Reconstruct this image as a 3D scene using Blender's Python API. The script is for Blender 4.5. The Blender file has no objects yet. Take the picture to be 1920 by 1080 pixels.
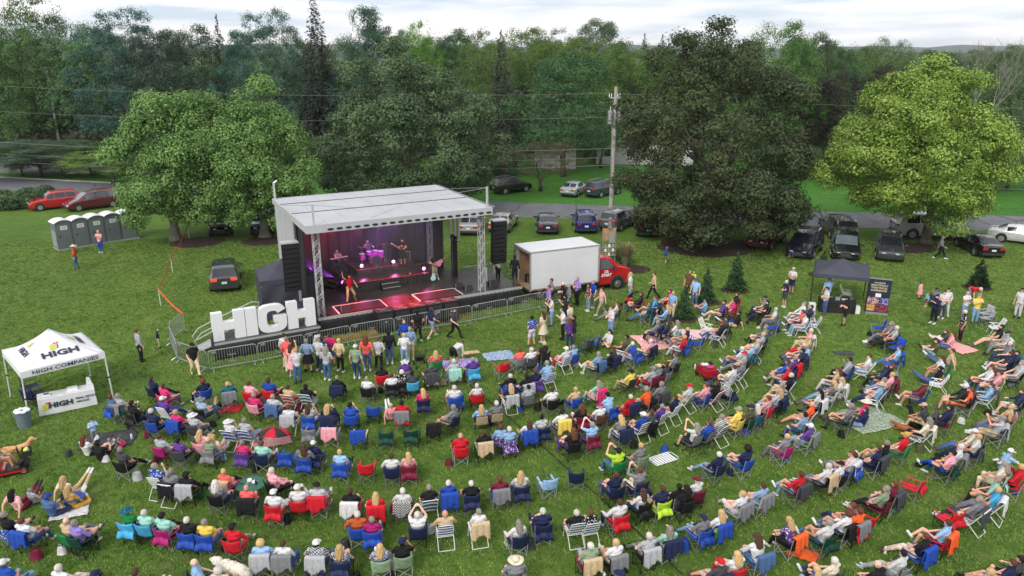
import bpy, bmesh, math, random
import numpy as np
from mathutils import Vector, Matrix, Euler, noise

# ------------------------------------------------------------------ camera
F, HY, CH = 1420.0, 95.0, 14.8            # focal length and horizon of the 1920 px frame, camera height in metres
PITCH = math.atan((540 - HY) / F)
CP, SP = math.cos(PITCH), math.sin(PITCH)
sc = bpy.context.scene
COL = sc.collection
cam = bpy.data.cameras.new('camera'); camo = bpy.data.objects.new('camera', cam); COL.objects.link(camo)
camo.location = (0, 0, CH); camo.rotation_euler = (math.pi / 2 - PITCH, 0, 0)
cam.sensor_width = 36; cam.lens = F / 1920 * 36; cam.clip_end = 9000; cam.clip_start = .3
sc.camera = camo
sc.view_settings.view_transform = 'Standard'; sc.view_settings.look = 'None'
sc.view_settings.exposure = 0.7; sc.view_settings.gamma = 1
sc.view_settings.use_curve_mapping = False
sc.cycles.use_denoising = True
sc.cycles.max_bounces = 6; sc.cycles.diffuse_bounces = 3; sc.cycles.transparent_max_bounces = 8
sc.cycles.volume_step_rate = 4; sc.cycles.volume_bounces = 0
sc.cycles.sample_clamp_indirect = 4

# ------------------------------------------------------------------ world: overcast evening sky with thin cloud streaks
SUN_EL, SUN_ROT = math.radians(38), math.radians(205)
w = bpy.data.worlds.new('World'); sc.world = w; w.use_nodes = True
nt = w.node_tree; nt.nodes.clear()
def N(nt, t, **kw):
    n = nt.nodes.new(t)
    for k, v in kw.items():
        if k.startswith('i_'): n.inputs[k[2:].replace('_', ' ')].default_value = v
        else: setattr(n, k, v)
    return n
out = N(nt, 'ShaderNodeOutputWorld'); bg = N(nt, 'ShaderNodeBackground')
sky = N(nt, 'ShaderNodeTexSky'); sky.sky_type = 'NISHITA'; sky.sun_disc = False
sky.sun_elevation = SUN_EL; sky.sun_rotation = SUN_ROT; sky.dust_density = 2.0
tc = N(nt, 'ShaderNodeTexCoord'); mp = N(nt, 'ShaderNodeMapping'); mp.inputs['Scale'].default_value = (1.3, 1.3, 13)
mp.inputs['Location'].default_value = (3.1, 1.7, .6)
nz = N(nt, 'ShaderNodeTexNoise'); nz.inputs['Scale'].default_value = 2.6; nz.inputs['Detail'].default_value = 6; nz.inputs['Roughness'].default_value = .55
cr = N(nt, 'ShaderNodeValToRGB'); cr.color_ramp.elements[0].position = .44; cr.color_ramp.elements[1].position = .66
cr.color_ramp.elements[0].color = (10.2, 9.9, 9.7, 1); cr.color_ramp.elements[1].color = (5.6, 6.4, 7.5, 1)
mix = N(nt, 'ShaderNodeMixRGB'); mix.inputs['Fac'].default_value = .86
L = nt.links.new
L(tc.outputs['Generated'], mp.inputs['Vector']); L(mp.outputs[0], nz.inputs['Vector']); L(nz.outputs['Fac'], cr.inputs['Fac'])
L(sky.outputs[0], mix.inputs['Color1']); L(cr.outputs[0], mix.inputs['Color2']); L(mix.outputs[0], bg.inputs['Color'])
bg.inputs['Strength'].default_value = .085
L(bg.outputs[0], out.inputs['Surface'])
sun = bpy.data.lights.new('sun', 'SUN'); sun.energy = 1.4; sun.angle = math.radians(22); sun.color = (1, .95, .88)
suno = bpy.data.objects.new('sun', sun); COL.objects.link(suno)
sd = Vector((math.sin(SUN_ROT) * math.cos(SUN_EL), math.cos(SUN_ROT) * math.cos(SUN_EL), math.sin(SUN_EL)))
suno.rotation_euler = (-sd).to_track_quat('-Z', 'Y').to_euler()

# ------------------------------------------------------------------ helpers
R = math.radians
def at(px, py, z=0.0):
    """the point at height z seen at pixel (px, py) of the 1920 x 1080 photograph"""
    u, v = (px - 960) / F, (540 - py) / F
    d = (u, CP + v * SP, -SP + v * CP); t = (z - CH) / d[2]
    return Vector((d[0] * t, d[1] * t, z))
def height_at(px, py, Y):
    u, v = (px - 960) / F, (540 - py) / F
    return CH + (-SP + v * CP) * Y / (CP + v * SP)

def tag(o, label=None, cat=None, group=None, kind=None):
    if label: o['label'] = label
    if cat: o['category'] = cat
    if group: o['group'] = group
    if kind: o['kind'] = kind
    return o
def empty(name, loc=(0, 0, 0), rz=0, label=None, cat=None, group=None):
    o = bpy.data.objects.new(name, None); o.empty_display_size = .1; COL.objects.link(o)
    o.location = loc; o.rotation_euler = (0, 0, rz)
    return tag(o, label, cat, group)
def link(name, me, parent=None, loc=None, rz=None, mats=None, color=None):
    o = bpy.data.objects.new(name, me); COL.objects.link(o)
    if parent is not None: o.parent = parent
    if loc is not None: o.location = loc
    if rz is not None: o.rotation_euler = (0, 0, rz)
    if mats:
        if not len(me.materials):
            for m in (mats if isinstance(mats, (list, tuple)) else [mats]): me.materials.append(m)
    if color is not None: o.color = (*color[:3], 1)
    return o
def copy_tree(o, parent=None):
    c = o.copy(); COL.objects.link(c)
    if parent is not None:
        c.parent = parent; c.matrix_parent_inverse = o.matrix_parent_inverse
    for ch in KIDS.get(o.name, ()): copy_tree(ch, c)
    return c
KIDS = {}
def register(o):
    ks = list(o.children)
    KIDS[o.name] = ks
    for k in ks: register(k)

class MB:
    """collects boxes, tubes, lofts and polygons; build() links them as one mesh object"""
    def __init__(s): s.v = []; s.f = []; s.m = []
    def add(s, vs, fs, mi=0):
        b = len(s.v); s.v += [tuple(p) for p in vs]; s.f += [tuple(i + b for i in f) for f in fs]; s.m += [mi] * len(fs); return s
    def box(s, a, b, mi=0, mat=None):
        x0, y0, z0 = a; x1, y1, z1 = b
        vs = [(x0, y0, z0), (x1, y0, z0), (x1, y1, z0), (x0, y1, z0), (x0, y0, z1), (x1, y0, z1), (x1, y1, z1), (x0, y1, z1)]
        if mat is not None: vs = [mat @ Vector(v) for v in vs]
        return s.add(vs, [(0, 3, 2, 1), (4, 5, 6, 7), (0, 1, 5, 4), (1, 2, 6, 5), (2, 3, 7, 6), (3, 0, 4, 7)], mi)
    def tube(s, pts, r, n=6, mi=0, cap=True, r1=None):
        pts = [Vector(p) for p in pts]; vs = []; fs = []
        up = Vector((0, 0, 1)); m = len(pts)
        for i, p in enumerate(pts):
            d = (pts[min(i + 1, m - 1)] - pts[max(i - 1, 0)]).normalized()
            a = d.cross(up)
            if a.length < .05: a = d.cross(Vector((0, 1, 0)))
            a.normalize(); b = d.cross(a)
            rr = r if r1 is None else r + (r1 - r) * i / (m - 1)
            vs += [p + (a * math.cos(t) + b * math.sin(t)) * rr for t in (2 * math.pi * k / n for k in range(n))]
        for i in range(m - 1):
            fs += [(i * n + k, i * n + (k + 1) % n, (i + 1) * n + (k + 1) % n, (i + 1) * n + k) for k in range(n)]
        if cap: fs += [tuple(range(n)), tuple(range((m - 1) * n + n - 1, (m - 1) * n - 1, -1))]
        return s.add(vs, fs, mi)
    def cyl(s, c, r, h, n=16, axis='z', mi=0, r2=None):
        r2 = r if r2 is None else r2; c = Vector(c)
        ax = {'x': (Vector((0, 1, 0)), Vector((0, 0, 1)), Vector((1, 0, 0))), 'y': (Vector((0, 0, 1)), Vector((1, 0, 0)), Vector((0, 1, 0))), 'z': (Vector((1, 0, 0)), Vector((0, 1, 0)), Vector((0, 0, 1)))}[axis]
        vs = [c + ax[0] * math.cos(t) * rr + ax[1] * math.sin(t) * rr + ax[2] * hh for rr, hh in ((r, 0), (r2, h)) for t in (2 * math.pi * k / n for k in range(n))]
        fs = [(k, (k + 1) % n, n + (k + 1) % n, n + k) for k in range(n)] + [tuple(range(n - 1, -1, -1)), tuple(range(n, 2 * n))]
        return s.add(vs, fs, mi)
    def prism(s, poly, y0, y1, mi=0):
        """poly in x,z extruded along y"""
        n = len(poly)
        vs = [(x, y0, z) for x, z in poly] + [(x, y1, z) for x, z in poly]
        fs = [tuple(range(n)), tuple(range(2 * n - 1, n - 1, -1))] + [(k, k + n, (k + 1) % n + n, (k + 1) % n) for k in range(n)]
        return s.add(vs, fs, mi)
    def grid(s, fn, nu, nv, mi=0, thick=0.0):
        P = [[Vector(fn(i / nu, j / nv)) for j in range(nv + 1)] for i in range(nu + 1)]
        vs = [p for r in P for p in r]; W = nv + 1
        fs = [(i * W + j, (i + 1) * W + j, (i + 1) * W + j + 1, i * W + j + 1) for i in range(nu) for j in range(nv)]
        if thick:
            n0 = len(vs); nor = []
            for i in range(nu + 1):
                for j in range(nv + 1):
                    a = P[min(i + 1, nu)][j] - P[max(i - 1, 0)][j]; b = P[i][min(j + 1, nv)] - P[i][max(j - 1, 0)]
                    c = a.cross(b); nor.append(c.normalized() if c.length > 1e-9 else Vector((0, 0, 1)))
            vs = vs + [v + n * thick for v, n in zip(vs, nor)]
            fs = fs + [tuple(n0 + k for k in reversed(f)) for f in fs]
            for i in range(nu):
                for j, fl in ((0, 0), (nv, 1)):
                    q = (i * W + j, (i + 1) * W + j, n0 + (i + 1) * W + j, n0 + i * W + j); fs.append(q if fl else q[::-1])
            for j in range(nv):
                for i, fl in ((0, 1), (nu, 0)):
                    q = (i * W + j, i * W + j + 1, n0 + i * W + j + 1, n0 + i * W + j); fs.append(q if fl else q[::-1])
        return s.add(vs, fs, mi)
    def ball(s, c, r, n=10, m=6, sc_=(1, 1, 1), mi=0):
        vs = []; fs = []; c = Vector(c)
        for j in range(m + 1):
            ph = math.pi * j / m
            for i in range(n):
                t = 2 * math.pi * i / n
                vs.append((c.x + r * sc_[0] * math.sin(ph) * math.cos(t), c.y + r * sc_[1] * math.sin(ph) * math.sin(t), c.z + r * sc_[2] * math.cos(ph)))
        for j in range(m):
            fs += [(j * n + i, j * n + (i + 1) % n, (j + 1) * n + (i + 1) % n, (j + 1) * n + i)[::-1] for i in range(n)]
        return s.add(vs, fs, mi)
    def mesh(s, name, smooth=False, mats=None):
        me = bpy.data.meshes.new(name); me.from_pydata(s.v, [], s.f)
        if any(s.m): me.polygons.foreach_set('material_index', s.m)
        if smooth: me.polygons.foreach_set('use_smooth', [True] * len(me.polygons))
        if mats:
            for m in (mats if isinstance(mats, (list, tuple)) else [mats]): me.materials.append(m)
        me.update(); return me
    def build(s, name, mat, parent=None, loc=None, rz=None, smooth=False, color=None):
        return link(name, s.mesh(name, smooth, mat), parent, loc, rz, None, color)

# ------------------------------------------------------------------ materials
def newmat(name):
    m = bpy.data.materials.new(name); m.use_nodes = True; nt = m.node_tree
    return m, nt, nt.nodes['Principled BSDF'], nt.links.new
def plain(name, col, rough=.6, metal=0, emit=None, es=0, var=.12, scale=8, bump=0, spec=.4, alpha=None):
    m, nt, b, L = newmat(name)
    b.inputs['Roughness'].default_value = rough; b.inputs['Metallic'].default_value = metal
    b.inputs['Specular IOR Level'].default_value = spec
    if var:
        tc = N(nt, 'ShaderNodeTexCoord'); n = N(nt, 'ShaderNodeTexNoise'); n.inputs['Scale'].default_value = scale; n.inputs['Detail'].default_value = 5
        r = N(nt, 'ShaderNodeValToRGB'); r.color_ramp.elements[0].position = .3; r.color_ramp.elements[1].position = .7
        r.color_ramp.elements[0].color = (*[c * (1 - var) for c in col], 1); r.color_ramp.elements[1].color = (*[min(1, c * (1 + var)) for c in col], 1)
        L(tc.outputs['Object'], n.inputs['Vector']); L(n.outputs['Fac'], r.inputs['Fac']); L(r.outputs[0], b.inputs['Base Color'])
        if bump:
            bp = N(nt, 'ShaderNodeBump'); bp.inputs['Strength'].default_value = bump; bp.inputs['Distance'].default_value = .02
            L(n.outputs['Fac'], bp.inputs['Height']); L(bp.outputs[0], b.inputs['Normal'])
    else: b.inputs['Base Color'].default_value = (*col, 1)
    if emit: b.inputs['Emission Color'].default_value = (*emit, 1); b.inputs['Emission Strength'].default_value = es
    return m
def tinted(name, rough=.85, pattern=None, metal=0, var=.22, scale=14, spec=.3):
    """colour from the object itself, so copies that share a mesh keep their own colour"""
    m, nt, b, L = newmat(name)
    b.inputs['Roughness'].default_value = rough; b.inputs['Metallic'].default_value = metal; b.inputs['Specular IOR Level'].default_value = spec
    oi = N(nt, 'ShaderNodeObjectInfo'); tc = N(nt, 'ShaderNodeTexCoord')
    n = N(nt, 'ShaderNodeTexNoise'); n.inputs['Scale'].default_value = scale; n.inputs['Detail'].default_value = 4
    mr = N(nt, 'ShaderNodeMapRange'); mr.inputs['From Min'].default_value = .25; mr.inputs['From Max'].default_value = .75
    mr.inputs['To Min'].default_value = 1 - var; mr.inputs['To Max'].default_value = 1 + var
    vm = N(nt, 'ShaderNodeVectorMath', operation='SCALE')
    L(tc.outputs['Object'], n.inputs['Vector']); L(n.outputs['Fac'], mr.inputs['Value'])
    src = oi.outputs['Color']
    if pattern:
        second = N(nt, 'ShaderNodeRGB'); second.outputs[0].default_value = pattern[1]
        mx = N(nt, 'ShaderNodeMixRGB')
        if pattern[0] == 'check':
            t = N(nt, 'ShaderNodeTexChecker'); t.inputs['Scale'].default_value = pattern[2]; L(tc.outputs['Object'], t.inputs['Vector']); L(t.outputs['Fac'], mx.inputs['Fac'])
        elif pattern[0] == 'stripe':
            sx = N(nt, 'ShaderNodeSeparateXYZ'); L(tc.outputs['Object'], sx.inputs[0])
            ad = N(nt, 'ShaderNodeMath', operation='ADD'); L(sx.outputs['Z'], ad.inputs[0]); L(sx.outputs['Y'], ad.inputs[1])
            ml = N(nt, 'ShaderNodeMath', operation='MULTIPLY'); ml.inputs[1].default_value = pattern[2]; L(ad.outputs[0], ml.inputs[0])
            fr = N(nt, 'ShaderNodeMath', operation='FRACT'); L(ml.outputs[0], fr.inputs[0])
            gt = N(nt, 'ShaderNodeMath', operation='GREATER_THAN'); gt.inputs[1].default_value = .55; L(fr.outputs[0], gt.inputs[0]); L(gt.outputs[0], mx.inputs['Fac'])
        else:
            t = N(nt, 'ShaderNodeTexVoronoi'); t.inputs['Scale'].default_value = pattern[2]; L(tc.outputs['Object'], t.inputs['Vector'])
            gt = N(nt, 'ShaderNodeMath', operation='LESS_THAN'); gt.inputs[1].default_value = .36; L(t.outputs['Distance'], gt.inputs[0]); L(gt.outputs[0], mx.inputs['Fac'])
        L(src, mx.inputs['Color1']); L(second.outputs[0], mx.inputs['Color2']); src = mx.outputs[0]
    L(src, vm.inputs[0]); L(mr.outputs[0], vm.inputs['Scale']); L(vm.outputs[0], b.inputs['Base Color'])
    bp = N(nt, 'ShaderNodeBump'); bp.inputs['Strength'].default_value = .5; bp.inputs['Distance'].default_value = .02
    L(n.outputs['Fac'], bp.inputs['Height']); L(bp.outputs[0], b.inputs['Normal'])
    return m
M = dict(
    cloth=tinted('cloth'), plaid=tinted('plaid_cloth', pattern=('check', (.55, .55, .55, 1), 22)),
    floral=tinted('floral_cloth', pattern=('spots', (.62, .6, .58, 1), 14)), stripe=tinted('striped_cloth', pattern=('stripe', (.7, .7, .7, 1), 11)),
    denim=tinted('denim', var=.3, scale=9), skin=tinted('skin', rough=.6, var=.06, scale=6), hair=tinted('hair', rough=.7, var=.4, scale=30),
    nylon=tinted('nylon', rough=.6, var=.32, scale=5), paint=tinted('coated_tube', rough=.4, var=.08, scale=5), leather=tinted('leather', rough=.5),
    alu=plain('aluminium', (.55, .56, .57), .35, .7), white=plain('white_paint', (.78, .79, .8), .5, var=.05), black=plain('black_plastic', (.02, .02, .022), .5),
    steel=plain('galvanised_steel', (.42, .44, .45), .4, .6, var=.2, scale=4), rubber=plain('rubber', (.02, .02, .02), .85),
    eye=plain('dark_eye', (.02, .015, .01), .4, var=0), lip=plain('lip', (.35, .12, .1), .5, var=0),
    bark=plain('bark', (.10, .08, .065), .95, var=.4, scale=5, bump=.6), barkgrey=plain('grey_bark', (.2, .19, .17), .95, var=.4, scale=5, bump=.6),
    wood=plain('weathered_wood', (.38, .36, .33), .9, var=.25, scale=6, bump=.3), plywood=plain('plywood', (.38, .24, .13), .8, var=.2, scale=3),
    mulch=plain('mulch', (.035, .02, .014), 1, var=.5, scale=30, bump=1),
)
# ------------------------------------------------------------------ ground, road, far land
def ground_material(name, c1, c2, c3, fine=1.0, worn=.0):
    m, nt, b, L = newmat(name); b.inputs['Roughness'].default_value = .95; b.inputs['Specular IOR Level'].default_value = .15
    geo = N(nt, 'ShaderNodeNewGeometry')
    def nz(sc_, det=6, ro=.6):
        n = N(nt, 'ShaderNodeTexNoise'); n.inputs['Scale'].default_value = sc_; n.inputs['Detail'].default_value = det; n.inputs['Roughness'].default_value = ro
        L(geo.outputs['Position'], n.inputs['Vector']); return n
    big, mid, fin = nz(.09, 4), nz(1.1, 6, .65), nz(7.5 * fine, 8, .75)
    r1 = N(nt, 'ShaderNodeValToRGB'); r1.color_ramp.elements[0].position = .34; r1.color_ramp.elements[1].position = .66
    r1.color_ramp.elements[0].color = (*c1, 1); r1.color_ramp.elements[1].color = (*c2, 1)
    m1 = N(nt, 'ShaderNodeMixRGB'); m1.inputs['Fac'].default_value = .55; L(big.outputs['Fac'], m1.inputs['Color1']); L(mid.outputs['Fac'], m1.inputs['Color2'])
    L(m1.outputs[0], r1.inputs['Fac'])
    r2 = N(nt, 'ShaderNodeValToRGB'); r2.color_ramp.elements[0].position = .36; r2.color_ramp.elements[1].position = .66
    r2.color_ramp.elements[0].color = (.58, .6, .56, 1); r2.color_ramp.elements[1].color = (1.32, 1.3, 1.24, 1); L(fin.outputs['Fac'], r2.inputs['Fac'])
    ml = N(nt, 'ShaderNodeMixRGB', blend_type='MULTIPLY'); ml.inputs['Fac'].default_value = 1; L(r1.outputs[0], ml.inputs['Color1']); L(r2.outputs[0], ml.inputs['Color2'])
    wn = nz(.42, 5, .7); r3 = N(nt, 'ShaderNodeValToRGB'); r3.color_ramp.elements[0].position = .57; r3.color_ramp.elements[1].position = .72
    r3.color_ramp.elements[0].color = (0, 0, 0, 1); r3.color_ramp.elements[1].color = (.62, .62, .62, 1); L(wn.outputs['Fac'], r3.inputs['Fac'])
    mx = N(nt, 'ShaderNodeMixRGB'); L(r3.outputs[0], mx.inputs['Fac']); L(ml.outputs[0], mx.inputs['Color1']); mx.inputs['Color2'].default_value = (*c3, 1)
    L(mx.outputs[0], b.inputs['Base Color'])
    bp = N(nt, 'ShaderNodeBump'); bp.inputs['Strength'].default_value = .9; bp.inputs['Distance'].default_value = .06; L(fin.outputs['Fac'], bp.inputs['Height']); L(bp.outputs[0], b.inputs['Normal'])
    return m
M['lawn'] = ground_material('lawn_grass', (.055, .118, .018), (.125, .21, .036), (.20, .205, .08))
M['verge'] = ground_material('verge_grass', (.04, .13, .02), (.08, .23, .035), (.10, .20, .04), .6)
def asphalt(name, base):
    m, nt, b, L = newmat(name); b.inputs['Roughness'].default_value = .85
    geo = N(nt, 'ShaderNodeNewGeometry'); n = N(nt, 'ShaderNodeTexNoise'); n.inputs['Scale'].default_value = .5; n.inputs['Detail'].default_value = 8; L(geo.outputs['Position'], n.inputs['Vector'])
    r = N(nt, 'ShaderNodeValToRGB'); r.color_ramp.elements[0].position = .3; r.color_ramp.elements[1].position = .7
    r.color_ramp.elements[0].color = (*[c * .8 for c in base], 1); r.color_ramp.elements[1].color = (*[c * 1.2 for c in base], 1); L(n.outputs['Fac'], r.inputs['Fac'])
    # cracks
    v = N(nt, 'ShaderNodeTexVoronoi', feature='DISTANCE_TO_EDGE'); v.inputs['Scale'].default_value = .16
    n2 = N(nt, 'ShaderNodeTexNoise'); n2.inputs['Scale'].default_value = .7; L(geo.outputs['Position'], n2.inputs['Vector'])
    ad = N(nt, 'ShaderNodeMixRGB'); ad.inputs['Fac'].default_value = .06; L(geo.outputs['Position'], ad.inputs['Color1']); L(n2.outputs['Color'], ad.inputs['Color2']); L(ad.outputs[0], v.inputs['Vector'])
    lt = N(nt, 'ShaderNodeMath', operation='LESS_THAN'); lt.inputs[1].default_value = .008; L(v.outputs['Distance'], lt.inputs[0])
    mx = N(nt, 'ShaderNodeMixRGB'); L(lt.outputs[0], mx.inputs['Fac']); L(r.outputs[0], mx.inputs['Color1']); mx.inputs['Color2'].default_value = (*[c * .45 for c in base], 1)
    L(mx.outputs[0], b.inputs['Base Color']); return m
M['asphalt'] = asphalt('asphalt', (.13, .135, .15)); M['kerb'] = plain('concrete_kerb', (.34, .31, .26), .9, var=.2, scale=2)
g = MB().grid(lambda u, v: (-3000 + 6000 * u, -100 + 6500 * v, 0), 12, 12).build('ground', M['lawn']); tag(g, kind='structure')
# road: a band through points measured along its middle
rc = [(-115, 101), (-80, 93.5), (-51, 85.6), (-30, 80), (-10, 75.2), (0, 73.0), (20, 69.6), (45, 66.6), (80, 62), (130, 55)]
def ribbon(pts, off0, off1, z, name, mat, extra=None):
    P = [Vector((x, y, 0)) for x, y in pts]; mb = MB(); vs = []
    for i, p in enumerate(P):
        d = (P[min(i + 1, len(P) - 1)] - P[max(i - 1, 0)]).normalized(); n = Vector((-d.y, d.x, 0))
        vs += [p + n * off0 + Vector((0, 0, z)), p + n * off1 + Vector((0, 0, z))]
    mb.add(vs, [(2 * i, 2 * i + 2, 2 * i + 3, 2 * i + 1) for i in range(len(P) - 1)])
    return mb.build(name, mat)
tag(ribbon(rc, -3.4, 3.4, .012, 'road', M['asphalt']), kind='structure')
tag(ribbon(rc, 3.4, 62, .008, 'far_lawn', M['verge']), kind='structure')
k = MB()
for i in range(3):
    a, b = Vector((*rc[i], 0)), Vector((*rc[i + 1], 0)); d = (b - a).normalized(); n = Vector((-d.y, d.x, 0))
    for q0, q1 in ((3.4, 3.6),):
        vs = [a + n * q0, b + n * q0, b + n * q1, a + n * q1]; vs += [v + Vector((0, 0, .14)) for v in vs]
        k.add(vs, [(0, 1, 5, 4), (4, 5, 6, 7), (2, 3, 7, 6), (1, 2, 6, 5), (3, 0, 4, 7)])
tag(k.build('road_kerb', M['kerb']), kind='structure')
lot = MB().grid(lambda u, v: (-78 + 26 * u, 96 + 16 * v, .02), 2, 2); tag(lot.build('parking_lot', M['asphalt']), kind='structure')
yard = MB().grid(lambda u, v: (26 + 24 * u, 116 + 30 * v, .02), 2, 2)
# hills on the horizon
hm_ = plain('far_woodland', (.03, .055, .03), 1, var=.5, scale=.02)
def hill(u, v):
    x = -2600 + 5600 * u; r = 1500 + 1300 * v; n_ = noise.noise(Vector((x * .0016, 3.3, 0))) + .5 * noise.noise(Vector((x * .006, 9, 0)))
    return (x, r + 300, (4 + 30 * v * (1 + .6 * n_)) * (1 - .0 * u) - 2)
h = MB().grid(hill, 90, 10).build('far_hills', hm_, smooth=True); tag(h, kind='structure')

# grass tufts standing in the mown lawn, one mass that nobody could count
tm = bpy.data.meshes.new('tuft'); rr = random.Random(3); tv, tf = [], []
for k_ in range(9):
    a = rr.uniform(0, 6.28); x, y = rr.uniform(-.09, .09), rr.uniform(-.09, .09); wd = rr.uniform(.008, .016); hh = rr.uniform(.04, .08); lx, ly = rr.uniform(-.05, .05), rr.uniform(-.05, .05)
    b = len(tv); tv += [(x - wd * math.cos(a), y - wd * math.sin(a), -.005), (x + wd * math.cos(a), y + wd * math.sin(a), -.005), (x + lx, y + ly, hh)]; tf.append((b, b + 1, b + 2))
tm.from_pydata(tv, [], tf)
gm, nt, b, L = newmat('grass_blade'); b.inputs['Roughness'].default_value = .8; b.inputs['Specular IOR Level'].default_value = .2
oi = N(nt, 'ShaderNodeObjectInfo'); geo = N(nt, 'ShaderNodeNewGeometry'); nz_ = N(nt, 'ShaderNodeTexNoise'); nz_.inputs['Scale'].default_value = .5; nz_.inputs['Detail'].default_value = 5
L(geo.outputs['Position'], nz_.inputs['Vector']); ad = N(nt, 'ShaderNodeMath', operation='ADD'); L(oi.outputs['Random'], ad.inputs[0]); L(nz_.outputs['Fac'], ad.inputs[1])
r_ = N(nt, 'ShaderNodeValToRGB'); r_.color_ramp.elements[0].position = .45; r_.color_ramp.elements[1].position = .98
r_.color_ramp.elements[0].color = (.05, .12, .016, 1); r_.color_ramp.elements[1].color = (.28, .37, .10, 1)
ml_ = N(nt, 'ShaderNodeMath', operation='MULTIPLY'); ml_.inputs[1].default_value = .75; L(ad.outputs[0], ml_.inputs[0]); L(ml_.outputs[0], r_.inputs['Fac']); L(r_.outputs[0], b.inputs['Base Color'])
tm.materials.append(gm)
tuft = bpy.data.objects.new('grass_tuft', tm)            # source of the instances, linked nowhere
fld = MB(); ys = [17.5, 26, 36, 47, 60]; vs = []
for y in ys: hw = y * .76 + 3; vs += [(-hw, y, .002), (hw, y, .002)]
fld.add(vs, [(2 * i, 2 * i + 1, 2 * i + 3, 2 * i + 2) for i in range(len(ys) - 1)])
fo = fld.build('grass', gm); tag(fo, 'short mown green grass of the concert lawn', 'grass', kind='stuff')
ng = bpy.data.node_groups.new('grass_scatter', 'GeometryNodeTree')
ng.interface.new_socket('Geometry', in_out='INPUT', socket_type='NodeSocketGeometry'); ng.interface.new_socket('Geometry', in_out='OUTPUT', socket_type='NodeSocketGeometry')
gi, go = ng.nodes.new('NodeGroupInput'), ng.nodes.new('NodeGroupOutput')
dp = ng.nodes.new('GeometryNodeDistributePointsOnFaces'); dp.inputs['Density'].default_value = 42
ip = ng.nodes.new('GeometryNodeInstanceOnPoints'); oi_ = ng.nodes.new('GeometryNodeObjectInfo'); oi_.inputs['Object'].default_value = tuft
rv = ng.nodes.new('FunctionNodeRandomValue'); rv.data_type = 'FLOAT_VECTOR'; rv.inputs['Min'].default_value = (0, 0, 0); rv.inputs['Max'].default_value = (0, 0, 6.28)
rs = ng.nodes.new('FunctionNodeRandomValue'); rs.data_type = 'FLOAT'; rs.inputs[2].default_value = .6; rs.inputs[3].default_value = 1.25
e2r = ng.nodes.new('FunctionNodeEulerToRotation')
K = ng.links.new
K(gi.outputs[0], dp.inputs['Mesh']); K(dp.outputs['Points'], ip.inputs['Points']); K(oi_.outputs['Geometry'], ip.inputs['Instance'])
K(rv.outputs[0], e2r.inputs[0]); K(e2r.outputs[0], ip.inputs['Rotation']); K(rs.outputs[1], ip.inputs['Scale']); K(ip.outputs[0], go.inputs[0])
md = fo.modifiers.new('scatter', 'NODES'); md.node_group = ng

# ------------------------------------------------------------------ trees
def leafmat(name, c0, c1, sc_=.5, trans=.14):
    m, nt, b, L = newmat(name); b.inputs['Roughness'].default_value = .6; b.inputs['Specular IOR Level'].default_value = .25
    geo = N(nt, 'ShaderNodeNewGeometry'); n = N(nt, 'ShaderNodeTexNoise'); n.inputs['Scale'].default_value = sc_; n.inputs['Detail'].default_value = 4
    L(geo.outputs['Position'], n.inputs['Vector']); ad = N(nt, 'ShaderNodeMath', operation='MULTIPLY_ADD'); ad.inputs[1].default_value = .45
    L(geo.outputs['Random Per Island'], ad.inputs[0]); L(n.outputs['Fac'], ad.inputs[2])
    r = N(nt, 'ShaderNodeValToRGB'); r.color_ramp.elements[0].position = .45; r.color_ramp.elements[1].position = .95
    r.color_ramp.elements[0].color = (*c0, 1); r.color_ramp.elements[1].color = (*c1, 1); L(ad.outputs[0], r.inputs['Fac'])
    oi = N(nt, 'ShaderNodeObjectInfo'); ml = N(nt, 'ShaderNodeMixRGB', blend_type='MULTIPLY'); ml.inputs['Fac'].default_value = 1; L(r.outputs[0], ml.inputs['Color1']); L(oi.outputs['Color'], ml.inputs['Color2'])
    L(ml.outputs[0], b.inputs['Base Color'])
    t = N(nt, 'ShaderNodeBsdfTranslucent'); L(ml.outputs[0], t.inputs['Color']); mx = N(nt, 'ShaderNodeMixShader'); mx.inputs[0].default_value = trans
    o = nt.nodes['Material Output']; L(b.outputs[0], mx.inputs[1]); L(t.outputs[0], mx.inputs[2]); L(mx.outputs[0], o.inputs['Surface']); return m
LM = dict(
    maple=leafmat('maple_leaves', (.045, .11, .022), (.21, .36, .10)), dark=leafmat('dark_leaves', (.024, .056, .022), (.13, .20, .085)),
    beech=leafmat('beech_leaves', (.020, .036, .013), (.082, .108, .042)), lime=leafmat('yellow_green_leaves', (.065, .15, .010), (.33, .46, .09)),
    green=leafmat('green_leaves', (.026, .072, .018), (.13, .235, .05)), bright=leafmat('bright_leaves', (.026, .095, .03), (.085, .23, .06)),
    pine=leafmat('pine_needles', (.018, .055, .036), (.075, .165, .11)), spruce=leafmat('spruce_needles', (.022, .034, .026), (.06, .08, .058)),
    purple=leafmat('purple_leaves', (.010, .006, .008), (.03, .018, .022)), grey=leafmat('grey_green_leaves', (.028, .055, .03), (.11, .165, .09)),
    rust=leafmat('rusty_leaves', (.04, .035, .02), (.13, .11, .06)), red=leafmat('dark_red_leaves', (.02, .012, .012), (.06, .035, .035)),
    young=leafmat('young_spruce', (.012, .04, .014), (.05, .12, .04)))
def quads(P, Nn, size, rs, aspect=.7):
    n = len(P); Nn = Nn / np.maximum(np.linalg.norm(Nn, axis=1, keepdims=True), 1e-6)
    t = rs.normal(size=(n, 3)); a = np.cross(Nn, t); a /= np.maximum(np.linalg.norm(a, axis=1, keepdims=True), 1e-6); b = np.cross(Nn, a)
    s = size * rs.uniform(.6, 1.35, (n, 1)); a *= s; b *= s * aspect
    v = np.stack([P - a, P - b * .9 + a * .1, P + a, P + b * .9 + a * .1], axis=1).reshape(-1, 3)
    return v
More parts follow.
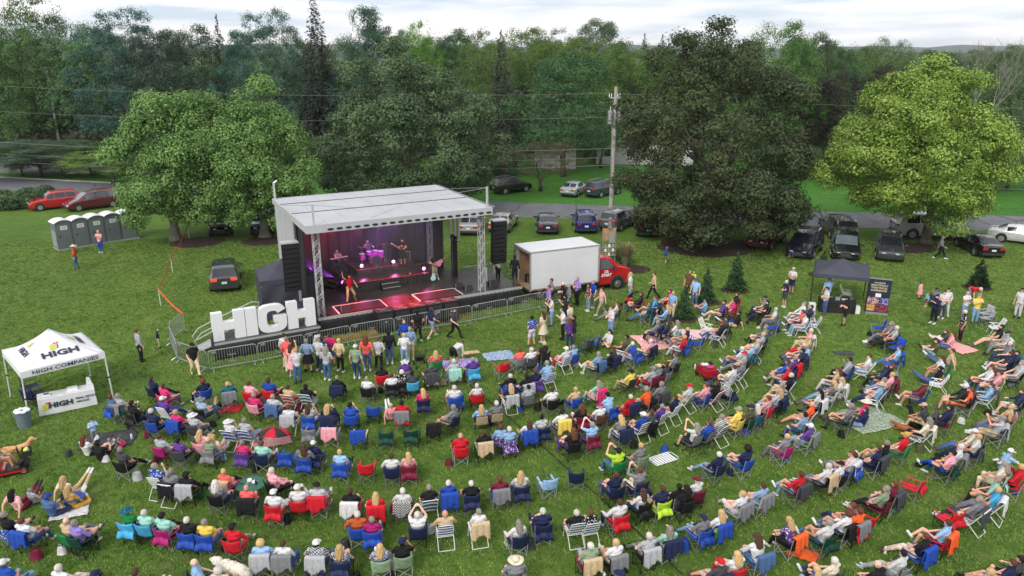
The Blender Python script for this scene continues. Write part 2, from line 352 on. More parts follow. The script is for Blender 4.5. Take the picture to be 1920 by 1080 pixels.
def quadmesh(name, v, mat):
    nq = len(v) // 4; me = bpy.data.meshes.new(name); me.vertices.add(len(v)); me.vertices.foreach_set('co', v.astype(np.float32).ravel())
    me.loops.add(nq * 4); me.loops.foreach_set('vertex_index', np.arange(nq * 4, dtype=np.int32)); me.polygons.add(nq)
    me.polygons.foreach_set('loop_start', np.arange(0, nq * 4, 4, dtype=np.int32)); me.polygons.foreach_set('loop_total', np.full(nq, 4, dtype=np.int32))
    me.update(calc_edges=True); me.materials.append(mat); return me
def crown(seed, rx, ry, rz, nclump, per, cr_, leaf, mat, shape='round', name='crown', boughs=0, flat=.8, low=1):
    """leaves gathered on clumps that sit on limbs through a lobed volume; centre at the origin"""
    rs = np.random.RandomState(seed)
    d = rs.normal(size=(nclump, 3)); d /= np.linalg.norm(d, axis=1, keepdims=True)
    lob = rs.normal(size=(7, 3)); lob /= np.linalg.norm(lob, axis=1, keepdims=True); lob[:, 2] = np.abs(lob[:, 2]) * .8
    bump = 1 + .16 * np.max(np.clip((d @ lob.T - .6) / .4, 0, 1), axis=1) - .10 * rs.uniform(0, 1, nclump)
    rad = rs.uniform(.12, 1, nclump) ** .4
    zf = d[:, 2] * rad
    prof = np.ones(nclump)
    if shape == 'cone': prof = np.clip(1.0 - (zf + .2) * .75, .12, 1.1)
    if shape == 'egg': prof = np.clip(1.04 - .38 * np.clip(zf, 0, 1), .3, 1)
    if shape == 'spread': prof = np.clip(1.0 - .28 * np.clip(-zf, 0, 1), .3, 1)
    C = d * rad[:, None] * bump[:, None]; C[:, 0] *= prof; C[:, 1] *= prof
    if boughs:      # limbs carry rounded masses of foliage with dark gaps between them
        g = np.arange(boughs) + .5; ph = np.arccos(1 - 1.75 * g / boughs); th = 2.39996 * g; B = np.c_[np.cos(th) * np.sin(ph), np.sin(th) * np.sin(ph), np.cos(ph)] + rs.normal(size=(boughs, 3)) * .16
        B /= np.linalg.norm(B, axis=1, keepdims=True); pb = np.ones(boughs)
        if shape == 'cone': pb = np.clip(1.0 - (B[:, 2] + .2) * .75, .1, 1.1)
        if shape == 'egg': pb = np.clip(1.04 - .38 * np.clip(B[:, 2], 0, 1), .3, 1)
        B *= rs.uniform(.66, .92, (boughs, 1)); B[:, 0] *= pb; B[:, 1] *= pb
        br_ = (1.25 / math.sqrt(boughs)) * rs.uniform(.8, 1.35, boughs); k_ = rs.randint(0, boughs, nclump); k_[rs.uniform(size=nclump) < .22] = -1
        dd = rs.normal(size=(nclump, 3)); dd /= np.linalg.norm(dd, axis=1, keepdims=True); dd += B[k_] * .55 + np.array([0, 0, .25]); dd /= np.linalg.norm(dd, axis=1, keepdims=True)
        Cb = B[k_] + dd * (br_[k_] * rs.uniform(.75, 1.05, nclump))[:, None] * np.array([1, 1, flat]); C = np.where((k_ < 0)[:, None], C * .8, Cb); d = np.where((k_ < 0)[:, None], d, dd)
    C = C / np.percentile(np.abs(C), 99.3, axis=0) * .95
    if low < 1: z_ = np.where(C[:, 2] < 0, C[:, 2] * low, C[:, 2]); C[:, 2] = (z_ - z_.min()) / (np.percentile(z_, 99.3) - z_.min()) * 1.9 - .95
    C *= np.array([rx, ry, rz])
    outw = d * np.array([1 / rx, 1 / ry, 1 / rz]); outw /= np.linalg.norm(outw, axis=1, keepdims=True)
    P = []; NN = []
    for i in range(nclump):
        k = max(4, int(per * rs.uniform(.6, 1.3))); q = rs.normal(size=(k, 3)); q /= np.linalg.norm(q, axis=1, keepdims=True)
        c = cr_ * rs.uniform(.65, 1.35); q2 = q * np.array([1, 1, .62]) * c * rs.uniform(.55, 1.05, (k, 1))
        P.append(C[i] + q2); nn = q * .9 + outw[i] * .5 + np.array([0, 0, .45]) + rs.normal(size=(k, 3)) * .35; NN.append(nn)
    P = np.concatenate(P); NN = np.concatenate(NN); return quadmesh(name, quads(P, NN, leaf, rs), mat)
def conifer(seed, h, r, levels, mat, leaf=.22, drop=.25, name='crown', per=34, top=.04):
    rs = np.random.RandomState(seed); P = []; NN = []
    for l in range(levels):
        f = l / (levels - 1); z = h * (.06 + .94 * f); R_ = r * ((1 - f) ** .8 + top) * rs.uniform(.82, 1.12); nb = max(4, int(11 * (1 - f) + 4))
        for b in range(nb):
            a = rs.uniform(0, 6.283); ln = R_ * rs.uniform(.65, 1.12); k = max(5, int(per * ln / r)); t = rs.uniform(.15, 1, k) ** .7
            dx, dy = math.cos(a), math.sin(a); wd = .13 * ln * (1.1 - t * .7)
            x = dx * ln * t + rs.normal(size=k) * wd; y = dy * ln * t + rs.normal(size=k) * wd; zz = z - drop * ln * t ** 1.5 + rs.normal(size=k) * (.05 * ln + .008 * h) + .1 * ln * t ** 4
            P.append(np.c_[x, y, zz]); NN.append(np.c_[rs.normal(size=k) * .4 + dx * .3, rs.normal(size=k) * .4 + dy * .3, np.ones(k)])
    return quadmesh(name, quads(np.concatenate(P), np.concatenate(NN), leaf, rs, .45), mat)
def trunk_mesh(h, r, forks, spread, mat, seed=0):
    rr = random.Random(seed); mb = MB(); mb.tube([(0, 0, -.1), (.03, 0, h * .3), (rr.uniform(-.2, .2), rr.uniform(-.2, .2), h * .95)], r, 9, r1=r * .35); mb.cyl((0, 0, -.05), r * 1.5, .5, 10, r2=r)
    for k in range(forks):
        a = 6.283 * k / forks + rr.uniform(-.4, .4); z0 = h * rr.uniform(.25, .7); s = spread * rr.uniform(.6, 1)
        p = [(0, 0, z0), (math.cos(a) * s * .4, math.sin(a) * s * .4, z0 + s * .35), (math.cos(a) * s, math.sin(a) * s, z0 + s * .8)]
        mb.tube(p, r * .42, 6, r1=r * .1)
        for q in range(2):
            b = a + rr.uniform(-.8, .8); mb.tube([p[1], (p[1][0] + math.cos(b) * s * .4, p[1][1] + math.sin(b) * s * .4, p[1][2] + s * .45)], r * .2, 5, r1=r * .05)
    return mb.mesh('trunk', True, [mat])
TREEG = 'trees growing behind the road'
def tree(name, label, loc, crown_me, cz, trunk_me, group=None, scale=(1, 1, 1), rz=0, color=(1, 1, 1), cat='tree'):
    o = empty(name, loc, rz, label, cat, group); o.scale = scale
    link('trunk', trunk_me, o); c = link('crown', crown_me, o, (0, 0, cz)); c.color = (*color, 1); return o
# near trees on the concert side of the road
def big(name, label, px, py, topy, botz, hw_px, key, seed, n, per, cr_, leaf, shape='round', bark='bark', dx=0, ry=None, group='big lawn trees', bg_=40, low=.7):
    p = at(px, py); top = height_at(px, topy, p.y); dist = p.y * CP + (CH - top * .5) * SP; rx = hw_px / F * dist; cz = (top + botz) / 2; rz_ = (top - botz) / 2
    cm = crown(seed, rx, ry or rx * .92, rz_, n, per, cr_, leaf, LM[key], shape, boughs=bg_, low=low)
    o = tree(name, label, p, cm, cz, trunk_mesh(cz * 1.05, .42, 7, rx * .6, M[bark], seed), group); o.children[1].location.x = dx; return o
big('maple_tree', 'light green maple tree behind the row of portable toilets', 366, 450, 172, 1.2, 132, 'maple', 1, 1500, 66, .75, .092, 'egg', 'barkgrey', dx=-1.6, bg_=44)
big('maple_tree', 'light green maple tree close to the left end of the stage', 497, 446, 146, 1.0, 112, 'maple', 2, 1400, 66, .75, .092, 'egg', 'barkgrey', ry=5, bg_=40)
big('linden_tree', 'tall broad dark green tree right behind the white stage roof', 772, 395, 80, .4, 178, 'dark', 3, 1900, 64, .8, .105, 'round', ry=8, bg_=60, low=.5)
big('beech_tree', 'huge dark olive brown tree with red and black cars parked under its left and right', 1325, 453, 52, .2, 186, 'beech', 4, 2500, 66, .75, .095, 'round', ry=8.6, bg_=120, low=.5)
big('maple_tree', 'bright yellow green maple shading the big silver car', 1697, 457, 108, 1.5, 170, 'lime', 5, 1800, 68, .75, .095, 'egg', dx=1.6, ry=7, bg_=56, low=.75)
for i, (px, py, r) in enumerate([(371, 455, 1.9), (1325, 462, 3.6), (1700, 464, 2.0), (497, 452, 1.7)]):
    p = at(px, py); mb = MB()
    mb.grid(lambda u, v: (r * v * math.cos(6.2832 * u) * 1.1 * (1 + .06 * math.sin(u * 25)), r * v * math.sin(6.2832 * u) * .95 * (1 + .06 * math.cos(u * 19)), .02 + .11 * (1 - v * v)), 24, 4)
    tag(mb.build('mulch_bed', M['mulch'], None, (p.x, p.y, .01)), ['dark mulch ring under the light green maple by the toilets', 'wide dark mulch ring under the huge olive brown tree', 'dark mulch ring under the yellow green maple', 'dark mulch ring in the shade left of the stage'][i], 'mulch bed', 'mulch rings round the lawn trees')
# shared crowns for the trees beyond the road
def pr(seed, key, shape='round', n=680, per=62, c=.12, lf=.0125, bg_=30, flat=.8): return crown(seed, 1, 1, 1, n, per, c, lf, LM[key], shape, boughs=bg_, flat=flat)
PROT = dict(d1=pr(11, 'green'), d2=pr(12, 'green', 'egg'), d3=pr(13, 'grey', 'round', bg_=24), d4=pr(14, 'bright', 'egg', bg_=26), d5=pr(15, 'purple'), d6=pr(16, 'dark', bg_=24), d7=pr(17, 'rust', 'round', 300, 60, .13, .013),
            d8=pr(18, 'red', 'round', 300, 60, .13, .013), d9=pr(19, 'lime', 'round', 360, 70), p1=pr(21, 'pine', 'cone', 560, 80, .10, .011, 34, .4), p2=pr(22, 'pine', 'egg', 560, 80, .10, .011, 30, .45),
            s1=conifer(23, 1, .21, 60, LM['spruce'], .010, .42, per=60), s2=conifer(24, 1, .15, 56, LM['spruce'], .010, .3, per=46))
TR = trunk_mesh(1, .035, 6, .34, M['bark'], 5)
TW = {'d1': 'round green tree', 'd2': 'tall green tree', 'd3': 'grey green spreading tree', 'd4': 'bright green tree', 'd5': 'dark purple leaved tree', 'd6': 'very dark green tree', 'd7': 'rusty olive small tree',
      'd8': 'dark red leaved shrub', 'd9': 'yellow green bushy tree', 'p1': 'blue green pine', 'p2': 'dense blue green pine', 's1': 'dark spruce with drooping boughs', 's2': 'slim pointed spruce'}
BACK = [  # centre x, top y, half width, distance, crown, colour factor, where
 (18, 42, 60, 118, 'd1', (.9, 1, 1.1), 'at the left end of the wood'), (95, -12, 62, 122, 'd2', (.9, 1, 1.15), 'second from the left end of the wood, highest there'), (170, 40, 55, 120, 'd6', (1.1, 1.3, 1.4), 'between the highest left tree and a pine'),
 (235, 10, 62, 112, 'p2', (1, 1, 1.1), 'with rounded top above the parked red cars'), (300, 56, 55, 110, 'd3', (.8, .8, .85), 'beside the round topped pine on the left'), (368, 44, 52, 114, 'd3', (.75, .75, .75), 'left of the slim pointed spruce'),
 (422, 30, 26, 116, 's2', (1, 1, 1), 'rising above the left light green maple'), (455, 52, 44, 112, 'p1', (1, 1, 1), 'just right of the slim pointed spruce'), (515, 12, 48, 108, 'p2', (1, 1.05, 1.1), 'above the maple next to the stage'),
 (565, 62, 40, 118, 'd6', (1.2, 1.2, 1.2), 'between the tall pine and the tall spruce'), (600, -8, 52, 106, 's1', (1, 1, 1), 'tallest of all, above the stage roof'), (655, 66, 40, 120, 'd6', (1.2, 1.2, 1.2), 'just right of the tallest spruce'),
 (697, 6, 56, 108, 'p1', (1.05, 1.05, 1), 'leaning over the dark tree behind the stage'), (752, 52, 30, 124, 'd4', (.9, .8, .6), 'in the gap right of the leaning pine'), (792, 34, 34, 112, 'd2', (1.5, 1.4, .9), 'with upright twigs right of the leaning pine'),
 (850, 50, 50, 116, 'd4', (.75, .7, .7), 'above the dark tree behind the stage, to its right'), (905, 52, 44, 104, 'd2', (1, 1, .9), 'behind the right corner of the stage roof'), (940, 60, 40, 94, 's1', (1.4, 1.5, 1.2), 'weeping over the small rusty tree'),
 (985, 46, 52, 120, 'd1', (1, .95, .7), 'beyond the weeping spruce'), (1040, 50, 46, 132, 'd2', (1.1, 1, .7), 'left of the far round top'), (1058, 92, 76, 93, 'd4', (.8, .8, .8), 'leafy and low, left of the utility pole'),
 (1120, 32, 46, 160, 'd3', (1, 1, .8), 'with round top standing out above the others'), (1100, 66, 60, 126, 'd1', (1.1, 1.05, .7), 'above the top of the utility pole'), (1165, 72, 52, 118, 'd2', (1, 1, .7), 'right of the top of the utility pole'),
 (1215, 80, 40, 140, 'd9', (.5, .6, .5), 'in the gap left of the huge olive tree'), (1255, 88, 46, 122, 'd4', (1.1, 1, .5), 'touching the huge olive tree on its left'), (1205, 64, 22, 190, 's2', (1, 1, 1), 'small far off left of the huge olive tree'), (1238, 66, 24, 200, 's2', (1, 1, 1), 'small far off touching the huge olive tree'),
 (1452, 34, 56, 92, 'd1', (1, 1, .9), 'peeping over the right shoulder of the huge olive tree'), (1508, 58, 46, 96, 'd3', (.8, .8, .6), 'right of the huge olive tree, beside a green one'), (1560, 72, 48, 104, 'd4', (.8, .75, .8), 'above the purple leaved tree'),
 (1572, 136, 54, 90, 'd5', (1, 1, 1), 'right of the huge olive tree'), (1655, 118, 42, 104, 'd5', (1.1, 1, 1.1), 'behind the yellow green maple'), (1645, 68, 34, 140, 'd6', (1.3, 1.2, .9), 'round topped above the distant purple tree'),
 (1610, 84, 40, 128, 'd1', (.9, .9, .8), 'between two purple leaved trees'), (1700, 92, 44, 150, 'd6', (1.4, 1.4, 1.2), 'beyond the top of the yellow green maple'), (1760, 106, 44, 160, 'd3', (.8, .9, .7), 'distant above the yellow green maple'),
 (1800, 92, 40, 190, 'd3', (.8, .9, .7), 'distant left of the bare tree'), (1850, 86, 44, 170, 'd6', (1.3, 1.3, 1.1), 'behind the bare tree'), (1905, 80, 44, 150, 'd1', (.8, .8, .8), 'at the right end of the wood'), (1900, 120, 60, 110, 'd6', (1, 1.1, .9), 'at the right end, dark, below the bare tree'),
 (1915, 205, 56, 84, 'd6', (.8, .85, .8), 'at the right end overhanging the road'), (1015, 265, 52, 83, 'd7', (1, 1, .9), 'with thin crown beside the road right of the stage'), (55, 262, 76, 93, 'd3', (.7, .85, .8), 'low and spreading at the left end of the road'),
 (192, 282, 60, 88, 'd9', (.62, .75, .7), 'arching over the road behind the red cars'), (122, 246, 62, 108, 'd8', (1, 1, 1), 'behind a parked silver car at the left'), (1130, 232, 30, 100, 'd6', (1.2, 1.2, 1), 'round, clipped, next to the house wall'),
 (1395, 120, 60, 118, 'd6', (1, 1, 1), 'hidden behind the huge olive tree'), (1330, 90, 60, 120, 'd1', (.8, .8, .7), 'behind the crown of the huge olive tree'), (225, 318, 34, 87, 'd1', (.8, .9, .6), 'small and low over the road behind the van')]
BACK += [(x, y, 38, D, k, c, wh) for x, y, D, k, c, wh in [
 (1500, 96, 170, 'd6', (1.2, 1.2, 1), 'far off in the line right of the huge olive tree'), (1735, 92, 230, 'd3', (.8, .9, .8), 'far off in the line above the yellow green maple'), (1590, 92, 210, 'd1', (.9, .9, .9), 'far off between the grey green crowns'), (1870, 96, 240, 'd3', (.8, .85, .8), 'far off below the bare tree'),
 (1665, 90, 260, 'd1', (.9, .9, .9), 'small far off above the purple crowns'), (1785, 98, 270, 'd6', (1.3, 1.3, 1.2), 'small far off on the skyline'), (880, 70, 150, 'd6', (1.2, 1.2, 1), 'in the second row behind the stage'), (1010, 74, 160, 'd1', (1, 1, .8), 'in the second row right of the stage'),
 (1140, 78, 170, 'd6', (1.3, 1.2, .9), 'in the second row by the utility pole'), (820, 66, 140, 'd1', (1, 1, .9), 'in the second row above the stage'), (330, 74, 134, 'p1', (1, 1, 1), 'in the second row left of the spruce'), (200, 66, 136, 'd1', (.9, 1, 1), 'in the second row left of the pine'),
 (60, 60, 140, 'd6', (1.2, 1.3, 1.3), 'in the second row at the left end'), (480, 70, 132, 'd6', (1.2, 1.2, 1.2), 'in the second row above the maples'), (940, 84, 140, 'd6', (1, 1, 1), 'in the second row by the weeping spruce'), (1290, 90, 160, 'd6', (1.2, 1.2, 1), 'in the second row behind the olive tree')]]
_f = random.Random(8)
_near = ['under the skyline pine', 'at the foot of the round topped pine', 'beneath the slim pointed spruce', 'behind the left maple crown', 'behind the second maple crown', 'at the foot of the tallest spruce', 'under the leaning pine', 'behind the dark tree by the stage', 'at the stage roof corner', 'behind the weeping spruce', 'behind the rusty tree', 'beyond the shed', 'beyond the pale house', 'left of the huge olive tree', 'behind the olive tree crown, left', 'behind the olive tree crown, right', 'behind the first purple tree', 'behind the second purple tree', 'left of the yellow green maple top', 'behind the yellow green maple top', 'below the distant skyline', 'below the bare tree', 'at the far right end', 'at the far left end', 'left of the blue green pine']
for i_, wh_ in enumerate(_near):
    x_ = [150, 260, 420, 330, 480, 600, 690, 800, 890, 950, 1010, 1070, 1130, 1200, 1270, 1460, 1560, 1640, 1690, 1750, 1800, 1860, 1915, 10, 205][i_]
    BACK.append((x_, (112 if x_ < 1000 else 128 if x_ > 1500 else 118) + _f.uniform(-8, 14), 52, (_f.uniform(122, 136) if x_ < 1150 else _f.uniform(135, 165)), _f.choice(['d6', 'd1', 'd2', 'd4']), (.75, .8, .75), 'filling the wood ' + wh_))
for i_, (x_, wh_) in enumerate([(250, 'under the left maple crown'), (315, 'behind the toilets and the road'), (385, 'between the two maple trunks'), (450, 'behind the second maple trunk'), (520, 'behind the left corner of the stage roof'), (590, 'in the dark gap behind the stage roof'), (650, 'behind the middle of the stage roof'), (715, 'behind the dark tree trunk'), (890, 'behind the right corner of the stage roof'), (18, 'behind the low tree at the left end'), (95, 'below the dark red shrub'), (150, 'right of the dark red shrub'), (1885, 'under the bare tree by the road')]):
    BACK.append((x_, 256 if 200 < x_ < 1000 else 262 if x_ < 200 else 236, 46, 93.5 if x_ < 1000 else 84, ['d1', 'd6', 'd2'][i_ % 3], (.75, .8, .7), 'low and bushy ' + wh_))
rb = random.Random(5)
for px, ty, hw, D, k, col, wh in BACK:
    X = (px - 960) / F * (D * CP + 2); top = height_at(px, ty, D); rx = hw / F * D
    s = k[0]; nm = {'p': 'pine_tree', 's': 'spruce_tree'}.get(s, 'deciduous_tree')
    if k == 'd8': nm = 'red_shrub'
    bushy = wh.startswith('low and bushy'); small = top < 7 and not bushy; bz = .3 if not small or k == 'd8' else 1.4
    o = empty(nm, (X, D, 0), rb.uniform(0, 6.28), f"{TW[k]} {wh}", 'shrub' if k == 'd8' else 'tree', TREEG)
    if s in 'dp':
        cz, rz_ = (top + bz) / 2, (top - bz) / 2 * .93; c = link('crown', PROT[k], o, (0, 0, cz)); c.scale = (rx * 1.6, rx * 1.6, rz_ * 1.04)
        t = link('trunk', TR, o); t.scale = (cz * 1.0 if not small else 5, cz if not small else 5, cz)
    else:
        c = link('crown', PROT[k], o, (0, 0, .5)); q = {'s1': .23, 's2': .17}[k]; c.scale = (rx * 1.25 / q, rx * 1.25 / q, top - .5); t = link('trunk', TR, o); t.scale = (8, 8, top * .8)
    c.color = (*[v * rb.uniform(.9, 1.1) for v in col], 1)
# undergrowth that closes the foot of the wood
und = crown(31, 78, 7, 6.5, 1500, 30, 2.0, .34, LM['dark'], 'round', 'undergrowth')
uo = link('undergrowth', und, None, (-44, 119, 4)); uo.rotation_euler.z = R(-10); uo.color = (1, 1, 1, 1); tag(uo, 'dark undergrowth closing the foot of the wood beyond the road', 'undergrowth', kind='stuff')
und2 = crown(32, 62, 9, 7, 1300, 30, 2.1, .36, LM['green'], 'round', 'undergrowth')
uo = link('undergrowth', und2, None, (80, 128, 3)); uo.color = (.8, .8, .8, 1); tag(uo, 'green undergrowth under the trees beyond the far lawn', 'undergrowth', kind='stuff')
# bare tree at the right end
def bare(seed, h):
    rr = random.Random(seed); mb = MB()
    def br(p, d, ln, r, lv):
        q = p + d * ln; mb.tube([p, (p + q) / 2 + Vector((rr.uniform(-.1, .1), rr.uniform(-.1, .1), 0)) * ln, q], r, 5, r1=r * .6, cap=False)
        if lv:
            for _ in range(3 if lv > 1 else 4):
                nd = (d + Vector((rr.uniform(-.75, .75), rr.uniform(-.75, .75), rr.uniform(-.1, .5)))).normalized(); br(q, nd, ln * rr.uniform(.6, .8), r * .55, lv - 1)
    br(Vector((0, 0, 0)), Vector((.05, 0, 1)), h * .34, .22, 5); return mb
p = Vector((53.5, 88, 0))
bo = empty('bare_tree', p, 0, 'bare leafless tree with pale branches above the right end of the wood', 'tree'); bare(4, 15.5).build('trunk', M['barkgrey'], bo)
# young evergreens on the lawn
YG = 'young evergreens planted on the lawn'
ym = conifer(41, 1, .40, 20, LM['young'], .045, .12, per=34, top=.05)
for (px, by, ty, hw, lb) in [(1378, 545, 476, 21, 'bright green young spruce behind the seated rows, tallest of its group'), (1323, 567, 504, 18, 'young pine between the piggyback pair and the tall young spruce'), (1281, 598, 538, 19, 'young pine directly behind the standing man in blue shirt'),
                         (1541, 516, 470, 16, 'young spruce half hidden by the black canopy'), (1833, 540, 488, 22, 'dark young spruce on the open lawn in front of the black sedan')]:
    p = at(px, by); hh = height_at(px, ty, p.y); o = empty('young_spruce', p, 0, lb, 'tree', YG); c = link('crown', ym, o, (0, 0, .05)); s_ = hw / F * p.y / .42; c.scale = (s_, s_, hh); t = link('trunk', TR, o); t.scale = (1.4, 1.4, hh * .8)
    if px == 1833: c.color = (.7, .6, .6, 1)
    MB().grid(lambda u, v: (.95 * v * math.cos(6.2832 * u), .8 * v * math.sin(6.2832 * u), .02 + .06 * (1 - v * v)), 18, 3).build('mulch', M['mulch'], o)
# clipped hedges at the left, a plume grass by the truck
def hedge(px0, px1, py, h, lb, seed):
    a, b = at(px0, py), at(px1, py); m_ = (a + b) / 2; ln = (b - a).length / 2
    me = crown(seed, ln, 1.1, h / 2, 240, 40, .34, .075, LM['dark'], 'round', 'hedge'); o = link('hedge', me, None, (m_.x, m_.y, h / 2 - .1)); o.color = (.9, 1, .9, 1); tag(o, lb, 'hedge', 'clipped hedges beside the road')
hedge(-20, 42, 393, 2.0, 'clipped dark hedge at the far left of the lawn', 51); hedge(38, 74, 390, 2.1, 'clipped dark hedge block left of the bright red car', 52); hedge(72, 102, 377, 1.6, 'small clipped hedge just behind the bright red car', 53)
rs = np.random.RandomState(7); p = at(1172, 500)
def plume(n, h, sp, seed):
    rs = np.random.RandomState(seed); v = []
    for i in range(n):
        a = rs.uniform(0, 6.283); l = rs.uniform(.1, 1) * sp; hh = h * rs.uniform(.6, 1); dx, dy = math.cos(a) * l, math.sin(a) * l; w_ = .012
        px_, py_ = -math.sin(a) * w_, math.cos(a) * w_; b0 = np.array([dx * .15, dy * .15, 0]); m1 = np.array([dx * .5, dy * .5, hh * .65]); t1 = np.array([dx, dy, hh])
        o_ = np.array([px_, py_, 0]); v += [b0 - o_, b0 + o_, m1 + o_, m1 - o_, m1 - o_, m1 + o_, t1 + o_ * 1.6, t1 - o_ * 1.6]
    return np.array(v)
og = link('ornamental_grass', quadmesh('ornamental_grass', plume(420, 1.7, .75, 2), plain('dry_plume', (.23, .19, .10), .9, var=.4, scale=3)), None, p); tag(og, 'tan feathery ornamental grass clump behind the red truck cab', 'plant')
p = at(1178, 505); mb_ = MB().grid(lambda u, v: (1.6 * v * math.cos(6.2832 * u), 1.2 * v * math.sin(6.2832 * u), .02 + .1 * (1 - v * v)), 18, 3).build('mulch_bed', M['mulch'], None, p); tag(mb_, 'small mulch bed round the ornamental grass', 'mulch bed')
sh = link('low_shrub', crown(55, 1.0, .8, .5, 60, 40, .28, .06, LM['dark'], 'round', 'low_shrub'), None, at(1160, 492) + Vector((0, 0, .45))); tag(sh, 'low dark shrub beside the ornamental grass', 'shrub')
# ------------------------------------------------------------------ vehicles
M['glass'] = plain('tinted_glass', (.012, .016, .02), .08, 0, var=0, spec=.9); M['glasslight'] = plain('pale_glass', (.10, .13, .15), .08, 0, var=0, spec=.9)
M['tyre'] = plain('tyre', (.015, .015, .015), .9, var=.1); M['rim'] = plain('alloy_rim', (.45, .46, .48), .3, .7, var=.05)
M['headlamp'] = plain('headlamp_glass', (.6, .62, .65), .1, .2, var=0); M['tail'] = plain('tail_lamp', (.42, .012, .012), .2, 0, var=0); M['taillit'] = plain('lit_tail_lamp', (.5, .02, .02), .2, 0, emit=(1, .03, .02), es=1.6, var=0)
M['plate'] = plain('number_plate', (.6, .62, .66), .5, var=.3, scale=60); M['trim'] = plain('dark_trim', (.03, .03, .033), .6, var=.1); M['chrome'] = plain('chrome', (.6, .6, .62), .15, .9, var=0)
def carpaint(name, col):
    m = plain(name, col, .25, .25, var=.04, scale=2, spec=.6); m.node_tree.nodes['Principled BSDF'].inputs['Coat Weight'].default_value = .8; return m
CP_ = {}
SHAPES = {  # length, width, profile stations (x from rear, belt z, roof z, roof half width factor), windows (side x ranges), windscreen x range, rear glass x range
 'suv': (4.6, 1.86, [(-2.3, .98, 1.0, .86), (-2.22, 1.04, 1.12, .84), (-1.85, 1.08, 1.60, .72), (-1.5, 1.08, 1.68, .71), (-.4, 1.06, 1.72, .72), (.35, 1.03, 1.66, .71), (1.1, 1.0, 1.08, .84), (1.7, .95, .99, .86), (2.15, .82, .84, .85), (2.3, .66, .68, .78)], [(-1.75, -.95), (-.88, .05), (.12, .72)], (.42, 1.08), (-2.2, -1.88)),
 'sedan': (4.75, 1.84, [(-2.37, .86, .9, .86), (-2.2, .94, 1.0, .85), (-1.75, .97, 1.06, .83), (-1.1, .96, 1.38, .70), (-.4, .94, 1.46, .68), (.3, .92, 1.42, .68), (1.05, .9, .97, .83), (1.7, .82, .87, .85), (2.2, .68, .7, .83), (2.37, .58, .6, .76)], [(-1.1, -.45), (-.38, .35)], (.36, 1.02), (-1.72, -1.14)),
 'van': (5.1, 2.0, [(-2.55, .98, 1.0, .88), (-2.5, 1.06, 1.15, .84), (-2.25, 1.1, 1.66, .77), (-1.8, 1.1, 1.74, .76), (-.3, 1.08, 1.76, .76), (.6, 1.04, 1.66, .74), (1.5, 1.0, 1.08, .84), (2.0, .88, .92, .86), (2.4, .74, .76, .84), (2.55, .62, .64, .76)], [(-2.15, -1.2), (-1.12, -.15), (-.08, .8)], (.68, 1.48), (-2.5, -2.28)),
 'pickup': (5.7, 1.98, [(-2.85, 1.08, 1.1, .9), (-2.8, 1.1, 1.12, .9), (-.7, 1.1, 1.12, .9), (-.62, 1.12, 1.74, .74), (.2, 1.1, 1.82, .74), (.65, 1.1, 1.74, .73), (1.3, 1.1, 1.16, .86), (2.2, 1.06, 1.1, .88), (2.75, .96, .98, .86), (2.85, .74, .76, .8)], [(-.55, .1), (.17, .75)], (.7, 1.26), (-.72, -.63))}
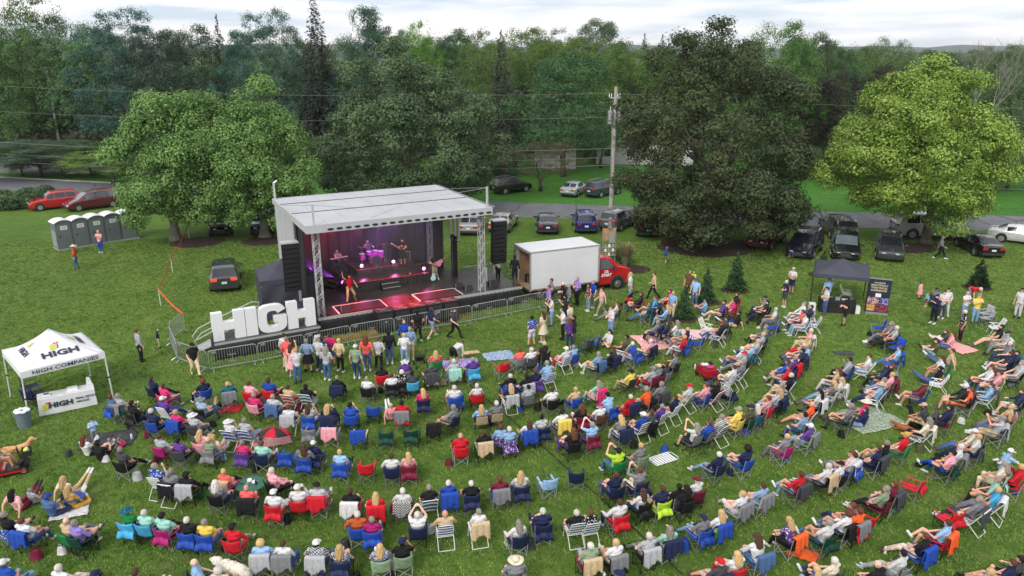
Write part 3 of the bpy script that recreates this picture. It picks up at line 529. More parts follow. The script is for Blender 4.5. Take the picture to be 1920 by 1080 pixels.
def car(kind, paintname, col, px, py, heading, label, trim=True, plate=True, taillit=False, roofrails=False, name='parked_car', cat='car', lightglass=False, z=None, roofcol=None, vinfo=None, scale=1):
    """px, py: the ground under the middle of the car; heading: direction the nose points, degrees from +x"""
    Ln, W, ST, SW, WS, RG = SHAPES[kind]
    if paintname not in CP_: CP_[paintname] = carpaint(paintname, col)
    pm = CP_[paintname]; p = at(px, py)
    o = empty(name, p, R(heading), label, cat, 'cars parked on the grass'); o.scale = (scale,) * 3
    hw = W / 2
    def sect(x):
        s0 = ST[0]
        for a, b in zip(ST, ST[1:]):
            if a[0] <= x <= b[0]:
                t = (x - a[0]) / (b[0] - a[0]); return [a[k] + (b[k] - a[k]) * t for k in (1, 2, 3)]
        return list((ST[0] if x < 0 else ST[-1])[1:])
    def plan(x): e = max(0, abs(x) / (Ln / 2) - .72) / .28; return hw * (1 - .13 * e * e)
    def pts(x):
        bz, rz_, rf = sect(x); w_ = plan(x); zb = .26 + (.10 if abs(x) > Ln / 2 - .12 else 0)
        return [(w_ * .93, zb), (w_ * .99, .42), (w_, .62 if bz > .75 else bz * .8), (w_ * .985, bz - .05), (w_ * .955, bz), (w_ * (rf + (.9 - rf) * .1 if rz_ - bz > .2 else rf), rz_ - (.06 if rz_ - bz > .2 else 0)), (w_ * rf * .86, rz_ - .012), (0, rz_ + .012)]
    xs = sorted({round(s[0], 3) for s in ST} | {round(-Ln / 2 + Ln * k / 22, 3) for k in range(23)})
    mb = MB(); rows_ = []
    for x in xs:
        q = pts(x); rows_.append([(x, -a, b) for a, b in q[:-1]] + [(x, 0, q[-1][1])] + [(x, a, b) for a, b in q[:-1][::-1]])
    n = len(rows_[0]); vs = [v for r in rows_ for v in r]
    fs = [(i * n + j, i * n + j + 1, (i + 1) * n + j + 1, (i + 1) * n + j) for i in range(len(xs) - 1) for j in range(n - 1)]
    fs += [(i * n, (i + 1) * n, (i + 1) * n + n - 1, i * n + n - 1) for i in range(len(xs) - 1)]
    fs += [tuple(range(n)), tuple(range(len(vs) - 1, len(vs) - n - 1, -1))]
    mb.add(vs, fs); mb.build('body', pm, o, smooth=False)
    def side_pt(x, s, sg, off=.012):   # s 0 at the belt, 1 at the roof edge
        q = pts(x); a, b = q[4], q[5]; return (x, sg * (a[0] + (b[0] - a[0]) * s + off), a[1] + (b[1] - a[1]) * s + off * .3)
    gm_ = M['glasslight'] if lightglass else M['glass']
    for sg in (-1, 1):
        for x0, x1 in SW:
            m_ = MB(); m_.grid(lambda u, v: side_pt(x0 + (x1 - x0) * u - .0 * v, .1 + .8 * v, sg), 6, 2, thick=.004 * sg)
            m_.build('side_window', gm_, o)
    def cross(x, t, off=.014):
        q = pts(x); r5 = q[5][0] * .93; return (x + (off if x > 0 else -off) * .6, t * r5, q[6][1] + off - .02 * abs(t) ** 3)
    for nm, (x0, x1), g_ in (('windscreen', WS, M['glasslight'] if lightglass else M['glass']), ('rear_window', RG, M['glass'])):
        m_ = MB(); m_.grid(lambda u, v: cross(x0 + (x1 - x0) * u, -1 + 2 * v), 6, 6, thick=.004); m_.build(nm, g_, o)
    if kind == 'pickup':
        MB().box((-2.7, -.8, 1.09), (-.75, .8, 1.135)).build('bed_cover', M['trim'], o)
    # wheels, arches
    wx = Ln * .295; wr = .35 if kind != 'pickup' else .4
    for x in (-wx, wx * 1.04):
        for sg in (-1, 1):
            MB().cyl((x, sg * (plan(x) - .03) - (0 if sg < 0 else 0), wr + .02), wr + .07, .035 * sg, 20, 'y').build('wheel_arch', M['trim'], o)
            t = MB().cyl((x, sg * (plan(x) - .2), wr), wr, .22 * sg, 22, 'y').build('wheel', M['tyre'], o)
            rm = MB(); rm.cyl((x, sg * (plan(x) + .015), wr), wr * .64, .012 * sg, 16, 'y')
            rm.cyl((x, sg * (plan(x) + .02), wr), wr * .2, .02 * sg, 8, 'y'); rm.build('rim', M['rim'], t)
    for sg in (-1, 1):
        bz = sect(Ln / 2 - .18)[0]; w_ = plan(Ln / 2 - .12)
        MB().grid(lambda u, v: (Ln / 2 - .02 - .42 * u, sg * (w_ * (.55 + .42 * min(1, u * 1.6 + .12)) + .012), (sect(Ln / 2 - .3 * u)[0]) - .20 + .16 * v), 5, 2, thick=.02 * sg).build('headlight', M['headlamp'], o)
        MB().box((Ln / 2 - .09, sg * w_ * .52 - .12, bz - .19), (Ln / 2 - .005, sg * w_ * .52 + .12, bz - .06)).build('headlight_lens', M['headlamp'], o)
        zt = .86 if kind in ('suv', 'van', 'pickup') else .72; wt = plan(-Ln / 2 + .1)
        hgt = .16 if kind != 'van' else .3
        MB().box((-Ln / 2 - .018, sg * wt * .72 - .17, zt), (-Ln / 2 + .1, sg * wt * .72 + .19, zt + hgt)).build('tail_light', M['taillit' if taillit else 'tail'], o)
        m_ = MB(); mx_ = WS[1] - .28; m_.ball((mx_, sg * (plan(mx_) + .12), 1.08 if kind != 'sedan' else .98), .1, 8, 6, (.7, 1.25, .8)); m_.build('mirror', pm, o)
    m_ = MB(); fz = sect(Ln / 2)[0]
    m_.box((Ln / 2 - .03, -.36, fz - .16), (Ln / 2 + .012, .36, fz - .02)); m_.box((Ln / 2 - .03, -.5, .34), (Ln / 2 + .012, .5, .46)); m_.build('grille', M['trim'], o)
    MB().box((Ln / 2 + .0, -.3, fz - .1), (Ln / 2 + .02, .3, fz - .075)).build('grille_bar', M['chrome'], o)
    MB().box((-Ln / 2 - .012, -hw * .86, .34), (-Ln / 2 + .03, hw * .86, .5)).build('rear_bumper', M['trim'], o)
    MB().box((-Ln / 2 - .03, -.16, .62 if kind == 'sedan' else .66), (-Ln / 2 - .01, .16, .76 if kind == 'sedan' else .8)).build('number_plate', M['plate'], o)
    if roofrails:
        for sg in (-1, 1):
            z_ = 1.72 if kind == 'suv' else 1.78; MB().tube([(-1.6, sg * hw * .62, z_ - .03), (-1.4, sg * hw * .62, z_ + .04), (.1, sg * hw * .62, z_ + .05), (.3, sg * hw * .62, z_)], .018, 6).build('roof_rail', M['alu'], o)
    return o
silver, graphite = (.36, .37, .38), (.045, .05, .055)
car('suv', 'red_paint', (.5, .012, .02), 105, 390, -142, 'bright red hatchback parked by the hedge, nose to the camera')
car('van', 'wine_paint', (.13, .012, .022), 176, 390, -136, 'dark wine red minivan beside the bright red hatchback', lightglass=True)
car('suv', 'slate_paint', (.045, .055, .062), 424, 532, 109, 'dark grey car with lit red tail lamps standing alone left of the stage', taillit=True)
car('suv', 'black_paint', (.008, .008, .01), 415, 434, -70, 'black car half hidden under the maple near the toilets'); car('suv', 'night_paint', (.012, .02, .05), 497, 432, -80, 'dark blue car under the maple at the left end of the stage')
car('sedan', 'silver_paint', silver, 330, 396, -160, 'silver car behind the toilets, seen through maple leaves'); car('sedan', 'white_paint_car', (.62, .63, .64), 365, 398, -165, 'white car behind the maple trunk, seen through leaves')
car('sedan', 'champagne_paint', (.36, .34, .29), 944, 428, 78, 'champagne sedan right behind the right hanging loudspeaker'); car('sedan', 'silver_paint', silver, 885, 432, 85, 'silver sedan seen between the stage posts')
car('sedan', 'navy_paint', (.012, .022, .05), 1025, 430, 90, 'dark navy car, first of the row right of the champagne sedan', roofcol=1)
car('suv', 'royal_paint', (.012, .02, .16), 1095, 429, 90, 'royal blue car with roof glare above the white truck'); car('suv', 'grey_paint', (.12, .125, .13), 1160, 426, 55, 'grey car parked at an angle by the utility pole', roofrails=True)
car('suv', 'black_paint', (.008, .008, .01), 1212, 436, 84, 'black car with red lamps under the left of the huge olive tree')
car('suv', 'maroon_paint', (.09, .008, .014), 1436, 460, -128, 'dark maroon car under the right of the huge olive tree', roofrails=True); car('van', 'midnight_paint', (.008, .012, .022), 1508, 474, -122, 'midnight blue minivan with bright windscreen reflections')
car('van', 'brown_paint', (.03, .024, .022), 1568, 440, 84, 'dark brown van in the second line behind a black minivan'); car('van', 'black_paint', (.008, .008, .01), 1583, 476, -112, 'black minivan just behind the black canopy', lightglass=True)
car('suv', 'graphite_paint', graphite, 1666, 480, -114, 'graphite car with silver grille beside the yellow green maple trunk'); car('suv', 'silver_paint', silver, 1738, 444, -6, 'big silver car parked sideways behind the maple trunk', scale=1.2)
car('sedan', 'black_paint', (.008, .008, .01), 1832, 472, 84, 'black sedan with red lamps near the right edge'); car('sedan', 'white_paint_car', (.62, .63, .64), 1915, 455, -35, 'white sedan cut by the right edge of the lawn')
car('sedan', 'pearl_paint', (.42, .48, .5), 1077, 364, 66, 'pale silver sedan beyond the road right of the rusty tree'); car('suv', 'bluegrey_paint', (.05, .055, .085), 1130, 366, 44, 'blue grey car beyond the road beside the pale sedan', roofrails=True)
car('suv', 'black_paint', (.008, .008, .01), 958, 360, 35, 'dark car beyond the road left of the rusty tree', roofrails=True); car('sedan', 'silver_paint', silver, 128, 300, 165, 'silver car in the lot behind the red shrub')
car('sedan', 'silver_paint', silver, 1200, 268, 160, 'silver car far off beyond the house roof')

# ------------------------------------------------------------------ box truck
def text_mesh(s, size, mat, parent, loc, rot, name='lettering', extrude=.004, align='CENTER', bold=0.0, xs=1.0, shear=0):
    cu = bpy.data.curves.new(name, 'FONT'); cu.body = s; cu.size = size; cu.extrude = extrude; cu.align_x = align; cu.align_y = 'CENTER'; cu.offset = bold; cu.shear = shear; cu.resolution_u = 2
    t = bpy.data.objects.new(name, cu); COL.objects.link(t); dg = bpy.context.evaluated_depsgraph_get(); me = bpy.data.meshes.new_from_object(t.evaluated_get(dg)); bpy.data.objects.remove(t)
    me.materials.clear(); me.materials.append(mat); o = link(name, me, parent); o.location = loc; o.rotation_euler = rot; o.scale = (xs, 1, 1); return o
M['boxwhite'] = plain('white_panel', (.62, .63, .65), .35, var=.05, scale=.8); M['redpaint'] = carpaint('truck_red', (.55, .012, .02))
tl = at(994, 546, .75); tr = at(1120, 529, .75); dv = tr - tl; rz = math.atan2(dv.y, dv.x); TLn = dv.length
o = empty('box_truck', (tl.x, tl.y, 0), rz, 'white box truck with red cab and open rear standing against the stage', 'truck')
BW, z0, z1 = 2.35, .80, 3.15
b = MB(); b.box((0, 0, z0), (TLn, .05, z1)); b.box((0, BW - .05, z0), (TLn, BW, z1)); b.box((-.02, -.02, z1), (TLn + .02, BW + .02, z1 + .05)); b.box((TLn - .06, .05, z0), (TLn, BW - .05, z1)); b.build('cargo_box', M['boxwhite'], o)
MB().box((.02, .05, z0 - .08), (TLn - .06, BW - .05, z0 + .02)).build('cargo_floor', M['plywood'], o)
MB().box((.3, .055, z0 + .02), (TLn - .08, .075, z1 - .1)).build('inner_lining', M['plywood'], o); MB().box((.3, BW - .075, z0 + .02), (TLn - .08, BW - .055, z1 - .1)).build('inner_lining', M['plywood'], o)
b = MB()
for y0 in (-.015, BW - .06): b.box((-.035, y0, z0 - .1), (.06, y0 + .075, z1 + .02))
b.box((-.035, -.015, z1 - .1), (.06, BW + .015, z1 + .055)); b.build('rear_frame', M['alu'], o)
b = MB(); b.box((0, -.012, z1 - .02), (TLn, -.022, z1 + .06)); b.box((0, -.012, z0 - .06), (TLn, -.024, z0 + .04)); b.build('edge_rail', M['alu'], o)
MB().box((TLn - .001, -.018, z0 - .02), (TLn + .12, BW + .018, z1 + .04)).build('front_edge', M['steel'], o)
for k in range(8):
    c = MB().box((.2 + k * TLn / 8, -.03, z0 - .045), (.42 + k * TLn / 8, -.025, z0 + .02)).build('reflector', plain('reflector_red', (.5, .03, .03), .4, var=0) if k == 0 else M['reflector'], o)
    if k == 0: M['reflector'] = c.data.materials[0]
MB().box((.1, .5, .5), (TLn + 1.9, BW - .5, .7)).build('chassis', M['trim'], o)
# cab: lofted nose in profile
cy0, cy1 = .18, BW - .18; prof = [(0, .55), (0, 2.28), (.5, 2.32), (1.0, 2.2), (1.5, 1.62), (2.25, 1.42), (2.5, 1.25), (2.58, .9), (2.58, .5), (2.3, .42), (.2, .42)]
b = MB(); b.prism([(TLn + .86 * .1 + x, z) for x, z in prof], cy0, cy1); cb = b.build('cab', M['redpaint'], o)
bv = cb.modifiers.new('b', 'BEVEL'); bv.width = .09; bv.segments = 3; bv.limit_method = 'ANGLE'
for yy in (cy0 - .012, cy1 + .004):
    MB().prism([(TLn + .86 * .35, 1.5), (TLn + .86 * .35, 2.12), (TLn + .86 * .95, 2.12), (TLn + .86 * 1.42, 1.62), (TLn + .86 * 1.42, 1.5)], yy, yy + .01).build('side_window', M['glasslight'], o)
    MB().prism([(TLn + .86 * .30, .6), (TLn + .86 * .30, 1.46), (TLn + .86 * .315, 1.46), (TLn + .86 * .315, .6)], yy, yy + .008).build('door_seam', M['trim'], o)
MB().grid(lambda u, v: (TLn + .86 * (1.13 + .46 * u), cy0 + .12 + (cy1 - cy0 - .24) * v, 2.2 - .555 * u), 2, 2, thick=.01).build('windscreen', M['glasslight'], o)
for x in (.75, TLn + .86 * 1.85):
    for yy, sg in ((.22, -1), (BW - .22, 1)):
        yo = cy0 - .03 if sg < 0 else cy1 + .03; t = MB().cyl((x, yo, .42), .42, -.26 * sg, 22, 'y').build('wheel', M['tyre'], o); rm = MB().cyl((x, yo + .004 * sg, .42), .25, .02 * sg, 16, 'y'); rm.cyl((x, yo + .02 * sg, .42), .1, .05 * sg, 10, 'y'); rm.build('rim', M['chrome'], t)
MB().cyl((TLn + .86 * 1.85, cy0 + .02, .46), .52, -.032, 22, 'y').build('wheel_arch', M['trim'], o)
for yy in (cy0 + .12, cy1 - .42): MB().box((TLn + .86 * 2.66, yy, .95), (TLn + .86 * 2.71, yy + .3, 1.15)).build('headlight', M['headlamp'], o)
MB().box((TLn + .86 * 2.66, cy0 + .5, .7), (TLn + .86 * 2.71, cy1 - .5, 1.2)).build('grille', M['trim'], o); MB().box((TLn + .86 * 2.62, cy0 - .03, .42), (TLn + .86 * 2.78, cy1 + .03, .62)).build('bumper', M['chrome'], o)
b = MB(); b.tube([(TLn + .86 * 1.32, cy0, 1.45), (TLn + .86 * 1.34, cy0 - .22, 1.5)], .015); b.box((TLn + .86 * 1.28, cy0 - .34, 1.4), (TLn + .86 * 1.36, cy0 - .16, 1.7)); b.build('mirror', M['trim'], o)
text_mesh('CB', .24, M['white'], o, (TLn + .86 * .86, cy0 - .02, 1.3), (R(90), 0, 0), bold=.008); text_mesh('START', .25, M['white'], o, (TLn + .86 * .86, cy0 - .02, 1.07), (R(90), 0, 0), bold=.01, shear=.2)
# gear inside the truck
for i, (x, y, w_, d_, h_, lb) in enumerate([(.5, .3, .6, .5, .7, 'black gear case inside the truck, near the rear'), (1.2, .9, .7, .6, 1.0, 'tall black gear case inside the truck'), (.45, 1.3, .5, .5, .5, 'low black gear case inside the truck')]):
    q = Matrix.Rotation(rz, 4, 'Z') @ Vector((x, y, 0)) + Vector((tl.x, tl.y, z0 + .02)); c = empty('gear_case', q, rz, lb, 'case', 'gear cases in the truck')
    MB().box((0, 0, 0), (w_, d_, h_)).build('case_body', M['black'], c)
    for a_ in (0, w_ - .02):
        for b_ in (0, d_ - .02): MB().box((a_ - .006, b_ - .006, 0), (a_ + .026, b_ + .026, h_ + .006)).build('case_edge', M['alu'], c)
# ------------------------------------------------------------------ people
def V(*a): return Vector(a)
def mir(v): return Vector((-v[0], v[1], v[2]))
def pose_seated(kneeL=(.13, .42, .50), kneeR=(.13, .42, .50), footL=(.14, .55, .08), footR=(.14, .55, .08),
                elL=(.29, -.02, .72), wrL=(.15, .24, .62), elR=(.29, -.02, .72), wrR=(.15, .24, .62), lean=0, turn=0, nod=0, dz=0):
    """left is -x; the figure looks along +y; hips over a seat 0.43 m high"""
    l = lean
    j = dict(pelvis=V(0, -.06, .50), belly=V(0, -.12 + l * .3, .66), chest=V(0, -.19 + l, .86), neck=V(0, -.22 + l * 1.3, 1.04), head=V(0, -.205 + l * 1.5, 1.19))
    j['shL'] = V(-.175, -.21 + l * 1.2, .99); j['shR'] = V(.175, -.21 + l * 1.2, .99)
    j['elL'] = mir(elL) + V(0, l, 0); j['elR'] = V(*elR) + V(0, l, 0); j['wrL'] = mir(wrL); j['wrR'] = V(*wrR)
    j['hipL'] = V(-.095, -.04, .50); j['hipR'] = V(.095, -.04, .50)
    j['knL'] = mir(kneeL); j['knR'] = V(*kneeR); j['anL'] = mir(footL); j['anR'] = V(*footR)
    for k in j: j[k].z += dz
    for k in ('anL', 'anR'): j[k].z = max(.07, j[k].z - dz) if dz else j[k].z
    j['turn'] = turn; j['nod'] = nod
    return j
def pose_stand(anL=(.11, 0, .08), anR=(.11, 0, .08), knL=(.11, .02, .48), knR=(.11, .02, .48), elL=(.26, -.03, 1.12), wrL=(.27, .08, .88),
               elR=(.26, -.03, 1.12), wrR=(.27, .08, .88), bend=0, turn=0, nod=0):
    b = bend; c, s = math.cos(b), math.sin(b)
    def up(x, y, z):
        y0, z0 = y, z - .92
        return V(x, y0 * c + z0 * s, .92 - y0 * s + z0 * c)
    j = dict(pelvis=V(0, 0, .93), belly=up(0, .01, 1.08), chest=up(0, 0, 1.28), neck=up(0, -.01, 1.47), head=up(0, .01, 1.62))
    j['shL'] = up(-.18, -.01, 1.41); j['shR'] = up(.18, -.01, 1.41)
    for k, q, m in (('elL', elL, -1), ('wrL', wrL, -1), ('elR', elR, 1), ('wrR', wrR, 1)): j[k] = up(m * q[0], q[1], q[2]) if b < .9 or 1 else V(m * q[0], q[1], q[2])
    j['hipL'] = V(-.09, 0, .90); j['hipR'] = V(.09, 0, .90)
    j['knL'] = mir(knL); j['knR'] = V(*knR); j['anL'] = mir(anL); j['anR'] = V(*anR); j['turn'] = turn; j['nod'] = nod
    return j
POSES = {
    's0': pose_seated(),
    's1': pose_seated(elL=(.32, -.06, .72), wrL=(.31, .2, .69), elR=(.32, -.06, .72), wrR=(.31, .2, .69), footL=(.16, .62, .08), footR=(.12, .5, .08), turn=.15),
    's2': pose_seated(kneeR=(.06, .44, .62), footR=(-.16, .66, .38), wrL=(.05, .3, .66), wrR=(.04, .26, .66), turn=-.1),
    's3': pose_seated(kneeL=(.1, .44, .46), kneeR=(.1, .44, .46), footL=(.1, .88, .1), footR=(.06, .88, .1), wrL=(.08, .12, .66), wrR=(.06, .12, .66)),
    's4': pose_seated(elL=(.24, .12, .95), wrL=(.1, .24, 1.16), elR=(.24, .12, .95), wrR=(.08, .24, 1.18)),
    's5': pose_seated(lean=.16, elL=(.22, .06, .66), wrL=(.06, .42, .6), elR=(.22, .06, .66), wrR=(.05, .42, .6), nod=.25),
    's6': pose_seated(elR=(.3, -.04, .74), wrR=(.12, .05, 1.05), wrL=(.12, .2, .63), turn=-.5, kneeL=(.18, .4, .5), footL=(.2, .5, .08)),
    's7': pose_seated(kneeL=(.04, .45, .60), footL=(-.12, .78, .3), elL=(.27, -.1, .74), wrL=(.0, .14, .7), elR=(.27, -.1, .74), wrR=(.04, .16, .72), turn=.45),
    's8': pose_seated(kneeL=(.22, .38, .5), kneeR=(.22, .38, .5), footL=(.2, .4, .08), footR=(.2, .4, .08), elL=(.34, -.1, .76), wrL=(.33, .16, .70), elR=(.26, -.1, .74), wrR=(.02, .16, .68), nod=.12),
    'g0': pose_seated(kneeL=(.14, .36, .82), kneeR=(.16, .32, .80), footL=(.12, .52, .46), footR=(.14, .5, .46), wrL=(.06, .34, .84), wrR=(.06, .34, .84), elL=(.24, .06, .8), elR=(.24, .06, .8), lean=.05, dz=-.38),
    'g1': pose_seated(kneeL=(.12, .42, .58), kneeR=(.1, .44, .53), footL=(.1, .84, .46), footR=(.02, .86, .46), wrL=(.3, -.42, .46), wrR=(.3, -.42, .46), elL=(.3, -.34, .74), elR=(.3, -.34, .74), dz=-.38),
    'g2': pose_seated(kneeL=(.34, .26, .55), kneeR=(.34, .26, .55), footL=(-.06, .34, .46), footR=(-.08, .42, .46), wrL=(.08, .26, .62), wrR=(.08, .26, .62), lean=.04, dz=-.38),
    'k0': pose_seated(kneeL=(.12, .2, .48), kneeR=(.14, .26, .5), footL=(.1, -.24, .46), footR=(.12, -.22, .46), lean=.22, wrL=(.12, .5, .74), wrR=(.18, .42, .7), elL=(.26, .1, .84), elR=(.26, .1, .84), dz=-.38, nod=.3),
    't0': pose_stand(),
    't1': pose_stand(elL=(.27, .02, 1.14), wrL=(.02, .2, 1.18), elR=(.27, .02, 1.14), wrR=(.03, .23, 1.14), anL=(.13, .02, .08), anR=(.1, -.04, .08)),
    't2': pose_stand(anL=(.1, .34, .1), knL=(.1, .22, .5), anR=(.1, -.36, .14), knR=(.1, -.04, .48), wrL=(.26, -.14, .9), elL=(.25, -.12, 1.14), wrR=(.24, .26, .96)),
    't3': pose_stand(elR=(.34, .04, 1.56), wrR=(.26, .08, 1.82), anL=(.16, .02, .08), anR=(.16, -.02, .08), turn=.2),
    't4': pose_stand(elL=(.25, .1, 1.2), wrL=(.08, .3, 1.36), elR=(.25, .1, 1.2), wrR=(.08, .3, 1.36), nod=.1),
    't5': pose_stand(bend=1.35, elL=(.22, .3, 1.36), wrL=(.18, .52, 1.36), elR=(.22, .3, 1.36), wrR=(.18, .52, 1.3), anL=(.16, -.1, .08), anR=(.16, .14, .08), knR=(.15, .16, .5)),
    't6': pose_stand(elL=(.3, -.08, 1.16), wrL=(.19, .08, .97), elR=(.3, -.08, 1.16), wrR=(.19, .08, .97), anL=(.18, .05, .08), anR=(.15, -.05, .08), knL=(.14, .05, .48), turn=-.35),
    'guitar': pose_stand(elL=(.33, .05, 1.17), wrL=(.42, .28, 1.24), elR=(.29, -.02, 1.12), wrR=(.06, .22, 1.06), anL=(.2, .08, .08), anR=(.2, -.05, .08), nod=.25),
    'keys': pose_seated(elL=(.24, .1, .78), wrL=(.2, .36, .78), elR=(.24, .1, .78), wrR=(.2, .36, .78), nod=.15),
    'drum': pose_seated(kneeL=(.26, .36, .5), kneeR=(.26, .36, .5), elL=(.3, .08, .82), wrL=(.2, .36, .92), elR=(.32, .08, .9), wrR=(.26, .3, 1.1), nod=.1),
    'sing': pose_stand(elR=(.4, .02, 1.55), wrR=(.5, .06, 1.86), elL=(.36, -.04, 1.2), wrL=(.42, .14, 1.0), anL=(.42, -.12, .08), anR=(.3, .18, .08), knL=(.28, .12, .46), knR=(.22, .16, .47), bend=.12, nod=.2),
}
def capsule(mb, a, ra, b, rb, n=8):
    a, b = Vector(a), Vector(b)
    mb.ball(a, ra, n, 6); mb.ball(b, rb, n, 6)
    if (b - a).length > 1e-4: mb.tube([a, b], ra, n, r1=rb)
def head_matrix(j):
    return Matrix.Translation(j['head']) @ Euler((-j['nod'], 0, j['turn'])).to_matrix().to_4x4()
SEGS = [('torso', 'pelvis', 'belly'), ('torso', 'belly', 'chest'), ('torso', 'chest', 'neck'), ('torso', 'shL', 'shR'), ('uaL', 'shL', 'elL'), ('uaR', 'shR', 'elR'),
        ('faL', 'elL', 'wrL'), ('faR', 'elR', 'wrR'), ('thL', 'hipL', 'knL'), ('thR', 'hipR', 'knR'), ('snL', 'knL', 'anL'), ('snR', 'knR', 'anR')]
def build_pose(key):
    j = POSES[key]; mb = MB(); seated = key[0] in 'sgk' and key != 'sing'
    def ell(c, r, s): mb.ball(c, r, 12, 8, s)
    # trunk
    for t in range(5):
        p = j['pelvis'].lerp(j['belly'], t / 4); ell(p, 1, (.168 - .012 * t, .125 - .006 * t, .09))
        p = j['belly'].lerp(j['chest'], t / 4); ell(p, 1, (.152 + .013 * t / 1, .115 + .003 * t, .09))
    ell(j['chest'].lerp(j['neck'], .45), 1, (.17, .095, .08))
    capsule(mb, j['shL'], .058, j['shR'], .058)
    capsule(mb, j['chest'].lerp(j['neck'], .7), .062, j['head'] + V(0, -.02, -.03), .05)
    for s in 'LR':
        capsule(mb, j['sh' + s], .056, j['el' + s], .042); capsule(mb, j['el' + s], .041, j['wr' + s], .027)
        capsule(mb, j['hip' + s], .098, j['kn' + s], .062); capsule(mb, j['kn' + s], .058, j['an' + s], .038)
        ft = j['an' + s]; kd = (j['an' + s] - j['kn' + s]); fwd = V(0, 1, 0)
        tip = ft + (V(0, .15, -.035) if ft.z < .16 else V(0, .11, .09))
        if key == 'k0': tip = ft + V(0, -.14, -.02)
        j['tip' + s] = tip
        capsule(mb, ft + V(0, -.03, -.03), .036, tip, .03)
        # hand: palm, four fingers of unequal length and a thumb from the side of the palm
        d = (j['wr' + s] - j['el' + s]).normalized(); sd_ = d.cross(V(0, 0, 1))
        if sd_.length < .1: sd_ = V(1, 0, 0)
        sd_.normalize(); nrm = sd_.cross(d); inn = -sd_ if (s == 'R') == (sd_.x > 0) else sd_
        w0 = j['wr' + s]; palm = w0 + d * .075
        capsule(mb, w0 + d * .02, .024, palm, .033)
        for q, ln in zip((-.026, -.009, .009, .026), (.060, .074, .070, .052)):
            k0 = palm + sd_ * q + d * .012; k1 = k0 + d * ln * .55 - nrm * .008; k2 = k1 + d * ln * .35 - nrm * .026
            capsule(mb, k0, .0105, k1, .0095, 6); capsule(mb, k1, .0095, k2, .008, 6)
        k0 = w0 + d * .045 + inn * .026; k1 = k0 + d * .03 + inn * .028 - nrm * .01; capsule(mb, k0, .013, k1, .011, 6); capsule(mb, k1, .011, k1 + d * .026 - nrm * .012, .009, 6)
    # head with jaw, nose, ears
    hm = head_matrix(j); hb = MB()
    hb.ball((0, -.008, .022), 1, 14, 10, (.078, .098, .098)); hb.ball((0, .022, -.045), 1, 12, 8, (.058, .068, .065))
    hb.ball((0, .082, -.085), .022, 8, 6); capsule(hb, (0, .088, .018), .010, (0, .108, -.022), .015, 6)
    for sx in (-1, 1): hb.ball((sx * .08, -.005, -.005), 1, 8, 6, (.012, .022, .034))
    mb.add([hm @ Vector(v) for v in hb.v], hb.f)
    me = mb.mesh('pose_source'); ob = bpy.data.objects.new('pose_source', me); COL.objects.link(ob)
    rm = ob.modifiers.new('r', 'REMESH'); rm.mode = 'VOXEL'; rm.voxel_size = .0125
    sm = ob.modifiers.new('s', 'SMOOTH'); sm.iterations = 3; sm.factor = .5
    dc = ob.modifiers.new('d', 'DECIMATE'); dc.ratio = .2
    dg = bpy.context.evaluated_depsgraph_get(); body = bpy.data.meshes.new_from_object(ob.evaluated_get(dg))
    bpy.data.objects.remove(ob)
    body.name = 'person_body'; body.materials.clear()
    for m in (M['skin'], M['eye'], M['lip']): body.materials.append(m)
    n = len(body.vertices); co = np.empty(n * 3); body.vertices.foreach_get('co', co); co = co.reshape(-1, 3)
    nor = np.array([v.normal[:] for v in body.vertices])
    D = []; T = []; names = []
    for nm, a, b in SEGS:
        a, b = np.array(j[a]), np.array(j[b]); ab = b - a; t = np.clip(((co - a) @ ab) / max(ab @ ab, 1e-9), 0, 1)
        rad = {'t': .12, 'u': .05, 'f': .034}.get(nm[0], .07) if nm != 'thL' and nm != 'thR' else .085
        if nm[:2] == 'sn': rad = .05
        D.append(np.linalg.norm(co - (a + t[:, None] * ab), axis=1) - rad); T.append(t); names.append(nm)
    hd = np.linalg.norm(co - np.array(j['head']), axis=1) - .085; nk = np.array(j['neck'])
    nkd = np.linalg.norm(co - (nk * .55 + np.array(j['head']) * .45), axis=1) - .062
    best = np.argmin(np.array(D), axis=0); bd = np.min(np.array(D), axis=0)
    lab = np.array([names[b][:2] for b in best], dtype=object); tt = np.array(T)[best, np.arange(n)]
    lab[(hd < bd) | (nkd < bd)] = 'hd'
    for s in 'LR':
        wr, el = np.array(j['wr' + s]), np.array(j['el' + s]); d = (wr - el) / np.linalg.norm(wr - el)
        lab[(((co - wr) @ d) > 0.0) & (np.linalg.norm(co - wr, axis=1) < .24)] = 'ha'
        an, kn = np.array(j['an' + s]), np.array(j['kn' + s])
        near = (np.linalg.norm(co - an, axis=1) < .21)
        tp = np.array(j['tip' + s]); ab = tp - an; tq = np.clip(((co - an) @ ab) / (ab @ ab), 0, 1); ds = np.linalg.norm(co - (an + tq[:, None] * ab), axis=1)
        shin_t = ((co - kn) @ (an - kn)) / ((an - kn) @ (an - kn))
        lab[((ds < .075) & (shin_t > .9)) | (near & (shin_t > 1.0) & (lab == 'sn'))] = 'ft'
    # eyes and mouth as painted-in material faces of the one skin
    inv = np.array(hm.inverted()); loc = np.c_[co, np.ones(n)] @ inv.T
    mi = []
    for p in body.polygons:
        c = loc[list(p.vertices)].mean(axis=0); k = 0
        if c[1] > .06:
            if abs(abs(c[0]) - .031) < .014 and abs(c[2] - .012) < .011: k = 1
            elif abs(c[0]) < .024 and abs(c[2] + .048) < .009: k = 2
        mi.append(k)
    body.polygons.foreach_set('material_index', mi); body.polygons.foreach_set('use_smooth', [True] * len(mi))
    is_pel = (lab == 'to') & (((co - np.array(j['pelvis'])) @ (np.array(j['belly']) - np.array(j['pelvis']))) < .006)
    faces = [tuple(p.vertices) for p in body.polygons]
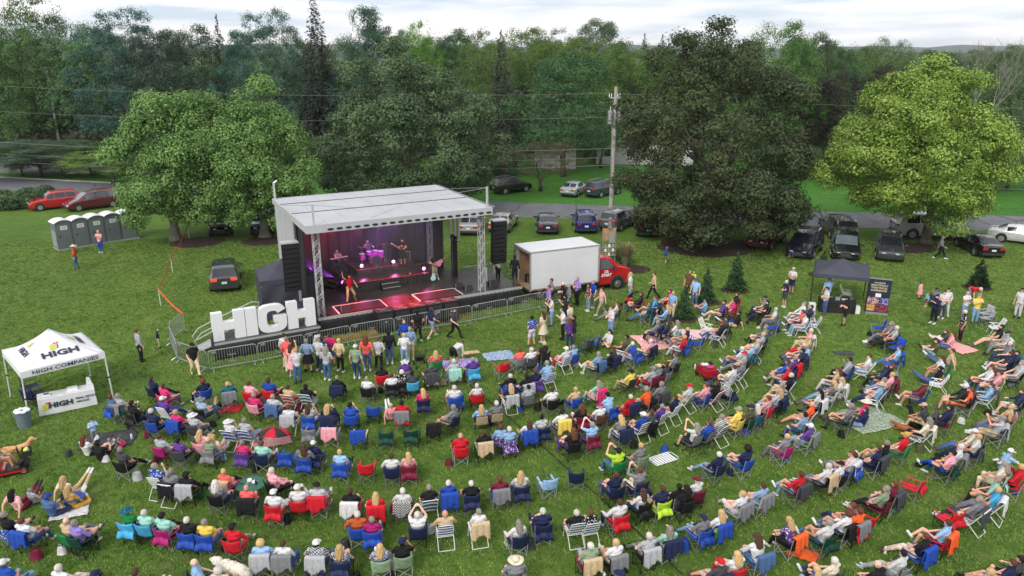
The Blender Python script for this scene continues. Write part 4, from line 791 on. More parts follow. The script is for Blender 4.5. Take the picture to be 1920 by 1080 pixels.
    def shell(name, sel, off, mat):
        fs = [f for f in faces if sum(bool(sel[i]) for i in f) >= 2]
        ids = sorted({i for f in fs for i in f}); mp = {i: k for k, i in enumerate(ids)}
        jit = np.array([noise.noise(Vector(co[i]) * 16) * .006 for i in ids])
        vs = co[ids] + nor[ids] * (off + jit[:, None])
        me = bpy.data.meshes.new(name); me.from_pydata(vs.tolist(), [], [tuple(mp[i] for i in f) for f in fs])
        me.polygons.foreach_set('use_smooth', [True] * len(fs)); me.materials.append(mat); me.update(); return me
    tor = (lab == 'to')
    up = tor & ~is_pel | (tor & is_pel)
    r = dict(j=j, body=body, head=hm)
    below_neck = ~((lab == 'hd'))
    r['short'] = shell('shirt', (tor | ((lab == 'ua') & (tt < .62))) & below_neck, .016, M['cloth'])
    r['long'] = shell('shirt', (tor | (lab == 'ua') | ((lab == 'fa') & (tt < .93))) & below_neck, .016, M['cloth'])
    r['tank'] = shell('shirt', (tor & below_neck), .014, M['cloth'])
    hip = tor & (((co - np.array(j['pelvis'])) @ (np.array(j['belly']) - np.array(j['pelvis']))) < .012)
    r['pants'] = shell('trousers', hip | (lab == 'th') | ((lab == 'sn') & (tt < .93)), .012, M['denim'])
    r['shorts'] = shell('shorts', hip | ((lab == 'th') & (tt < .8)), .02, M['denim'])
    r['shoes'] = shell('shoes', lab == 'ft', .012, M['leather'])
    if key[0] == 't' and key != 't5':
        mbk = MB(); n_ = 20
        def sk(u, v):
            a = 2 * math.pi * u; rr = .15 + .11 * v + .02 * math.sin(a * 5) * v
            return (rr * math.cos(a) * 1.1, rr * math.sin(a) * .9, 1.0 - .47 * v)
        mbk.grid(sk, n_, 5); r['skirt'] = mbk.mesh('skirt', True, [M['cloth']])
    elif key[0] in 'sg':
        mbk = MB()
        def sk2(u, v):
            hy = j['hipL'].lerp(j['knL'], u * .85); hz = j['hipR'].lerp(j['knR'], u * .85); c = (hy + hz) / 2; a = math.pi * (v * 1.3 - .15)
            return (c.x + math.cos(a) * (.2 + .04 * u), c.y + .01, c.z - .02 + math.sin(a) * .12)
        mbk.grid(sk2, 6, 10); r['skirt'] = mbk.mesh('skirt', True, [M['cloth']])
    return r

def hair_meshes():
    H = {}
    def shell(fn_keep, r=(.09, .112, .112), c=(0, -.012, .028), rough=.008, n=18, m=12):
        mb = MB(); vs = []; fs = []
        for jn in range(m + 1):
            ph = math.pi * jn / m
            for i in range(n):
                t = 2 * math.pi * i / n; k = 1 + rough * 10 * noise.noise(Vector((math.cos(t) * 3, math.sin(t) * 3, ph * 3)))
                vs.append((c[0] + r[0] * k * math.sin(ph) * math.cos(t), c[1] + r[1] * k * math.sin(ph) * math.sin(t), c[2] + r[2] * k * math.cos(ph)))
        for jn in range(m):
            for i in range(n):
                f = (jn * n + i, (jn + 1) * n + i, (jn + 1) * n + (i + 1) % n, jn * n + (i + 1) % n)
                p = [sum(vs[q][k] for q in f) / 4 for k in range(3)]
                if fn_keep(p): fs.append(f)
        mb.add(vs, fs); return mb
    keep = lambda p: p[2] > .055 or (p[1] < .035 and p[2] > -.02) or (p[1] < -.02 and p[2] > -.075)
    H['short'] = shell(keep).mesh('hair', True, [M['hair']])
    H['curly'] = shell(lambda p: p[2] > .06 or (p[1] < .045 and p[2] > -.06) or p[1] < -.02, (.118, .135, .135), (0, -.022, .03), .018).mesh('hair', True, [M['hair']])
    lg = shell(keep, (.094, .114, .114))
    def fall(u, v):
        a = math.pi * (1.02 + .96 * u); wv = .012 * math.sin(u * 26 + v * 5)
        return ((.10 + .015 * math.sin(v * 3) + wv) * math.cos(a), -.03 + (.115 + .03 * v + wv) * math.sin(a) - .01, .02 - .31 * v + .02 * math.sin(u * 17))
    lg.grid(fall, 18, 6, thick=.02); H['long'] = lg.mesh('hair', True, [M['hair']])
    bn = shell(keep); bn.ball((0, -.135, .05), .042, 8, 6); bn.tube([(0, -.14, .03), (0, -.17, -.04), (0, -.15, -.14)], .03, 7, r1=.012)
    H['tail'] = bn.mesh('hair', True, [M['hair']])
    H['bald'] = shell(lambda p: (p[1] < .02 and -.07 < p[2] < .035), (.086, .106, .104)).mesh('hair', True, [M['hair']])
    cp = MB()
    cp2 = shell(lambda p: p[2] > .045, (.098, .12, .118), (0, -.012, .03), 0)
    def brim(u, v):
        a = math.pi * (.14 + .72 * u); rr = .1 + .085 * v * math.sin(math.pi * (.1 + .8 * u))
        return (rr * math.cos(a) * .95, rr * math.sin(a) * 1.08, .055 - .018 * v)
    cp2.grid(brim, 10, 2, thick=.008); cp2.ball((0, -.012, .148), .008, 6, 4); H['cap'] = cp2.mesh('cap', True, [M['cloth']])
    ht = shell(lambda p: p[2] > .045, (.1, .118, .125), (0, -.01, .025), 0)
    def br2(u, v):
        a = 2 * math.pi * u; rr = .098 + .105 * v
        return (rr * math.cos(a), rr * math.sin(a) * 1.08 - .01, .055 - .02 * v + .012 * math.cos(2 * a))
    ht.grid(br2, 20, 2, thick=.006); H['sunhat'] = ht.mesh('sun_hat', True, [M['cloth']])
    return H
HAIR = hair_meshes()
PB = {}
def pose(k):
    if k not in PB: PB[k] = build_pose(k)
    return PB[k]

def lin(*c): return tuple((x / 255 / 12.92 if x <= 10 else ((x / 255 + .055) / 1.055) ** 2.4) for x in c)
COLS = {'wht': (lin(206, 206, 208), 'white'), 'gry': (lin(120, 121, 126), 'grey'), 'lgr': (lin(168, 170, 176), 'light grey'), 'blk': (lin(26, 26, 30), 'black'), 'nvy': (lin(30, 38, 74), 'navy'),
        'blu': (lin(34, 72, 164), 'blue'), 'lbl': (lin(142, 178, 216), 'light blue'), 'sky': (lin(70, 160, 205), 'sky blue'), 'red': (lin(196, 28, 44), 'red'), 'pnk': (lin(232, 158, 172), 'pink'),
        'hot': (lin(208, 52, 112), 'hot pink'), 'cor': (lin(236, 98, 94), 'coral'), 'org': (lin(232, 96, 44), 'orange'), 'yel': (lin(228, 200, 92), 'yellow'), 'mus': (lin(196, 152, 72), 'mustard'),
        'grn': (lin(30, 120, 66), 'green'), 'dgn': (lin(20, 62, 50), 'dark green'), 'lim': (lin(178, 214, 60), 'lime green'), 'tea': (lin(24, 92, 110), 'teal'), 'mnt': (lin(150, 205, 190), 'mint green'),
        'sge': (lin(128, 148, 122), 'sage green'), 'olv': (lin(82, 84, 58), 'olive'), 'pur': (lin(92, 60, 140), 'purple'), 'lav': (lin(150, 130, 205), 'lavender'), 'mar': (lin(110, 26, 52), 'maroon'), 'mag': (lin(168, 30, 110), 'magenta'),
        'tan': (lin(194, 170, 136), 'tan'), 'crm': (lin(216, 204, 182), 'cream'), 'brn': (lin(98, 66, 48), 'brown'), 'khk': (lin(168, 152, 122), 'khaki'), 'jea': (lin(72, 100, 144), 'denim'), 'ljn': (lin(128, 154, 186), 'pale denim'),
        'djn': (lin(38, 52, 86), 'dark denim'), 'rst': (lin(176, 84, 48), 'rust'), 'cgr': (lin(64, 66, 72), 'charcoal')}
HCOL = {'w': (lin(198, 192, 186), 'white-haired'), 'g': (lin(138, 130, 122), 'grey-haired'), 'b': (lin(74, 50, 34), 'brown-haired'), 'k': (lin(24, 20, 18), 'dark-haired'),
        'y': (lin(190, 158, 112), 'blond'), 'r': (lin(98, 56, 40), 'auburn'), 'o': (lin(200, 190, 180), 'bald')}
SKINS = [lin(224, 172, 148), lin(214, 158, 132), lin(230, 184, 164), lin(200, 146, 118), lin(226, 176, 156)]
def fabric(code):
    """'nvy', 'red~p' plaid, 'blu~f' floral, 'blk~s' striped"""
    c, _, p = code.partition('~')
    mat = {'p': 'plaid', 'f': 'floral', 's': 'stripe', '': 'cloth'}[p]
    wd = {'p': 'plaid ', 'f': 'patterned ', 's': 'striped ', '': ''}[p]
    return COLS[c][0], mat, wd and (COLS[c][1] + ' ' + wd.strip()) or COLS[c][1]
def setmat(o, mat):
    o.material_slots[0].link = 'OBJECT'; o.material_slots[0].material = M[mat]
PEOPLE = []
def person(loc, rz, hair, top, bottom, pk, rng, scale=1, sleeve=None, skin=None, wide=None, shoe=None):
    p = pose(pk)
    o = link('person', p['body'], None, loc, rz); o.color = (*(skin or rng.choice(SKINS)), 1)
    wd = wide or rng.uniform(.96, 1.14); hh = scale * rng.uniform(.96, 1.04)
    o.scale = (wd * hh, wd * hh * .5 + hh * .5, hh)
    # hair / hat:  colour letter + L long, T tied, C curly; or cap colour 'c-red-g', hat 'h-wht-g'
    hat = None; hc = hair
    if hair[:2] in ('c-', 'h-'): _, hat, hc = hair.split('-')
    st = 'long' if 'L' in hc else 'tail' if 'T' in hc else 'curly' if 'C' in hc else 'bald' if hc[0] == 'o' else 'short'
    hcol, hname = HCOL[hc[0]]
    def hd(me, name, col):
        c = link(name, me, o); c.matrix_local = p['head']; k = rng.uniform(.85, 1.15); c.color = (*[x * k for x in col], 1); return c
    hd(HAIR[st], 'hair', hcol)
    if hat: hd(HAIR['cap' if hair[0] == 'c' else 'sunhat'], 'cap' if hair[0] == 'c' else 'sun_hat', COLS[hat][0])
    tc_, tm, tn = fabric(top)
    sl = sleeve or rng.choice(['short', 'short', 'long'])
    k = rng.uniform(.85, 1.12)
    c = link('shirt', p[sl], o, color=[x * k for x in tc_]); setmat(c, tm)
    dress = bottom == 'dress'; short = bottom.startswith('s-'); skirt = bottom.startswith('k-') or dress
    bc, bm, bn = fabric(top if dress else bottom.split('-')[-1])
    if skirt and 'skirt' in p: c = link('skirt', p['skirt'], o, color=bc)
    else: c = link('shorts' if short else 'trousers', p['shorts' if short else 'pants'], o, color=[x * rng.uniform(.85, 1.1) for x in bc])
    if bm != 'cloth': setmat(c, bm)
    sh = link('shoes', p['shoes'], o, color=shoe or rng.choice([lin(215, 215, 215), lin(30, 30, 32), lin(90, 80, 75), lin(200, 200, 205)]))
    hn = hname if not hat else (COLS[hat][1] + (' cap' if hair[0] == 'c' else ' sun hat'))
    if hc[0] != 'o' and not hat and st == 'long': hn = {'blond': 'long blond-haired', 'auburn': 'long auburn-haired'}.get(hname, 'long ' + hname)
    elif hn in ('blond', 'auburn'): hn += '-haired'
    PEOPLE.append(dict(o=o, hair=hn, hat=bool(hat), top=tn, bot=('dress' if dress else bn + (' shorts' if short else ' skirt' if skirt else ' trousers')), pk=pk, pos=Vector(loc)))
    tag(o, None, 'person')
    return o
# ------------------------------------------------------------------ chairs
def t_(parent, name, pts, r, mat, n=6): return MB().tube(pts, r, n).build(name, mat, parent)
def make_camp_chair(frame='paint', variant=0):
    r = empty('camp_chair')
    fm = M[frame]
    for s in (-1, 1):
        t_(r, 'leg', [(s * .27, -.27, 0), (s * .285, -.33, .45), (s * .31, -.42, .9)], .013, fm)
        t_(r, 'leg', [(s * .27, .26, 0), (s * .3, .24, .6)], .013, fm)
        a = MB()
        a.grid(lambda u, v: (s * (.285 + .07 * (v - .5)), -.34 + .62 * u, .64 - .03 * math.sin(math.pi * u)), 5, 2, thick=.012)
        a.build('armrest', M['nylon'], r)
    b = MB()
    b.tube([(-.27, -.27, .02), (.28, -.33, .42)], .011, 6); b.tube([(.27, -.27, .02), (-.28, -.33, .42)], .011, 6)
    b.tube([(-.27, .26, .02), (.26, .25, .40)], .011, 6); b.tube([(.27, .26, .02), (-.26, .25, .40)], .011, 6)
    for s in (-1, 1):
        b.tube([(s * .27, -.27, .03), (s * .28, .25, .41)], .011, 6); b.tube([(s * .27, .26, .03), (s * .28, -.32, .41)], .011, 6)
    for x in (-.27, .27):
        for y in (-.27, .26): b.cyl((x, y, 0), .022, .025, 8)
    b.build('cross_brace', fm, r)
    s = MB().grid(lambda u, v: ((u - .5) * .54, -.31 + .55 * v, .42 - .045 * math.sin(math.pi * u) * math.sin(math.pi * (.15 + .7 * v)) + .015 * v), 8, 6, thick=.012)
    s.build('seat', M['nylon'], r, smooth=True)
    def bk(u, v):
        x = (u - .5) * 2; z = .40 + v * (.47 + .06 * x * x); y = -.315 - .115 * (z - .4) / .5 - .05 * (1 - x * x) + .012 * math.sin(u * 9 + v * 7) * .5
        return (x * (.285 + .025 * v), y, z)
    MB().grid(bk, 10, 7, thick=.012).build('backrest', M['nylon'], r, smooth=True)
    if variant == 1:      # loose pocket of cloth hanging behind the seat
        MB().grid(lambda u, v: ((u - .5) * (.58 + .10 * v), -.42 - .10 * math.sin(v * 2.2) - .02 * math.sin(u * 13), .60 - .26 * v - .03 * math.sin(u * 7 + 1)), 12, 5, thick=.01).build('back_flap', M['nylon'], r, smooth=True)
    if variant == 2:
        MB().grid(lambda u, v: (lambda p: (p[0], p[1] - .006, p[2]))(bk(.24 + .52 * u, .12 + .68 * v)), 6, 5, thick=-.006).build('mesh_panel', M['black'], r, smooth=True)
    return r
def make_lawn_chair():
    r = empty('lawn_chair')
    for s in (-1, 1):
        t_(r, 'leg', [(s * .28, -.46, .01), (s * .28, -.2, .36), (s * .28, .16, .58)], .013, M['white'])
        t_(r, 'leg', [(s * .28, .32, 0), (s * .28, .2, .40), (s * .28, -.05, .58)], .013, M['white'])
        MB().box((s * .28 - .025, -.22, .575), (s * .28 + .025, .24, .6)).build('armrest', M['white'], r)
    f = MB()
    f.tube([(-.26, -.16, .36), (-.26, -.34, .7), (-.25, -.44, .93), (0, -.455, .955), (.25, -.44, .93), (.26, -.34, .7), (.26, -.16, .36)], .013, 6)
    f.tube([(-.26, -.18, .36), (-.26, .3, .40), (.26, .3, .40), (.26, -.18, .36), (-.26, -.18, .36)], .013, 6); f.tube([(-.28, -.46, .014), (.28, -.46, .014)], .013, 6)
    f.build('frame', M['white'], r)
    a, b = MB(), MB()
    for k in range(8):
        z0 = .42 + k * .066; y0 = -.18 - (z0 - .36) * .47
        def st(u, v, z0=z0, y0=y0): x = (u - .5) * .5; return (x, y0 - v * .024 - .03 * (1 - 4 * (u - .5) ** 2) * .5, z0 + v * .055)
        (a if k % 2 else b).grid(st, 6, 1, thick=.006)
    for k in range(6):
        y0 = -.14 + k * .072
        (a if k % 2 else b).grid(lambda u, v, y0=y0: ((u - .5) * .5, y0 + v * .06, .385 - .03 * (1 - 4 * (u - .5) ** 2)), 6, 1, thick=.006)
    a.build('webbing', M['nylon'], r); c = b.build('webbing', M['nylon'], r); c.color = (.8, .8, .8, 1); c['second'] = 1
    return r
def make_tube_chair():
    r = empty('folding_armchair')
    for s in (-1, 1):
        t_(r, 'leg', [(s * .28, -.34, 0), (s * .28, .2, .58)], .014, M['paint']); t_(r, 'leg', [(s * .28, .28, 0), (s * .28, -.26, .46)], .014, M['paint'])
        MB().box((s * .28 - .028, -.28, .585), (s * .28 + .028, .24, .615)).build('armrest', M['black'], r)
    f = MB(); f.tube([(-.27, -.24, .38), (-.27, -.40, .9), (.27, -.40, .9), (.27, -.24, .38)], .014, 6); f.tube([(-.27, -.24, .4), (-.27, .26, .43), (.27, .26, .43), (.27, -.24, .4), (-.27, -.24, .4)], .014, 6)
    f.tube([(-.28, -.34, .014), (.28, -.34, .014)], .012, 6); f.tube([(-.28, .28, .014), (.28, .28, .014)], .012, 6); f.build('frame', M['paint'], r)
    MB().grid(lambda u, v: ((u - .5) * .52, -.24 + .5 * v, .405 + .02 * v - .02 * math.sin(math.pi * v)), 4, 5, thick=.01).build('seat', M['nylon'], r)
    MB().grid(lambda u, v: ((u - .5) * .52, -.27 - .125 * v - .02 * math.sin(math.pi * u), .48 + .40 * v), 6, 4, thick=.01).build('backrest', M['nylon'], r)
    return r
def make_beach_chair():
    r = empty('beach_chair')
    for s in (-1, 1):
        t_(r, 'leg', [(s * .29, -.5, .01), (s * .29, .05, .52)], .014, M['white']); t_(r, 'leg', [(s * .29, .34, .01), (s * .29, -.12, .52)], .014, M['white'])
        MB().box((s * .29 - .028, -.24, .52), (s * .29 + .028, .26, .545)).build('armrest', M['wood'], r)
    f = MB(); f.tube([(-.28, -.14, .3), (-.28, -.52, .95), (.28, -.52, .95), (.28, -.14, .3)], .014, 6); f.tube([(-.28, -.14, .3), (-.28, .32, .36), (.28, .32, .36), (.28, -.14, .3)], .014, 6)
    f.tube([(-.29, -.5, .014), (.29, -.5, .014)], .013, 6); f.build('frame', M['white'], r)
    MB().grid(lambda u, v: ((u - .5) * .54, -.15 + .46 * v, .335 - .03 * math.sin(math.pi * v)), 4, 5, thick=.01).build('seat', M['nylon'], r)
    MB().grid(lambda u, v: ((u - .5) * .54, -.16 - .355 * v - .03 * math.sin(math.pi * u), .34 + .61 * v), 6, 6, thick=.01).build('backrest', M['nylon'], r)
    return r
CHAIRS = []
PROTO = {}
MAKERS = {'q': make_camp_chair, 'l': make_lawn_chair, 'd': make_tube_chair, 'b': make_beach_chair}
CNAME = {'q': 'camp chair', 'l': 'webbed lawn chair', 'd': 'folding armchair', 'b': 'striped beach chair'}
def chair(kind, col, loc, rz, rng, group=None):
    key = kind + str(rng.choice((0, 0, 0, 1, 1, 2))) if kind == 'q' else kind
    first = key not in PROTO
    if first: PROTO[key] = make_camp_chair(variant=int(key[1])) if kind == 'q' else MAKERS[kind](); register(PROTO[key]); o = PROTO[key]
    else: o = copy_tree(PROTO[key])
    o.location = loc; o.rotation_euler = (0, 0, rz); o.scale = (.90, .95, .96)
    c, mat, cn = fabric(col)
    if kind == 'b' and mat == 'cloth': mat = 'stripe'
    fc = rng.choice([lin(150, 152, 156), lin(26, 26, 28), lin(120, 122, 126)]) if kind == 'q' else lin(40, 40, 42)
    for ch in o.children:
        nm = ch.name.split('.')[0]
        if nm in ('seat', 'backrest', 'webbing', 'back_flap') or (nm == 'armrest' and kind == 'q'):
            if ch.get('second'): ch.color = (.75, .75, .75, 1)
            else:
                k = rng.uniform(.85, 1.1); ch.color = (*[x * k for x in c], 1)
                if mat != 'cloth' and not first: setmat(ch, mat)
                elif mat != 'cloth': setmat(ch, mat)
        elif nm in ('leg', 'cross_brace', 'frame'): ch.color = (*fc, 1)
    tag(o, None, 'chair', 'folding chairs set out in curved rows on the lawn')
    CHAIRS.append(dict(o=o, name=cn + ' ' + CNAME[kind] if kind != 'b' else cn.replace(' striped', '') + ' striped beach chair', pos=Vector(loc), who=None))
    return o
_drape = {}
def drape_mesh(v):
    rr = random.Random(v); ph = rr.uniform(0, 6)
    def fn(u, w):
        x = (u - .5) * .62; s = w
        fold = .02 * math.sin(u * 19 + ph) + .012 * math.sin(u * 41 + ph * 2)
        if s < .2: q = s / .2; y = -.28 - .08 * q; z = .80 + .16 * q
        elif s < .3: q = (s - .2) / .1; y = -.36 - .15 * q; z = .97
        else: q = (s - .3) / .7; y = -.515 - .02 * q + fold * (.2 + .8 * q); z = .96 - q * (.52 + .1 * math.sin(u * 7 + ph))
        return (x * (1 + .08 * s), y + fold * .3, z)
    return MB().grid(fn, 16, 12, thick=.012).mesh('draped_cloth', True, [M['cloth']])
DRAPES = []
def drape(col, loc, rz, rng):
    v = rng.randrange(3)
    if v not in _drape: _drape[v] = drape_mesh(v)
    c, mat, cn = fabric(col)
    o = link(rng.choice(['jacket', 'towel', 'blanket']), _drape[v], None, loc, rz, color=c); o.scale = (.92, .96, .97)
    if mat != 'cloth': setmat(o, mat)
    DRAPES.append(dict(o=o, name=cn, pos=Vector(loc)))
    return o
